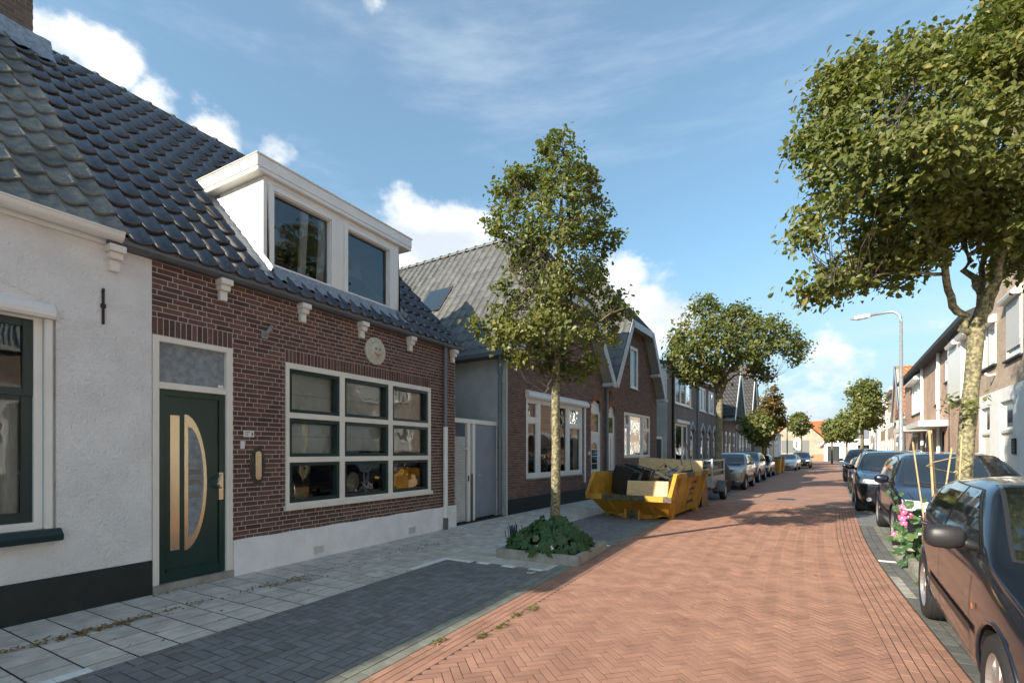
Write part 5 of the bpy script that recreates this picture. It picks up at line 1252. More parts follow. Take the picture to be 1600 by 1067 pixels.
# young tree in the planter
tA = 8.0
polyA = [(882, 200), (905, 228), (912, 262), (935, 272), (925, 300), (948, 318), (950, 345), (966, 352), (968, 388), (940, 402), (952, 432), (945, 455), (985, 452), (1002, 475), (988, 492), (955, 505), (962, 535), (935, 552), (930, 580), (898, 600), (872, 588), (845, 572), (810, 575), (775, 548), (735, 505), (738, 482), (775, 478), (800, 470), (762, 455), (800, 440), (795, 415), (790, 385), (765, 365), (748, 345), (775, 335), (778, 312), (768, 285), (800, 290), (795, 258), (830, 275), (838, 245), (850, 222)]
trA = T((866, 838, tA, .085), (868, 780, tA, .078), (869, 700, tA, .072), (868, 620, tA, .066), (870, 540, tA, .056), (872, 440, tA, .045), (876, 340, tA, .03), (881, 240, tA, .014), (883, 205, tA, .006))
trA[0] = (Vector((trA[0][0].x, trA[0][0].y, .02)), .088)
limA = [([at(869, 570, tA), at(830, 530, tA + .5), at(770, 500, tA + .7)], .024, .008), ([at(870, 560, tA), at(915, 520, tA - .4), at(980, 475, tA - .6)], .024, .008), ([at(870, 520, tA), at(845, 470, tA - .4), at(800, 430, tA - .7)], .02, .007),
        ([at(872, 470, tA), at(900, 420, tA + .4), at(950, 385, tA + .6)], .02, .006), ([at(873, 420, tA), at(840, 380, tA + .4), at(780, 350, tA + .5)], .018, .006), ([at(875, 380, tA), at(905, 330, tA - .3), at(930, 290, tA - .5)], .016, .005), ([at(877, 340, tA), at(840, 310, tA - .3), at(800, 280, tA - .4)], .014, .005), ([at(870, 600, tA), at(862, 592, tA - .25), at(850, 612, tA - .3)], .012, .004)]
tree('young_street_tree', 'slim young tree rising from the planter before the brick houses', GT, tA, polyA, trA, limA, .072, 600, 24, LEAF, BARK, clr=.12, gap=.49, seed=3, depth=.75, hole=1.9)
# big tree on the right
tR = 6.75
polyR = [(1560, -30), (1620, -70), (1700, -20), (1740, 60), (1765, 200), (1750, 330), (1700, 400), (1650, 445), (1600, 432), (1570, 415), (1562, 445), (1550, 400), (1530, 352), (1500, 372), (1475, 362), (1458, 415), (1420, 425), (1395, 470), (1380, 452), (1330, 455), (1270, 472), (1240, 445), (1275, 425), (1320, 402), (1345, 385), (1300, 372), (1262, 388), (1230, 372), (1256, 350), (1222, 312), (1240, 285), (1228, 240), (1255, 215), (1250, 170), (1290, 150), (1268, 128), (1330, 100), (1345, 65), (1375, 60), (1395, 28), (1450, 22), (1490, 45), (1520, 10)]
trR = T((1498, 893, tR, 0.108), (1501, 840, tR, 0.101), (1505, 760, tR, 0.095), (1510, 680, tR, 0.091), (1514, 640, tR, 0.097), (1518, 600, tR, 0.087), (1523, 550, tR, 0.090), (1525, 515, tR, 0.095), (1527, 498, tR, 0.063))
trR[0] = (Vector((trR[0][0].x, trR[0][0].y, .05)), .125)
limR = [([at(1520, 520, tR), at(1492, 475, tR), at(1478, 425, tR - .1), at(1468, 390, tR - .2), at(1430, 300, tR - .6), at(1390, 200, tR - .9)], 0.056, 0.025), ([at(1525, 515, tR), at(1520, 450, tR), at(1512, 390, tR + .1), at(1490, 280, tR + .3), at(1470, 130, tR + .5)], 0.055, 0.020),
        ([at(1530, 515, tR), at(1548, 450, tR), at(1585, 400, tR + .1), at(1650, 330, tR + .3), at(1690, 230, tR + .5)], 0.070, 0.030), ([at(1535, 505, tR), at(1560, 420, tR - .3), at(1590, 280, tR - .7), at(1600, 120, tR - .9)], 0.055, 0.020), ([at(1528, 505, tR), at(1535, 420, tR + .3), at(1560, 300, tR + .9), at(1580, 120, tR + 1.3)], 0.047, 0.020),
        ([at(1474, 428, tR), at(1440, 425, tR - .1), at(1380, 430, tR - .3), at(1290, 440, tR - .5)], 0.027, 0.010), ([at(1470, 395, tR), at(1400, 350, tR + .3), at(1300, 310, tR + .6)], 0.039, 0.012), ([at(1440, 330, tR - .4), at(1370, 270, tR - .3), at(1290, 220, tR - .2)], 0.031, 0.010), ([at(1512, 400, tR), at(1545, 345, tR - .2), at(1555, 250, tR - .4)], 0.031, 0.012)]
def tuft(root, inv):
    b = MB(); 
    for (u, v, n, s) in ((1490, 628, 26, .3), (1516, 636, 34, .16), (1540, 622, 8, .12), (1478, 640, 8, .1)):
        for _ in range(n):
            p = at(u + rng.gauss(0, 10), v + rng.gauss(0, 7), tR - .22 + rng.gauss(0, .06)) + inv
            leaf_poly(b, p, (rng.gauss(0, .6), rng.gauss(0, .6) - .4, .8), rng.uniform(.05, .11), rng.uniform(0, 6), LEAF, rng.random())
    b.build('trunk_shoots', LEAF, root, kind='stuff')
tree('street_tree', 'big leafy tree with thick lichen-covered trunk on the right', GT, tR, polyR, trR, limR, .078, 1200, 40, LEAF, BARK, clr=.18, gap=.505, seed=5, depth=.8, extra=tuft, hole=1.5)
# middle tree on the left
tM = 19.0
polyM = [(1038, 520), (1050, 500), (1075, 488), (1088, 464), (1120, 462), (1135, 480), (1160, 476), (1180, 490), (1212, 492), (1235, 510), (1262, 535), (1255, 562), (1240, 570), (1212, 562), (1228, 590), (1200, 594), (1165, 583), (1150, 588), (1120, 598), (1100, 590), (1085, 604), (1058, 590), (1043, 565), (1052, 540)]
trM = T((1121, 770, tM, .14), (1122, 720, tM, .125), (1124, 660, tM, .115), (1124, 620, tM, .125), (1122, 600, tM, .12)); trM[0] = (Vector((trM[0][0].x, trM[0][0].y, 0)), .15)
limM = [([at(1123, 615, tM), at(1110, 585, tM), at(1085, 540, tM - .5), at(1070, 510, tM - .8)], .10, .02), ([at(1124, 615, tM), at(1124, 570, tM + .3), at(1120, 500, tM + .5)], .10, .02), ([at(1125, 615, tM), at(1140, 580, tM), at(1175, 545, tM + .5), at(1230, 525, tM + .8)], .10, .02), ([at(1130, 600, tM), at(1150, 585, tM - .4), at(1210, 588, tM - .8)], .05, .015), ([at(1124, 600, tM), at(1150, 530, tM - .8), at(1165, 500, tM - 1.2)], .07, .015)]
tree('street_tree', 'wide-crowned tree behind the trailer on the left parking lane', GT, tM, polyM, trM, limM, .12, 520, 25, LEAF, BARK2, clr=.24, gap=.50, seed=8, depth=1.0, hole=1.0)
def small_tree(label, t, poly, tu, lm, nclu, seed, lsz=.17, gap=.4, tr=.12, hole=1.0):
    pts = [(tu, None), (tu, 690), (tu, 670)]; c = sum(p[1] for p in poly) / len(poly); lo_ = max(p[1] for p in poly); cu_ = sum(p[0] for p in poly) / len(poly)
    b0 = at(tu, 706, t); tr_ = [(Vector((b0.x, b0.y, 0)), tr), (at(tu, lo_, t), tr * .8), (at((tu + cu_) / 2, c, t), tr * .4)]
    lim = [([at(tu, lo_, t), at(p[0], p[1], t + o)], tr * .5, .02) for p, o in zip(poly[::4], (.5, -.5, .8, -.8, .3, 0))]
    tree('street_tree', label, GT, t, poly, tr_, lim, lsz, nclu, 16, lm, BARK2, clr=.30, gap=gap + .07, seed=seed, hole=1.5)
small_tree('sparse tree turning orange, its shrubby green base before the tall-roofed house', 35.5, [(1196, 612), (1208, 602), (1216, 625), (1222, 640), (1228, 660), (1218, 668), (1205, 662), (1190, 665), (1180, 650), (1185, 630)], 1196, LEAFB, 150, 11, .2, .44)
small_tree('dense low green tree under the sparse orange one', 33.5, [(1162, 655), (1175, 648), (1195, 652), (1208, 668), (1206, 684), (1196, 697), (1175, 690), (1162, 675)], 1193, LEAF, 190, 12, .2, .3)
small_tree('small round tree before the brick house closing the street', 72, [(1235, 650), (1248, 645), (1262, 650), (1269, 665), (1258, 678), (1244, 680), (1232, 668)], 1252, LEAF, 150, 13, .3, .36)
small_tree('tall tree beyond the black cars on the right', 31, [(1328, 606), (1340, 597), (1362, 596), (1374, 610), (1378, 632), (1372, 650), (1382, 662), (1358, 668), (1340, 668), (1326, 655), (1332, 630)], 1347, LEAF, 330, 14, .17, .38)
small_tree('olive green tree left of the tall right tree', 55, [(1305, 655), (1318, 645), (1335, 648), (1340, 668), (1335, 688), (1318, 690), (1302, 680)], 1323, LEAF, 200, 15, .25, .36)
small_tree('dark round tree before the white house at the end', 66, [(1284, 668), (1295, 655), (1308, 658), (1314, 675), (1308, 690), (1292, 690)], 1300, LEAF, 150, 16, .28, .34)
# ---- planters
def planter(label, x0, x1, y0, y1, rot=0):
    o = thing('tree_planter', label, 'planter', ((x0 + x1) / 2, (y0 + y1) / 2, 0), rot); a, c = (x1 - x0) / 2, (y1 - y0) / 2
    for q in ((-a, a, -c, -c + .10), (-a, a, c - .10, c), (-a, -a + .10, -c + .102, c - .102), (a - .10, a, -c + .102, c - .102)):
        L = max(q[1] - q[0], q[3] - q[2]); 
        b = MB(); b.box(*q, -.02, .135, CONC); b.build('kerb_stone', CONC, o, bevel=.014)
    b = MB(); n = 14
    for i in range(n):
        for j in range(n):
            P = [(-a + .09 + (2 * a - .18) * p / n, -c + .09 + (2 * c - .18) * q_ / n) for p, q_ in ((i, j), (i + 1, j), (i + 1, j + 1), (i, j + 1))]
            b.add([(x, y, .09 + .03 * noise.noise(Vector((x * 6, y * 6, 0)))) for x, y in P], [(0, 1, 2, 3)], SOIL)
    b.build('soil', SOIL, o); return o
planter('low concrete kerb planter with soil around the slim young tree', -3.88, -2.56, 6.40, 7.80, R(2))
planter('low concrete kerb planter under the big right tree', 1.46, 2.9, 7.75, 9.7)
def lobed(rad, lobes=5, n=20, cup=.25):
    """round lobed leaf, stalk at the origin edge, 3 rings of depth"""
    vs = [(0, 0, 0)]; fs = []
    for ring, k in ((.55, 1), (1, 2)):
        for i in range(n):
            t = 2 * math.pi * i / n; w = 1 + .10 * math.cos(lobes * t) - .35 * math.exp(-((t - math.pi) / .28) ** 2)
            rr_ = rad * ring * w; z = cup * rad * (ring ** 2) * (.5 + .5 * math.cos(lobes * t)) * .5 + (rad * .12 if ring < 1 else -.10 * rad)
            vs.append((rr_ * math.cos(t), rr_ * math.sin(t), z))
    for i in range(n):
        j = (i + 1) % n; fs.append((0, 1 + i, 1 + j)); fs.append((1 + i, 1 + n + i, 1 + n + j, 1 + j))
    return vs, fs
LM = []
for k in range(4):
    v, f = lobed(.115 + .012 * k, 5 + k % 2, 20, .5 + .2 * k); me = bpy.data.meshes.new('leaf'); me.from_pydata(v, [], f); me.materials.append(PLANTLEAF); me.polygons.foreach_set('use_smooth', [True] * len(me.polygons)); LM.append(me)
def put_leaf(parent, p, nrm, s, k=None, rot=None):
    nrm = Vector(nrm).normalized(); q = nrm.to_track_quat('Z', 'X').to_matrix().to_4x4()
    link('leaf', LM[rng.randrange(4) if k is None else k], parent, Matrix.Translation(p) @ q @ Matrix.Rotation(rng.uniform(0, 6.28) if rot is None else rot, 4, 'Z') @ Matrix.Scale(s, 4))
PX, PY = -3.24, 7.02
pl_ = thing('leafy_plant', 'bushy dark green plant with big lobed leaves filling the left planter', 'plant', (PX, PY, .1))
stems = MB()
for i in range(230):
    t = rng.uniform(0, 6.28); r_ = rng.random() ** .6; x, y = .66 * r_ * math.cos(t), .62 * r_ * math.sin(t); h = .40 * (1 - (r_ * .93) ** 2) + rng.uniform(-.02, .05)
    if x > .1 and y < 0: h *= .92
    nrm = Vector((x * 1.7 + rng.gauss(0, .5), y * 1.7 - .35 + rng.gauss(0, .5), .7))
    put_leaf(pl_, (x, y, max(.03, h * rng.uniform(.72, 1.08))), nrm, rng.uniform(.38, .8)); stems.tube([(x * .5, y * .5, -.02), (x, y, max(.02, h - .01))], .005, 4)
stems.build('stems', PLANTLEAF, pl_, kind='stuff')
fp = thing('white_flowers', 'small white flowers at the front edge of the left planter', 'flower', (PX + .12, PY - .50, .12))
for dx in (-.09, .05, .14):
    b = MB()
    for k in range(5):
        t = 2 * math.pi * k / 5; b.add([(0, 0, 0), (.03 * math.cos(t - .5), -.012, .03 * math.sin(t - .5)), (.045 * math.cos(t), -.01, .045 * math.sin(t)), (.03 * math.cos(t + .5), -.012, .03 * math.sin(t + .5))], [(0, 1, 2, 3)], WPETAL)
    b.lathe([(-.02, .008), (-.02, 0)], 6, 'y', m=GOLD); b.build('blossom', WPETAL, fp, M=Matrix.Translation((dx, -.02, .06 + abs(dx) * .2)))
b = MB()
for k in range(14): leaf_poly(b, Vector((rng.gauss(0, .08), rng.gauss(0, .03), rng.uniform(0, .06))), (rng.gauss(0, 1), rng.gauss(0, 1), 1), .05, rng.uniform(0, 6), PLANTLEAF, rng.random())
b.build('foliage', PLANTLEAF, fp)
# lavender at the left end
b = MB()
for k in range(60):
    x, y = rng.gauss(-.66, .05), rng.gauss(.05, .07); h = rng.uniform(.15, .32); b.tube([(x, y, 0), (x + rng.gauss(0, .03), y + rng.gauss(0, .03), h)], [.004, .008], 4, material('lavender', (.05, .06, .07), .8))
o = b.build('lavender', None); o.location = (PX, PY, .1); tag(o, 'dull blue lavender stalks at the left end of the planter', 'plant')
# hollyhock by the right tree
HX = at(1418, 706, 6.9); hp = thing('hollyhock', 'pink flowering hollyhock leaning out between the parked cars', 'plant', (HX.x + .1, HX.y + .1, .1))
def hl(u, v, t=6.8): p = at(u, v, t); return p - Vector((HX.x + .1, HX.y + .1, .1))
b = MB(); b.tube([(0, 0, 0), hl(1415, 860), hl(1408, 800), hl(1395, 765)], [.012, .011, .008, .005], 6); b.tube([(0, 0, 0), hl(1432, 850), hl(1436, 800)], [.01, .008, .005], 6); b.build('stem', PLANTLEAF, hp)
for (u, v, s) in ((1402, 794, .45), (1420, 788, .42), (1434, 800, .5), (1400, 820, .42), (1428, 812, .62), (1412, 826, .55), (1404, 838, .6), (1424, 838, .62), (1436, 826, .5), (1416, 852, .62), (1432, 852, .7), (1402, 862, .5), (1422, 872, .65), (1440, 868, .6), (1398, 778, .3), (1388, 768, .25), (1408, 772, .28), (1444, 782, .3), (1392, 842, .3), (1410, 880, .5), (1386, 772, .2), (1441, 840, .5)):
    put_leaf(hp, hl(u, v, 6.8 + rng.uniform(-.15, .15)), (rng.gauss(0, .5) - .4, -.8, rng.uniform(.3, .9)), s)
def bloom(p, s):
    b = MB(); 
    for k in range(5):
        t = 2 * math.pi * k / 5 + .3; b.add([(0, .01, 0)] + [(s * r_ * math.cos(t + a), -.012 * r_, s * r_ * math.sin(t + a)) for a, r_ in ((-.6, .75), (-.35, 1), (0, 1.06), (.35, 1), (.6, .75))], [(0, 1, 2, 3, 4, 5)], PINK)
    b.lathe([(0, .010), (-.02, .006), (-.02, 0)], 8, 'y', m=WPETAL)
    b.build('blossom', PINK, hp, M=Matrix.Translation(p) @ Matrix.Rotation(rng.gauss(.2, .4), 4, 'X') @ Matrix.Rotation(-.4 + rng.gauss(0, .4), 4, 'Z'))
for (u, v, s) in ((1409, 791, .035), (1412, 799, .042), (1410, 808, .048), (1419, 806, .045), (1423, 803, .035), (1412, 816, .04), (1417, 820, .035), (1397, 833, .034)): bloom(hl(u, v, 6.6), s)
CL = iter(('short left bamboo cane leaning over the pink hollyhock', 'thick bamboo cane standing between car bonnet and tree', 'thinner cane touching the thick one before the tree', 'leaning cane just left of the big tree trunk', 'thin cane against the front of the big tree trunk'))
for (a, c, t, r_) in (((1426, 690), (1442, 800), 6.5, .009), ((1452, 672), (1459, 790), 6.3, .013), ((1455, 672), (1463, 790), 6.36, .010), ((1487, 700), (1475, 780), 6.5, .010), ((1503, 680), (1497, 790), 6.3, .009)):
    top, low = at(*a, t), at(*c, t); d = low - top; low2 = top + d * ((top.z - .08) / (-d.z)); b = MB(); b.tube([Vector((0, 0, 0)), top - low2], r_, 6, STICK)
    o = b.build('bamboo_cane', STICK); o.location = low2; tag(o, next(CL), 'cane', 'canes round the right tree')
b = MB(); ring_ = [at(1448, 728, 6.35), at(1458, 722, 6.2), at(1485, 716, 6.25), at(1500, 713, 6.4), at(1515, 722, 6.6), at(1490, 738, 6.7), at(1465, 733, 6.5), at(1448, 728, 6.35)]
b.tube(ring_, .007, 5, STICK); o = b.build('tie_rope', STICK); tag(o, 'thin rope tied round the canes at the big tree', 'rope')
# ------------------------------------------------------------------ cars
def interp(pts, x):
    if x <= pts[0][0]: return pts[0][1]
    for (a, b), (c, d) in zip(pts, pts[1:]):
        if x <= c: return b + (d - b) * (x - a) / (c - a)
    return pts[-1][1]
def clip_cell(poly, x0, x1, y0, y1): return clip(poly, [(1, 0, -x0), (-1, 0, x1), (0, 1, -y0), (0, -1, y1)])
def car(name, label, spec, loc, rz, paint, group=None, plate='NL', detail=2):
    S = dict(L=4.17, W=.85, H=1.43, f_axle=.86, r_axle=3.47, wr=.315, gc=.20, cowl=(1.12, .97), roof0=(1.95, 1.385), roofp=(2.5, 1.43), roof1=(3.45, 1.37), tail=(4.0, 1.0), nose=.60, hood0=.75, belt=(.93, 1.03), tumble=.42,
             side=[(1.30, .95), (2.12, 1.32), (3.05, 1.335), (3.55, 1.20), (3.62, 1.06)], pillars=(2.45, ), trim=PLASTIC, rail=False)
    S.update(spec); L, W, H = S['L'], S['W'], S['H']
    top = [(0, S['nose'] - .06), (.03, S['nose']), (.10, S['nose'] + .08), (.22, S['hood0']), (.7, (S['hood0'] * .35 + S['cowl'][1] * .65)), S['cowl'], S['roof0'], S['roofp'], S['roof1'], S['tail'], (L - .04, S['tail'][1] - .12), (L, .55)]
    bel = [(0, S['nose'] - .1), (.1, S['nose'] + .02), (.22, S['hood0'] - .07), (S['cowl'][0], S['belt'][0]), (S['roof1'][0], S['belt'][1]), (S['tail'][0], S['belt'][1] - .04), (L, .5)]
    wid = [(0, .72), (.05, .80), (.2, .91), (.6, .975), (1.1, 1), (2.8, 1), (3.6, .985), (L - .25, .93), (L - .05, .84), (L, .74)]
    bot = [(0, .30), (.12, .22), (.5, S['gc']), (L - .5, S['gc']), (L - .12, .28), (L, .36)]
    sts = [0, .05, .13, .22, .45, .7, S['cowl'][0] - .18, S['cowl'][0], (S['cowl'][0] * .5 + S['roof0'][0] * .5), S['roof0'][0], S['roof0'][0] + .2, S['roofp'][0], (S['roofp'][0] + S['roof1'][0]) / 2, S['roof1'][0] - .1, S['roof1'][0], (S['roof1'][0] + S['tail'][0]) / 2, S['tail'][0], L - .12, L - .04, L]
    V = []; Fs = []; ring = 0
    for s in sts:
        zt, zb, w, zl = interp(top, s), interp(bel, s), W * interp(wid, s), interp(bot, s)
        zb = min(zb, zt - .03); g = max(0, zt - zb)
        wt = w * .955 - S['tumble'] * max(0, g - .06) - .02; wt = max(wt, w * .5); mid = (zl + zb) / 2
        half = [(0, zl), (w * .6, zl), (w * .93, zl + .02), (w * .985, zl + .12), (w, mid + .05), (w * .992, zb - .10), (w * .965, zb - .015), (w * .945, zb + min(.03, g * .2)), ((w * .945 + wt) / 2 + .012, zb + g * .55), (wt, zt - min(.055, g * .4)), (wt * .86, zt - min(.018, g * .15)), (wt * .45, zt), (0, zt + .004)]
        full = half + [(-x, z) for x, z in half[-2:0:-1]]; ring = len(full)
        V += [(x, L / 2 - s, z) for x, z in full]
    for i in range(len(sts) - 1):
        for k in range(ring): k2 = (k + 1) % ring; Fs.append((i * ring + k, i * ring + k2, (i + 1) * ring + k2, (i + 1) * ring + k))
    Fs.append(tuple(range(ring))); Fs.append(tuple(range((len(sts) - 1) * ring, len(sts) * ring))[::-1])
    me = bpy.data.meshes.new('body'); me.from_pydata(V, [], Fs); bm = bmesh.new(); bm.from_mesh(me); bmesh.ops.recalc_face_normals(bm, faces=bm.faces); bm.to_mesh(me); bm.free()
    tmp = bpy.data.objects.new('body', me); COL.objects.link(tmp); sub = tmp.modifiers.new('s', 'SUBSURF'); sub.levels = 2; sub.render_levels = 2
    dg = bpy.context.evaluated_depsgraph_get(); smooth_me = bpy.data.meshes.new_from_object(tmp.evaluated_get(dg))
    bvh = BVHTree.FromPolygons([v.co.copy() for v in smooth_me.vertices], [tuple(p.vertices) for p in smooth_me.polygons])
    tmp.modifiers.remove(sub); tmp.data = smooth_me
    # wheel housings
    cb = MB(); wr = S['wr']
    for s in (S['f_axle'], S['r_axle']):
        for sd_ in (-1, 1): cb.lathe([(sd_ * (W - .26), 0), (sd_ * (W - .26), wr + .045), (sd_ * (W + .1), wr + .045), (sd_ * (W + .1), 0)], 28, 'x', c=(0, L / 2 - s, wr))
    co = cb.build('cutter', DKBLUE)
    bo = tmp.modifiers.new('b', 'BOOLEAN'); bo.object = co; bo.operation = 'DIFFERENCE'; bo.solver = 'EXACT'
    dg = bpy.context.evaluated_depsgraph_get(); body = bpy.data.meshes.new_from_object(tmp.evaluated_get(dg))
    bpy.data.objects.remove(tmp); bpy.data.objects.remove(co)
    body.materials.clear(); body.materials.append(paint); body.materials.append(PLASTIC)
    for p in body.polygons:
        p.use_smooth = True; c = p.center
        inarch = any((c.y - (L / 2 - s)) ** 2 + (c.z - wr) ** 2 < (wr + .043) ** 2 and abs(c.x) > W - .29 and c.z < wr * 2.2 for s in (S['f_axle'], S['r_axle']))
        if inarch or c.z < S['gc'] + .015: p.material_index = 1; p.use_smooth = False
    root = thing(name, label, 'car', loc, rz, group)
    bo_ = link('body', body, root)
    def patch(nm, poly, axis, m, off=.004, cell=.06, parent=bo_, both=False, side=1):
        for sg in ((1, -1) if both else (side,)):
            b = MB(); xs = [p[0] for p in poly]; ys = [p[1] for p in poly]; nx = max(1, math.ceil((max(xs) - min(xs)) / cell)); ny = max(1, math.ceil((max(ys) - min(ys)) / cell))
            for i in range(nx):
                for j in range(ny):
                    x0 = min(xs) + (max(xs) - min(xs)) * i / nx; x1 = min(xs) + (max(xs) - min(xs)) * (i + 1) / nx; y0 = min(ys) + (max(ys) - min(ys)) * j / ny; y1 = min(ys) + (max(ys) - min(ys)) * (j + 1) / ny
                    q = clip_cell(poly, x0, x1, y0, y1)
                    if len(q) < 3: continue
                    out = []
                    for a, c in q:
                        if axis == 'x': o, d = Vector((sg * 2, L / 2 - a, c)), Vector((-sg, 0, 0))
                        elif axis == 'f': o, d = Vector((a, L / 2 + 1, c)), Vector((0, -1, 0))
                        elif axis == 'r': o, d = Vector((a, -L / 2 - 1, c)), Vector((0, 1, 0))
                        else: o, d = Vector((a, c, 3)), Vector((0, 0, -1))
                        h = bvh.ray_cast(o, d)
                        if h[0] is None: out = None; break
                        nrm = h[1] if h[1].dot(d) < 0 else -h[1]; out.append(h[0] + nrm * off)
                    if out: b.add(out, [tuple(range(len(out)))], m)
            if b.v: b.build(nm, m, parent, smooth=True)
    def line(nm, pts, axis, m, w=.008, off=.003, both=True):
        for (a, c), (d, e) in zip(pts, pts[1:]):
            v = Vector((d - a, e - c)); v.normalize(); n = Vector((-v.y, v.x)) * w / 2
            patch(nm, [(a + n.x, c + n.y), (d + n.x, e + n.y), (d - n.x, e - n.y), (a - n.x, c - n.y)], axis, m, off, .12, both=both)
    # glasshouse
    c0, c1 = S['cowl'], S['roof0']; zb = c0[1] + .02; zt = c1[1] - .03
    wb, wtp = W * .80, W * .66
    ws = [(-wb, zb), (-wb * .5, zb - .02), (wb * .5, zb - .02), (wb, zb), (wtp, zt - .005), (wtp * .5, zt + .012), (-wtp * .5, zt + .012), (-wtp, zt - .005)]
    def grow(p, d):
        cx = sum(q[0] for q in p) / len(p); cy = sum(q[1] for q in p) / len(p); return [(cx + (q[0] - cx) * (1 + d), cy + (q[1] - cy) * (1 + d * 2)) for q in p]
    patch('windscreen_seal', grow(ws, .035), 'f', PLASTIC, .003); wsn = patch('windscreen', ws, 'f', CARGLASS, .007)
    sd_ = S['side']; A = sd_[0]; low = [(p, 0) for p in ()]
    bz = lambda s: interp(bel, s) + .035
    outline = [(A[0], bz(A[0]))] + list(sd_[1:-1]) + [(sd_[-1][0], max(sd_[-1][1], bz(sd_[-1][0])))] + [(sd_[-1][0] - .02, bz(sd_[-1][0]))]
    patch('window_seal', grow(outline, .03), 'x', PLASTIC, .003, both=True)
    ps = [A[0] + .18] + list(S['pillars']) + [sd_[-1][0] - S.get('quarter', .35)]
    edges = [A[0]] + list(S['pillars']) + ([sd_[-1][0] - S['quarter']] if 'quarter' in S else []) + [sd_[-1][0] + .01]
    for a, c in zip(edges, edges[1:]):
        q = clip(outline, [(1, 0, -(a + .022)), (-1, 0, c - .022)])
        if len(q) > 2: patch('side_window', q, 'x', CARGLASS, .007, both=True)
    line('belt_trim', [(A[0] + .05, bz(A[0]) - .012), (sd_[-1][0], bz(sd_[-1][0]) - .012)], 'x', S['trim'], .02, .009)
    rw = [(-W * .62, S['tail'][1] + .03), (W * .62, S['tail'][1] + .03), (W * .55, S['roof1'][1] - .06), (-W * .55, S['roof1'][1] - .06)]; patch('rear_window', rw, 'r', CARGLASS, .006)
    # seams, handles, sills, arches
    SE = material('panel_gap', (.004, .004, .005), .9)
    d0 = A[0] + .12; d1 = S['pillars'][0] + .02; d2 = S['r_axle'] - .28
    line('door_seam', [(d0 - .08, bz(d0) - .06), (d0 - .02, S['gc'] + .16)], 'x', SE); line('door_seam', [(d1, bz(d1)), (d1 + .02, S['gc'] + .14)], 'x', SE)
    line('door_seam', [(d2 + .30, bz(d2) - .02), (d2 + .28, .80), (d2 + .05, .60), (d2 - .06, S['gc'] + .2)], 'x', SE); line('door_seam', [(d0 - .02, S['gc'] + .14), (d2 - .05, S['gc'] + .14)], 'x', SE, .006)
    line('side_moulding', [(S['f_axle'] + wr + .12, .52), (S['r_axle'] - wr - .1, .52)], 'x', S.get('mould', PLASTIC), .055, .012)
    line('bonnet_seam', [(-W * .80, S['cowl'][1] - .10), (-W * .74, S['hood0'] + .02)], 'f', SE, both=False) ; line('bonnet_seam', [(W * .80, S['cowl'][1] - .10), (W * .74, S['hood0'] + .02)], 'f', SE, both=False)
    for s in (d1 - .16, d2 + .12):
        for sg in (1, -1):
            h = bvh.ray_cast(Vector((sg * 2, L / 2 - s, bz(s) - .13)), Vector((-sg, 0, 0)))
            if h[0]:
                b = MB(); x = h[0].x; b.tube([(x - sg * .005, L / 2 - s - .08, bz(s) - .13), (x + sg * .03, L / 2 - s - .065, bz(s) - .125), (x + sg * .03, L / 2 - s + .065, bz(s) - .12), (x - sg * .005, L / 2 - s + .08, bz(s) - .13)], .013, 6, S.get('handle', paint)); b.build('door_handle', paint, root)
    for s in (S['f_axle'], S['r_axle']):
        for sg in (1, -1):
            b = MB(); P = []
            for k in range(17):
                t = math.pi * (-.08 + 1.16 * k / 16); y, z = L / 2 - s + (wr + .05) * math.cos(t), wr + (wr + .05) * math.sin(t)
                h = bvh.ray_cast(Vector((sg * 2, y, z)), Vector((-sg, 0, 0)))
                if h[0]: P.append(Vector((h[0].x - sg * .004, y, z)))
            if len(P) > 3: b.tube(P, .022 if S.get('clad') else .014, 6, PLASTIC if S.get('clad') else paint); b.build('wheel_arch', paint, bo_, smooth=True)
            # wheel
            w_ = bpy.data.objects.new('wheel', None); 
            b = MB(); x0, x1 = sg * (W - .215), sg * (W - .012)
            b.lathe([(x0, wr * .62), (x0, wr * .93), (x0 + sg * .03, wr), (x1 - sg * .035, wr), (x1 - sg * .004, wr * .93), (x1, wr * .80), (x1 - sg * .008, wr * .66)], 36, 'x')
            ty = b.build('wheel', RUBBER, root, smooth=True, M=Matrix.Translation((0, L / 2 - s, wr)))
            g_ = MB()
            for k in range(4): g_.lathe([(x0 + sg * (.045 + .037 * k), wr + .0006), (x0 + sg * (.052 + .037 * k), wr + .0006)], 36, 'x')
            g_.build('tread_groove', INK, ty)
            b = MB(); xr = x1 - sg * .012; b.lathe([(xr, wr * .68), (xr + sg * .004, wr * .64), (xr - sg * .02, wr * .60), (xr - sg * .10, wr * .58)], 36, 'x', m=ALLOY)
            b.lathe([(xr - sg * .085, wr * .6), (xr - sg * .085, 0)], 24, 'x', m=INK)
            for k in range(S.get('spokes', 5)):
                t = 2 * math.pi * k / S.get('spokes', 5) + .3; M = Matrix.Rotation(t, 4, 'X'); wsp = S.get('spw', .045)
                b.add([(xr - sg * .012, -wsp * 1.1, wr * .12), (xr - sg * .012, wsp * 1.1, wr * .12), (xr - sg * .018, wsp, wr * .63), (xr - sg * .018, -wsp, wr * .63), (xr - sg * .05, -wsp * 1.2, wr * .12), (xr - sg * .05, wsp * 1.2, wr * .12), (xr - sg * .05, wsp * 1.1, wr * .63), (xr - sg * .05, -wsp * 1.1, wr * .63)], [(0, 1, 2, 3), (0, 3, 7, 4), (1, 5, 6, 2), (3, 2, 6, 7)], ALLOY, M=M)
            b.lathe([(xr - sg * .03, wr * .19), (xr - sg * .006, wr * .17), (xr - sg * .002, wr * .08), (xr - sg * .002, 0)], 14, 'x', m=ALLOY); b.build('rim', ALLOY, ty, smooth=False)
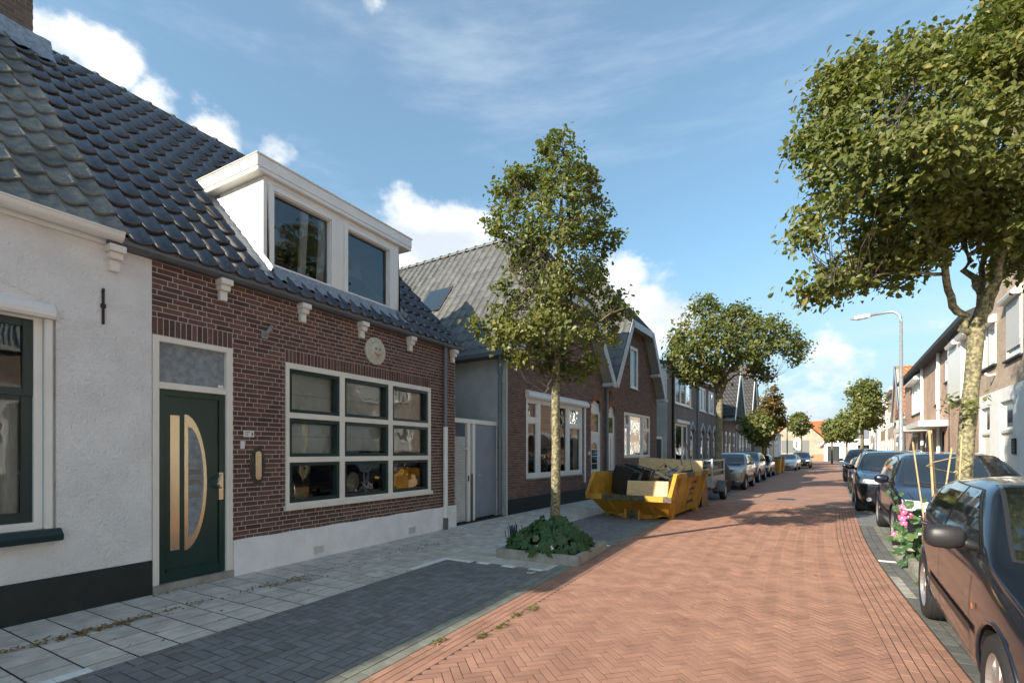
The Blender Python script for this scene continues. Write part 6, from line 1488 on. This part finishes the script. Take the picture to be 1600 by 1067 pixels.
    # mirrors
    for sg in (1, -1):
        s = A[0] + .17; h = bvh.ray_cast(Vector((sg * 2, L / 2 - s, bz(s) + .03)), Vector((-sg, 0, 0))); x = h[0].x if h[0] else sg * W * .9
        y = L / 2 - s; z = bz(s) + .02
        b = MB(); mo = S.get('mirror', paint)
        nr = 9
        for k, (dx, wy, hz) in enumerate(((.05, .03, .035), (.08, .055, .065), (.14, .066, .078), (.21, .060, .074), (.25, .045, .055), (.262, .02, .03))):
            for q in range(12):
                t = 2 * math.pi * q / 12; cx_ = math.copysign(abs(math.cos(t)) ** .7, math.cos(t)); sx_ = math.copysign(abs(math.sin(t)) ** .7, math.sin(t))
                b.v.append((x + sg * dx, y + wy * cx_ + .01 - (.02 if k == 0 else 0) , z + .055 + hz * sx_))
            if k:
                for q in range(12): q2 = (q + 1) % 12; b.f.append([(k - 1) * 12 + q, (k - 1) * 12 + q2, k * 12 + q2, k * 12 + q]); b.m.append(0); b.r.append(0.0)
        b.f.append(list(range(12))); b.m.append(0); b.r.append(0.0); b.f.append([60 + q for q in range(12)]); b.m.append(0); b.r.append(0.0); b.mats = [mo]
        mr = b.build('wing_mirror', mo, root, smooth=True)
        b = MB(); b.tube([(x - sg * .03, y, z - .005), (x + sg * .05, y + .005, z + .02), (x + sg * .09, y + .005, z + .04)], [.035, .03, .028], 8, PLASTIC); b.build('mirror_foot', PLASTIC, mr, smooth=True)
        b = MB(); b.add([(x + sg * .07, y - .052, z + .01), (x + sg * .23, y - .045, z + .01), (x + sg * .23, y - .045, z + .10), (x + sg * .07, y - .052, z + .10)], [(0, 1, 2, 3)], CHROME); b.build('mirror_glass', CHROME, mr)
    # face
    n0 = S['nose']; hz = S.get('lamp', (n0 + .0, n0 + .13)); lx = S.get('lampx', (.50, .90))
    for sg in (1, -1):
        a, c = W * lx[0] * sg, W * lx[1] * sg
        P = [(a, hz[0] + .02), (c, hz[0] + .03), (c, hz[1] + .02), (a + sg * .05, hz[1])]
        patch('headlight_surround', grow(P, .06), 'f', INK, .003, .05); hl_ = patch('headlight', P, 'f', LAMPG, .008, .04)
    gr = S.get('grille', (n0 - .03, n0 + .05, .42)); patch('grille', [(-W * gr[2], gr[0]), (W * gr[2], gr[0]), (W * gr[2] * 1.05, gr[1]), (-W * gr[2] * 1.05, gr[1])], 'f', PLASTIC, .004)
    if S.get('gbar', True): patch('grille_bar', [(-W * gr[2], (gr[0] + gr[1]) / 2 - .006), (W * gr[2], (gr[0] + gr[1]) / 2 - .006), (W * gr[2], (gr[0] + gr[1]) / 2 + .006), (-W * gr[2], (gr[0] + gr[1]) / 2 + .006)], 'f', CHROME, .012)
    patch('lower_intake', [(-W * .58, .29), (W * .58, .29), (W * .52, .40), (-W * .52, .40)], 'f', PLASTIC, .004)
    for sg in (1, -1):
        P = [(sg * W * .70 + .055 * math.cos(t), .385 + .05 * math.sin(t)) for t in [2 * math.pi * k / 12 for k in range(12)]]; patch('fog_light_surround', grow(P, .35), 'f', PLASTIC, .004, .05); patch('fog_light', P, 'f', LAMPG, .008, .05)
    h = bvh.ray_cast(Vector((0, L, .46)), Vector((0, -1, 0)))
    if h[0]:
        y = h[0].y + .012; b = MB(); b.box(-.26, .26, y - .02, y + .004, .43, .545, material('number_plate', (.85, .55, .04), .5)); pb = b.build('number_plate', None, root, bevel=.004)
        for k, (x, w_) in enumerate(((-.19, .04), (-.135, .04), (-.08, .018), (-.02, .04), (.035, .04), (.09, .018), (.14, .04), (.195, .04))):
            b = MB(); b.box(x - w_ / 2, x - w_ / 2 + .009, y + .004, y + .005, .455, .52, INK); b.box(x + w_ / 2 - .009, x + w_ / 2, y + .004, y + .005, .455, .52, INK) if w_ > .02 else None
            b.box(x - w_ / 2, x + w_ / 2, y + .004, y + .005, .485, .493, INK); b.build('plate_character', INK, pb)
    if S.get('blinker'):
        P = [(S['f_axle'] + wr + .07 + .028 * math.cos(t), .68 + .02 * math.sin(t)) for t in [2 * math.pi * k / 10 for k in range(10)]]; patch('side_indicator', P, 'x', ORANGE, .010, .1, both=True)
    for sg in (-1, 1):                                  # wipers
        p0 = (sg * .12 - .25, zb + .0); b = MB(); pts = []
        for k in range(5):
            x = -.55 + k * .14 + (.55 if sg > 0 else 0); hh = bvh.ray_cast(Vector((x, L, zb + .005 + k * .006)), Vector((0, -1, 0)))
            if hh[0]: pts.append(hh[0] + Vector((0, .018, .01)))
        if len(pts) > 1: b.tube(pts, .008, 5, PLASTIC); b.build('wiper', PLASTIC, bo_)
    if S.get('rail'):
        for sg in (1, -1):
            pts = []
            for s in [S['roof0'][0] + .1 + k * (S['roof1'][0] - S['roof0'][0] - .1) / 8 for k in range(9)]:
                hh = bvh.ray_cast(Vector((sg * W * .66, L / 2 - s, 3)), Vector((0, 0, -1))); pts.append(hh[0] + Vector((0, 0, .035 if 0 < len(pts) < 8 else .0)))
            b = MB(); b.tube(pts, .016, 6, S['railm']); b.build('roof_rail', S['railm'], root, smooth=True)
    b = MB(); hh = bvh.ray_cast(Vector((0, L / 2 - S['roof1'][0] + .1, 3)), Vector((0, 0, -1)))
    b.tube([hh[0], hh[0] + Vector((0, -.10, .14))], [.01, .004], 6, PLASTIC); b.build('aerial', PLASTIC, root)
    b = MB(); b.box(-W * .5, W * .5, -L * .4, L * .38, S['gc'] - .02, S['gc'] + .02, INK); b.build('underbody', INK, root)
    return root
def paint(name, c, metal=.35, rough=.28): 
    return material(name, c, rough, metal=metal, coat=1, var=.05, vs=2, dirt=.08)
SUV = dict(L=4.65, W=.93, H=1.67, f_axle=.92, r_axle=3.72, wr=.36, gc=.26, cowl=(1.22, 1.10), roof0=(2.0, 1.58), roofp=(2.6, 1.66), roof1=(4.05, 1.60), tail=(4.50, 1.15), nose=.80, hood0=.93, belt=(1.06, 1.13), tumble=.36, side=[(1.42, 1.1), (2.12, 1.50), (2.6, 1.555), (3.7, 1.53), (4.1, 1.40), (4.2, 1.2)], pillars=(2.58, 3.45), lamp=(.76, .88), trim=CHROME, grille=(.72, .86, .45))
MPV = dict(L=4.45, W=.92, H=1.62, f_axle=.95, r_axle=3.62, wr=.34, gc=.2, cowl=(1.02, 1.03), roof0=(1.95, 1.55), roofp=(2.5, 1.61), roof1=(3.9, 1.54), tail=(4.35, 1.08), nose=.66, hood0=.82, belt=(1.0, 1.1), tumble=.40, side=[(1.25, 1.0), (1.95, 1.43), (2.5, 1.51), (3.5, 1.49), (3.95, 1.33), (4.05, 1.14)], pillars=(2.55, 3.35), lamp=(.66, .82), trim=CHROME, grille=(.60, .74, .4))
SMALL = dict(L=3.7, W=.83, H=1.60, f_axle=.70, r_axle=3.1, wr=.31, gc=.22, cowl=(1.05, 1.04), roof0=(1.6, 1.50), roofp=(2.0, 1.59), roof1=(3.1, 1.56), tail=(3.6, 1.1), nose=.78, hood0=.90, belt=(1.02, 1.06), tumble=.34, side=[(1.18, 1.05), (1.65, 1.43), (2.1, 1.49), (2.9, 1.47), (3.15, 1.3), (3.2, 1.12)], pillars=(2.1, 2.85), lamp=(.72, .86), lampx=(.48, .88), grille=(.74, .84, .42), clad=True)
NAVY = paint('dark_navy_paint', (.010, .016, .028), .3, .3)
car('parked_car', 'dark blue grey hatchback with black door mirror, nearest at the right edge', dict(blinker=True, mirror=PLASTIC, handle=PLASTIC, spokes=7, spw=.03, mould=PLASTIC), (1.885, 4.69, 0), math.pi - R(4.3), NAVY, 'cars parked along the right side')
def rcar(v, u=.92): return (2.22 + bend(v) + .1, v, 0)
car('parked_car', 'dark blue people carrier directly behind the big right tree', dict(MPV, spokes=10, spw=.016), (2.54, 11.68, 0), math.pi - R(3.0), paint('deep_blue_paint', (.010, .016, .035), .4, .25), 'cars parked along the right side')
car('parked_car', 'black off-roader with clear headlight, third car on the right', dict(SUV, rail=True, railm=CHROME), (2.66, 17.7, 0), math.pi - AL, paint('black_blue_paint', (.006, .010, .018), .3, .25), 'cars parked along the right side')
car('parked_car', 'slim black hatchback, fourth car on the right', dict(H=1.46), (3.05, 24.2, 0), math.pi - AL, paint('black_paint', (.006, .008, .011), .3, .25), 'cars parked along the right side')
car('parked_car', 'dark grey van-like car with white side, farthest on the right', dict(SUV, L=4.7, roof0=(1.9, 1.72), roofp=(2.6, 1.8), roof1=(4.2, 1.76)), (3.72, 33.5, 0), math.pi - AL, paint('dark_grey_paint', (.02, .024, .03), .3, .3), 'cars parked along the right side')
LG = 'cars parked along the left side'
def lp(u, v): return (u + bend(v), v, 0)
car('parked_car', 'small silver beige off-roader behind the trailer', SMALL, (-2.22, 24.3, 0), math.pi - AL, paint('silver_beige_paint', (.30, .29, .27), .5, .32), LG)
car('parked_car', 'dark blue grey crossover behind the silver off-roader', dict(SUV, H=1.6, W=.9), (-2.02, 30.3, 0), math.pi - AL, paint('slate_paint', (.035, .045, .065), .4, .28), LG)
car('parked_car', 'dark compact car before the yellow bins', dict(H=1.5), (-1.62, 36.8, 0), math.pi - AL, paint('graphite_paint', (.03, .04, .055), .4, .28), LG)
car('parked_car', 'white hatchback beyond the yellow bins', dict(lampx=(.4, .92)), (.12, 50.5, 0), math.pi - AL - R(3), paint('white_car_paint', (.75, .76, .78), 0, .3), LG)
car('parked_car', 'black car, last of the left row before the end house', MPV, (1.3, 58, 0), math.pi - AL, paint('jet_paint', (.008, .009, .012), .3, .3), LG)
# ------------------------------------------------------------------ skip, its load, trailer, bins, lamp posts
SK = thing('skip', 'scuffed yellow rubbish skip with black striped rims on the left parking lane', 'skip', (-3.22, 12.0, 0), -R(5))
b = MB(); T_ = .035
def sheet2(q, t=.03, m=YELLOW, n=None):
    a, c, d, e = [Vector(p) for p in q]; nn_ = (c - a).cross(d - a).normalized() * t
    b.add([a, c, d, e, a + nn_, c + nn_, d + nn_, e + nn_], [(0, 1, 2, 3), (7, 6, 5, 4), (0, 1, 5, 4), (1, 2, 6, 5), (2, 3, 7, 6), (3, 0, 4, 7)], m)
xb, xt = .80, .98
sheet2([(-xb, 0, .09), (xb, 0, .09), (xb, 2.65, .09), (-xb, 2.65, .09)])
sheet2([(-xb, 0, .09), (xb, 0, .09), (xt, -.62, .55), (-xt, -.62, .55)]); sheet2([(-xb, 2.65, .09), (xb, 2.65, .09), (xt, 3.2, 1.08), (-xt, 3.2, 1.08)])
for s in (-1, 1):
    P = [(s * xb, 0, .09), (s * xb, 2.65, .09), (s * xt, 3.2, 1.08), (s * xt, -.2, 1.08), (s * xt, -.62, .55)]
    o_ = Vector((s * .03, 0, 0)); n = 5; b.add([Vector(p) for p in P] + [Vector(p) + o_ for p in P], [tuple(range(n)), tuple(range(2 * n - 1, n - 1, -1))] + [(i, (i + 1) % n, n + (i + 1) % n, n + i) for i in range(n)], YELLOW)
b.build('skip_body', YELLOW, SK)
def rim(parts, nm, sz=.075):
    for p0, p1, m in parts:
        b = MB(); p0, p1 = Vector(p0), Vector(p1); d = (p1 - p0).normalized(); a = d.cross(Vector((0, 0, 1))); a = (a if a.length > .1 else Vector((1, 0, 0))).normalized(); c = a.cross(d)
        v = [p + a * x * sz / 2 + c * z * sz * .62 for p in (p0, p1) for x, z in ((-1, -1), (1, -1), (1, 1), (-1, 1))]
        b.add(v, [(0, 1, 2, 3), (7, 6, 5, 4), (0, 1, 5, 4), (1, 2, 6, 5), (2, 3, 7, 6), (3, 0, 4, 7)], m); b.build(nm, m, SK)
L = -.62
rim([((-1.04, L, .53), (-.62, L, .53), YELLOW), ((-.62, L, .53), (.45, L, .53), BLACKPAINT), ((.45, L, .53), (.86, L, .53), YELLOW), ((.86, L, .53), (1.05, L, .53), BLACKPAINT)], 'front_rim', .10)
for s in (-1, 1):
    rim([((s * 1.03, -.2, 1.04), (s * 1.03, .55, 1.04), YELLOW), ((s * 1.03, .55, 1.04), (s * 1.03, 1.3, 1.04), BLACKPAINT), ((s * 1.03, 1.3, 1.04), (s * 1.03, 2.0, 1.04), YELLOW), ((s * 1.03, 2.0, 1.04), (s * 1.03, 2.7, 1.04), BLACKPAINT), ((s * 1.03, 2.7, 1.04), (s * 1.03, 3.22, 1.04), YELLOW)], 'side_rim', .09)
    rim([((s * 1.01, -.64, .55), (s * 1.02, -.2, 1.06), YELLOW)], 'corner_post', .085)
    for y in (.15, 1.0, 1.85, 2.55): rim([((s * (xb + .03), y, .10), (s * (xt + .045), y + .02, 1.0), YELLOW)], 'side_rib', .06)
rim([((-xt, 3.2, 1.06), (xt, 3.2, 1.06), YELLOW)], 'rear_rim', .09)
for x in (-.52, .52): rim([((x * .9, .02, .06), (x * 1.02, -.48, .46), YELLOW)], 'front_rib', .10)
rim([((-.72, -.22, .27), (.80, -.22, .27), YELLOW)], 'front_rail', .045)
b = MB(); b.prism([(-.80, .10), (-.22, -.03), (.22, -.03), (.80, .10)], 'y', -.06, .02, YELLOW); b.box(-.19, -.15, -.30, 0, -.0, .22, YELLOW); b.box(.15, .19, -.30, 0, -.0, .22, YELLOW); b.box(-.15, .15, -.20, -.17, .01, .2, BLACKPAINT)
b.build('lifting_bracket', YELLOW, SK)
for s in (-1, 1):
    b = MB(); b.box(s * xb - .05, s * xb + .05, .12, .3, 0, .1, YELLOW); b.box(s * xb - .05, s * xb + .05, 2.3, 2.5, 0, .1, YELLOW); b.build('foot', YELLOW, SK)
    REDW = material('reflector_red', (.45, .08, .05), .5)
    b = MB(); c0 = Vector((s * .72, -.30, .33)); 
    for k, m in enumerate((REDW, WHITE, REDW, WHITE)):
        x0 = -.14 + k * .07; v = [c0 + Vector((x0, -.028 - .0, .03 - k * .012)), c0 + Vector((x0 + .07, -.028, .018 - k * .012)), c0 + Vector((x0 + .07, -.10, .085 - k * .012 )), c0 + Vector((x0, -.10, .097 - k * .012))]
        b.add(v, [(0, 1, 2, 3)], m)
    b.build('reflector', WHITE, SK)
for i, (s_, z, sz) in enumerate((('Br. v. d. Velde', .84, .155), ('Containers', .68, .14), ('T. 0113', .54, .13), ('containerverhuur', .34, .135))):
    me = text_mesh(s_, sz, .001, .003); me.materials.append(INK)
    xx = xb + .038 + (xt - xb) * (z - .09) / .99
    M = Matrix.Translation((xx + .006, 1.42, z)) @ Matrix.Rotation(R(-10.3), 4, 'Y') @ Matrix.Rotation(math.pi / 2, 4, 'Z') @ Matrix.Rotation(math.pi / 2, 4, 'X')
    link('lettering', me, SK, M)
def sk(x, y, z): return wmat(SK) @ Vector((x, y, z))
def item(name, label, cat, mbuild, p, rot=(0, 0, 0), mat=None, bevel=0):
    o = mbuild.build(name, mat, bevel=bevel); o.location = sk(*p); e = Matrix.Rotation(-R(5), 3, 'Z') @ Matrix.Rotation(rot[2], 3, 'Z') @ Matrix.Rotation(rot[1], 3, 'Y') @ Matrix.Rotation(rot[0], 3, 'X'); o.rotation_euler = e.to_euler(); return tag(o, label, cat)
b = MB(); b.box(-.48, .48, -.02, .30, 0, .37, WOOD); b.box(-.485, .485, -.025, .305, -.02, 0, WOODD); b.box(.48, .50, -.02, .30, .02, .37, WOODD)
item('wooden_crate', 'light pine panel box lying at the front edge of the yellow skip', 'crate', b, (.36, -.30, .55), (R(-14), 0, R(2)), WOOD)
b = MB(); b.box(-.98, .98, -.02, .02, 0, .42, WOOD); 
b.lathe([(-.022, .045), (-.023, 0)], 12, 'y', m=INK, c=(-.1, 0, .2))
item('wood_board', 'long pale chipboard panel standing across the back of the skip', 'board', b, (-.02, 2.72, .98), (R(-8), R(3), R(-9)), WOOD)
for i, (x, y, z, ro, lab) in enumerate(((-.60, .62, .46, (R(10), R(16), R(50)), 'dark metal frame stack leaning in the left of the skip'), (-.36, .85, .50, (R(8), R(15), R(54)), 'second dark metal frame leaning beside the first in the skip'))):
    b = MB()
    for zz in (0, .72): b.box(-.03, .03, -.55, .55, zz, zz + .035, GREYPL)
    for yy in (-.55, .52): b.box(-.03, .03, yy, yy + .035, 0, .75, GREYPL)
    for k in range(5): b.box(-.015, .015, -.4 + k * .18, -.385 + k * .18, .03, .72, GALV if k % 2 else DKBLUE)
    for k in range(3): b.box(-.12 - k * .05, -.10 - k * .05, -.5, .5, .05, .70, PLASTIC)
    item('steel_rack', lab, 'rack', b, (x, y, z), ro, GREYPL)
b = MB(); b.box(-.2, .2, -.12, .12, 0, .24, WOODD); b.box(-.21, .21, -.13, .13, .22, .25, WOOD); item('small_wood_box', 'small brown wooden box between the frames and the pine panel in the skip', 'box', b, (.05, .9, .74), (0, R(5), R(12)), WOODD)
b = MB(); b.lathe([(0, .14), (.10, .15), (.11, .11), (.02, .09), (.02, 0)], 20, 'z', m=GALV); item('metal_drum', 'round light grey metal part lying in the skip near the board', 'drum', b, (-.35, 1.75, .98), (R(62), 0, R(20)), GALV)
b = MB(); b.box(-.3, .3, -.16, .16, 0, .14, GREYPL); b.box(-.25, .1, -.17, -.12, .12, .2, GALV); item('grey_box', 'mid grey plastic casing lying in the middle of the skip', 'box', b, (.30, 1.5, .80), (R(10), R(8), R(-12)), GREYPL)
b = MB()
for k in range(9):
    x, y, z = rng.uniform(-.5, .6), rng.uniform(-.5, .5), 0; P = [Vector((x, y, 0))]
    for q in range(4): P.append(P[-1] + Vector((rng.gauss(0, .09), rng.gauss(0, .09), rng.uniform(.02, .10))))
    b.tube(P, .008, 5, PLASTIC)
item('black_cables', 'loose black cables tangled on top of the skip load', 'cable', b, (.1, 1.7, .95), mat=PLASTIC)
b = MB(); b.lathe([(0, .02), (.04, .14), (.10, .24), (.12, .25)], 18, 'z', m=PLASTIC); b.tube([(0, .05, .1), (-.03, .1, .6), (-.05, .12, 1.0)], .012, 6, PLASTIC); b.tube([(.22, .0, .1), (.24, .02, .5), (.24, .02, .9)], .012, 6, PLASTIC)
item('black_basin', 'black rubber basin with two upright rods in the right rear of the skip', 'basin', b, (.62, 2.1, .93), (R(10), R(-12), 0), PLASTIC)
b = MB(); b.box(-.03, .03, -.4, .4, 0, .05, WOOD); item('timber_batten', 'short raw timber batten sticking up beside the black basin', 'batten', b, (.60, 1.3, .98), (R(38), 0, R(-30)), WOOD)
b = MB(); b.box(-.2, .2, -.1, .1, 0, .10, WHITE); b.box(-.14, .1, -.12, .0, .1, .17, GALV); b.tube([(.1, 0, .1), (.2, .05, .16), (.26, 0, .12)], .03, 8, GALV); item('white_scrap', 'crumpled white and silver scrap piece by the board in the skip', 'scrap', b, (.28, 2.25, .98), (R(12), R(14), R(30)), WHITE)
for i, (x, y, z, l, ro, lab) in enumerate(((-.1, 1.75, 1.02, 1.3, (R(4), R(-6), R(62)), 'long pale plank lying across the skip load'), (.2, 1.25, .98, 1.1, (R(7), R(5), R(38)), 'shorter pale plank under the basin in the skip'), (-.45, 2.2, 1.06, .9, (R(-5), R(9), R(100)), 'split pale plank at the back left of the skip'))):
    b = MB(); b.box(-.07, .07, -l / 2, l / 2, 0, .03, WOOD); item('plank', lab, 'plank', b, (x, y, z), ro, WOOD)
b = MB(); b.box(-.55, .55, -.5, .5, 0, .2, DKBLUE); b.box(-.7, .7, .4, 1.6, 0, .25, DKBLUE)
for k in range(14): 
    x, y = rng.uniform(-.7, .7), rng.uniform(-.5, 1.7); s = rng.uniform(.06, .18); b.box(x - s, x + s, y - s, y + s, .1, .2 + s, rng.choice([GREYPL, WOOD, GALV, WOODD]), M=Matrix.Rotation(rng.uniform(-.3, .3), 4, 'X'))
o = item('rubble', 'dark mixed rubble filling the bottom of the skip', 'rubble', b, (0, .95, .42), mat=DKBLUE); o['kind'] = 'stuff'
b = MB(); b.box(-.24, .24, -.03, .03, 0, .88, WOODD); b.box(-.26, -.2, -.05, .05, 0, .9, DKBLUE)
item('brown_door_panel', 'brown board standing against the back right corner of the skip', 'board', b, (.80, 3.42, .0), (R(-4), 0, R(78)), WOODD)
# ---- trailer
TRL = thing('trailer', 'small galvanised box trailer with open rail frame behind the skip', 'trailer', (-2.66, 18.1, 0), -AL)
b = MB(); b.box(-.62, .62, -1.0, 1.1, .42, .46, GREYPL)
for s in (-1, 1): b.box(s * .62 - .015, s * .62 + .015, -1.0, 1.1, .42, .82, GALV)
b.box(-.62, .62, -1.0, -.97, .42, .82, GALV); b.box(-.62, .62, 1.07, 1.1, .42, .82, GALV); b.build('trailer_bed', GALV, TRL)
b = MB()
for s in (-1, 1):
    for y in (-1.0, 1.08): b.box(s * .62 - .025, s * .62 + .025, y - .025, y + .025, .42, 1.38, GALV)
    for z in (.98, 1.32): b.box(s * .62 - .018, s * .62 + .018, -1.0, 1.08, z - .018, z + .018, GALV)
for y in (-1.0, 1.08):
    for z in (.98, 1.32): b.box(-.62, .62, y - .018, y + .018, z - .018, z + .018, GALV)
b.build('rail_frame', GALV, TRL)
b = MB(); b.box(-.55, .55, -.9, 1.0, .46, 1.12, DKBLUE); cvr = b.build('load', material('dark_tarpaulin', (.05, .065, .065), .35, var=.3, vs=5, bump=1, bs=8), TRL, bevel=.12)
cvr.data.materials.clear(); cvr.data.materials.append(MATS['dark_tarpaulin'])
for s in (-1, 1):
    b = MB(); b.lathe([(s * .70, .17), (s * .70, .27), (s * .73, .29), (s * .84, .29), (s * .87, .27), (s * .875, .18)], 28, 'x', c=(0, 0, .29)); ty = b.build('wheel', RUBBER, TRL, smooth=True)
    b = MB(); b.lathe([(s * .868, .185), (s * .85, .15), (s * .86, .05), (s * .862, 0)], 20, 'x', m=GALV, c=(0, 0, .29)); b.build('rim', GALV, ty, smooth=True)
    b = MB(); P = [(.36 * math.cos(t), .29 + .36 * math.sin(t)) for t in [math.pi * k / 14 for k in range(15)]]; P2 = [(.335 * math.cos(t), .29 + .335 * math.sin(t)) for t in [math.pi * k / 14 for k in range(15)]][::-1]
    b.prism(P + P2, 'x', s * .66, s * .90, GREYPL); b.build('mudguard', material('grey_mudguard', (.22, .25, .28), .45), TRL)
b = MB(); b.tube([(0, 1.1, .42), (0, 2.2, .42)], .03, 8, GALV); b.tube([(-.5, 1.1, .42), (0, 1.9, .42)], .025, 8, GALV); b.tube([(.5, 1.1, .42), (0, 1.9, .42)], .025, 8, GALV); b.tube([(.0, 2.0, .5), (0, 2.0, 0)], .025, 8, GALV); b.box(-.7, .7, -.03, .03, .27, .32, GALV); b.build('drawbar', GALV, TRL)
b = MB(); b.box(-.60, .60, -1.03, -1.0, .36, .44, INK); b.box(-.58, -.44, -1.05, -1.03, .37, .43, material('red_lens', (.5, .02, .02), .3)); b.box(.44, .58, -1.05, -1.03, .37, .43, MATS['red_lens']); b.build('light_bar', INK, TRL)
# ---- underground waste container housings behind the skip
p = fpt(OB, 8.9, 1.35)
WC = thing('waste_container', 'grey rounded metal waste container housing behind the skip', 'container', (p[0], p[1], 0), -AL)
CG = material('container_grey', (.10, .11, .12), .45, metal=.3)
b = MB(); pr_ = [(-.42, 0), (-.42, .85)] + [(.42 * math.cos(t) * -1, .85 + .50 * math.sin(t)) for t in [math.pi * k / 12 for k in range(1, 12)]] + [(.42, .85), (.42, 0)]
b.prism(pr_, 'y', -.38, .38, CG); b.build('housing', CG, WC, bevel=.01)
b = MB(); b.box(.41, .435, -.25, .25, .72, .95, GREYPL); b.box(-.2, .2, -.40, -.38, .55, .9, GREYPL); b.build('flap', GREYPL, WC)
b = MB(); b.box(.30, .33, -.26, .1, 1.12, 1.2, WHITE, M=None); b.box(.18, .30, -.385, -.381, .95, 1.25, WHITE); b.build('notice', WHITE, WC)
# ---- yellow bins
for i, (v, lab) in enumerate(((41.0, 'yellow skip bin nearest behind the dark compact car'), (43.4, 'second yellow bin just behind the first one on the left'))):
    q = lp(-2.98 + .05 * i, v); o = thing('yellow_bin', lab, 'bin', q, -AL, 'yellow bins on the left lane')
    b = MB(); b.prism([(-.30, .05), (.30, .05), (.38, 1.15), (-.38, 1.15)], 'y', -.5, .5, YELLOW); b.build('bin_body', YELLOW, o)
    b = MB(); b.box(-.42, .42, -.55, .55, 1.15, 1.22, BLACKPAINT); b.build('lid', BLACKPAINT, o)
    for x in (-.2, .2): b = MB(); b.box(x - .04, x + .04, -.56, -.5, .08, 1.15, YELLOW); b.build('rib', YELLOW, o)
# ---- street lamps
def lamp(label, base, h, arm, rz, r=.07):
    o = thing('street_lamp', label, 'street lamp', base, rz, 'street lamps')
    b = MB(); b.tube([(0, 0, 0), (0, 0, 1.1), (0, 0, 1.12), (0, 0, h - .45)], [r * 1.25, r * 1.25, r, r * .62], 12, GALV); b.build('pole', GALV, o, smooth=True)
    b = MB(); P = [(0, 0, h - .5), (0, 0, h - .35)] + [(-.38 + .38 * math.cos(t), 0, h - .35 + .38 * math.sin(t)) for t in [math.pi / 2 * k / 7 for k in range(1, 8)]] + [(-arm, 0, h + .05)]; b.tube(P, r * .58, 10, GALV); b.build('arm', GALV, o, smooth=True)
    b = MB(); 
    for k, (x, w, z0, z1) in enumerate(((-arm + .05, .04, .0, .09), (-arm - .1, .10, -.01, .13), (-arm - .45, .12, .0, .12), (-arm - .62, .04, .03, .07))):
        b.v += [(x, -w, h + z0), (x, w, h + z0), (x, w * .7, h + z1), (x, -w * .7, h + z1)]
        if k:
            for q in range(4): b.f.append([(k - 1) * 4 + q, (k - 1) * 4 + (q + 1) % 4, k * 4 + (q + 1) % 4, k * 4 + q]); b.m.append(0); b.r.append(0.0)
    b.f += [[0, 1, 2, 3], [12, 13, 14, 15]]; b.m += [0, 0]; b.r += [0.0, 0.0]; b.mats = [GALV]; hd = b.build('lamp_head', GALV, o, smooth=False)
    b = MB(); b.box(-arm - .42, -arm - .12, -.07, .07, h - .03, h + .0, LAMPG); b.build('lens', LAMPG, hd)
    return o
q = at(1408, 706, 17.2); lamp('tall silver street lamp with curved arm before the orange roof on the right', (q.x, q.y, 0), 1.6 + 221 / 767 * 17.2, .98, -R(29), .075)
q = at(1368, 706, 36); lamp('distant street lamp whose arm reaches out left of the tall right tree', (q.x, q.y, 0), 1.6 + 103 / 767 * 36, 1.4, -R(29), .09)
q = at(1230, 706, 75); 
o = thing('sign_post', 'thin pole standing before the garage shutter at the end', 'post', (q.x, q.y, 0)); b = MB(); b.tube([(0, 0, 0), (0, 0, 7)], .09, 8, GREYPL); b.build('pole', GREYPL, o)
q = at(1245, 706, 70); o = thing('road_sign', 'white rectangular road sign on a post at the end of the street', 'sign', (q.x, q.y, 0)); b = MB(); b.tube([(0, 0, 0), (0, 0, 3.4)], .06, 8, GALV); b.build('post', GALV, o); b = MB(); b.box(-.45, .45, -.09, -.06, 1.9, 3.5, WHITE); b.box(-.1, .1, -.095, -.09, 2.2, 3.2, GREYPL); b.build('sign_plate', WHITE, o)
q = at(1396, 706, 62); 
# chairs/motorbike cover between trailer and tree
q = lp(-3.2, 21.6); b = MB(); b.lathe([(0, .28), (.35, .34), (.8, .30), (1.15, .16), (1.25, 0)], 12, 'z', m=PLASTIC); o = b.build('black_cover', PLASTIC, smooth=True); o.location = q; o.scale = (1.2, 1.2, 1.05); tag(o, 'black covered object standing left of the middle tree trunk', 'cover')
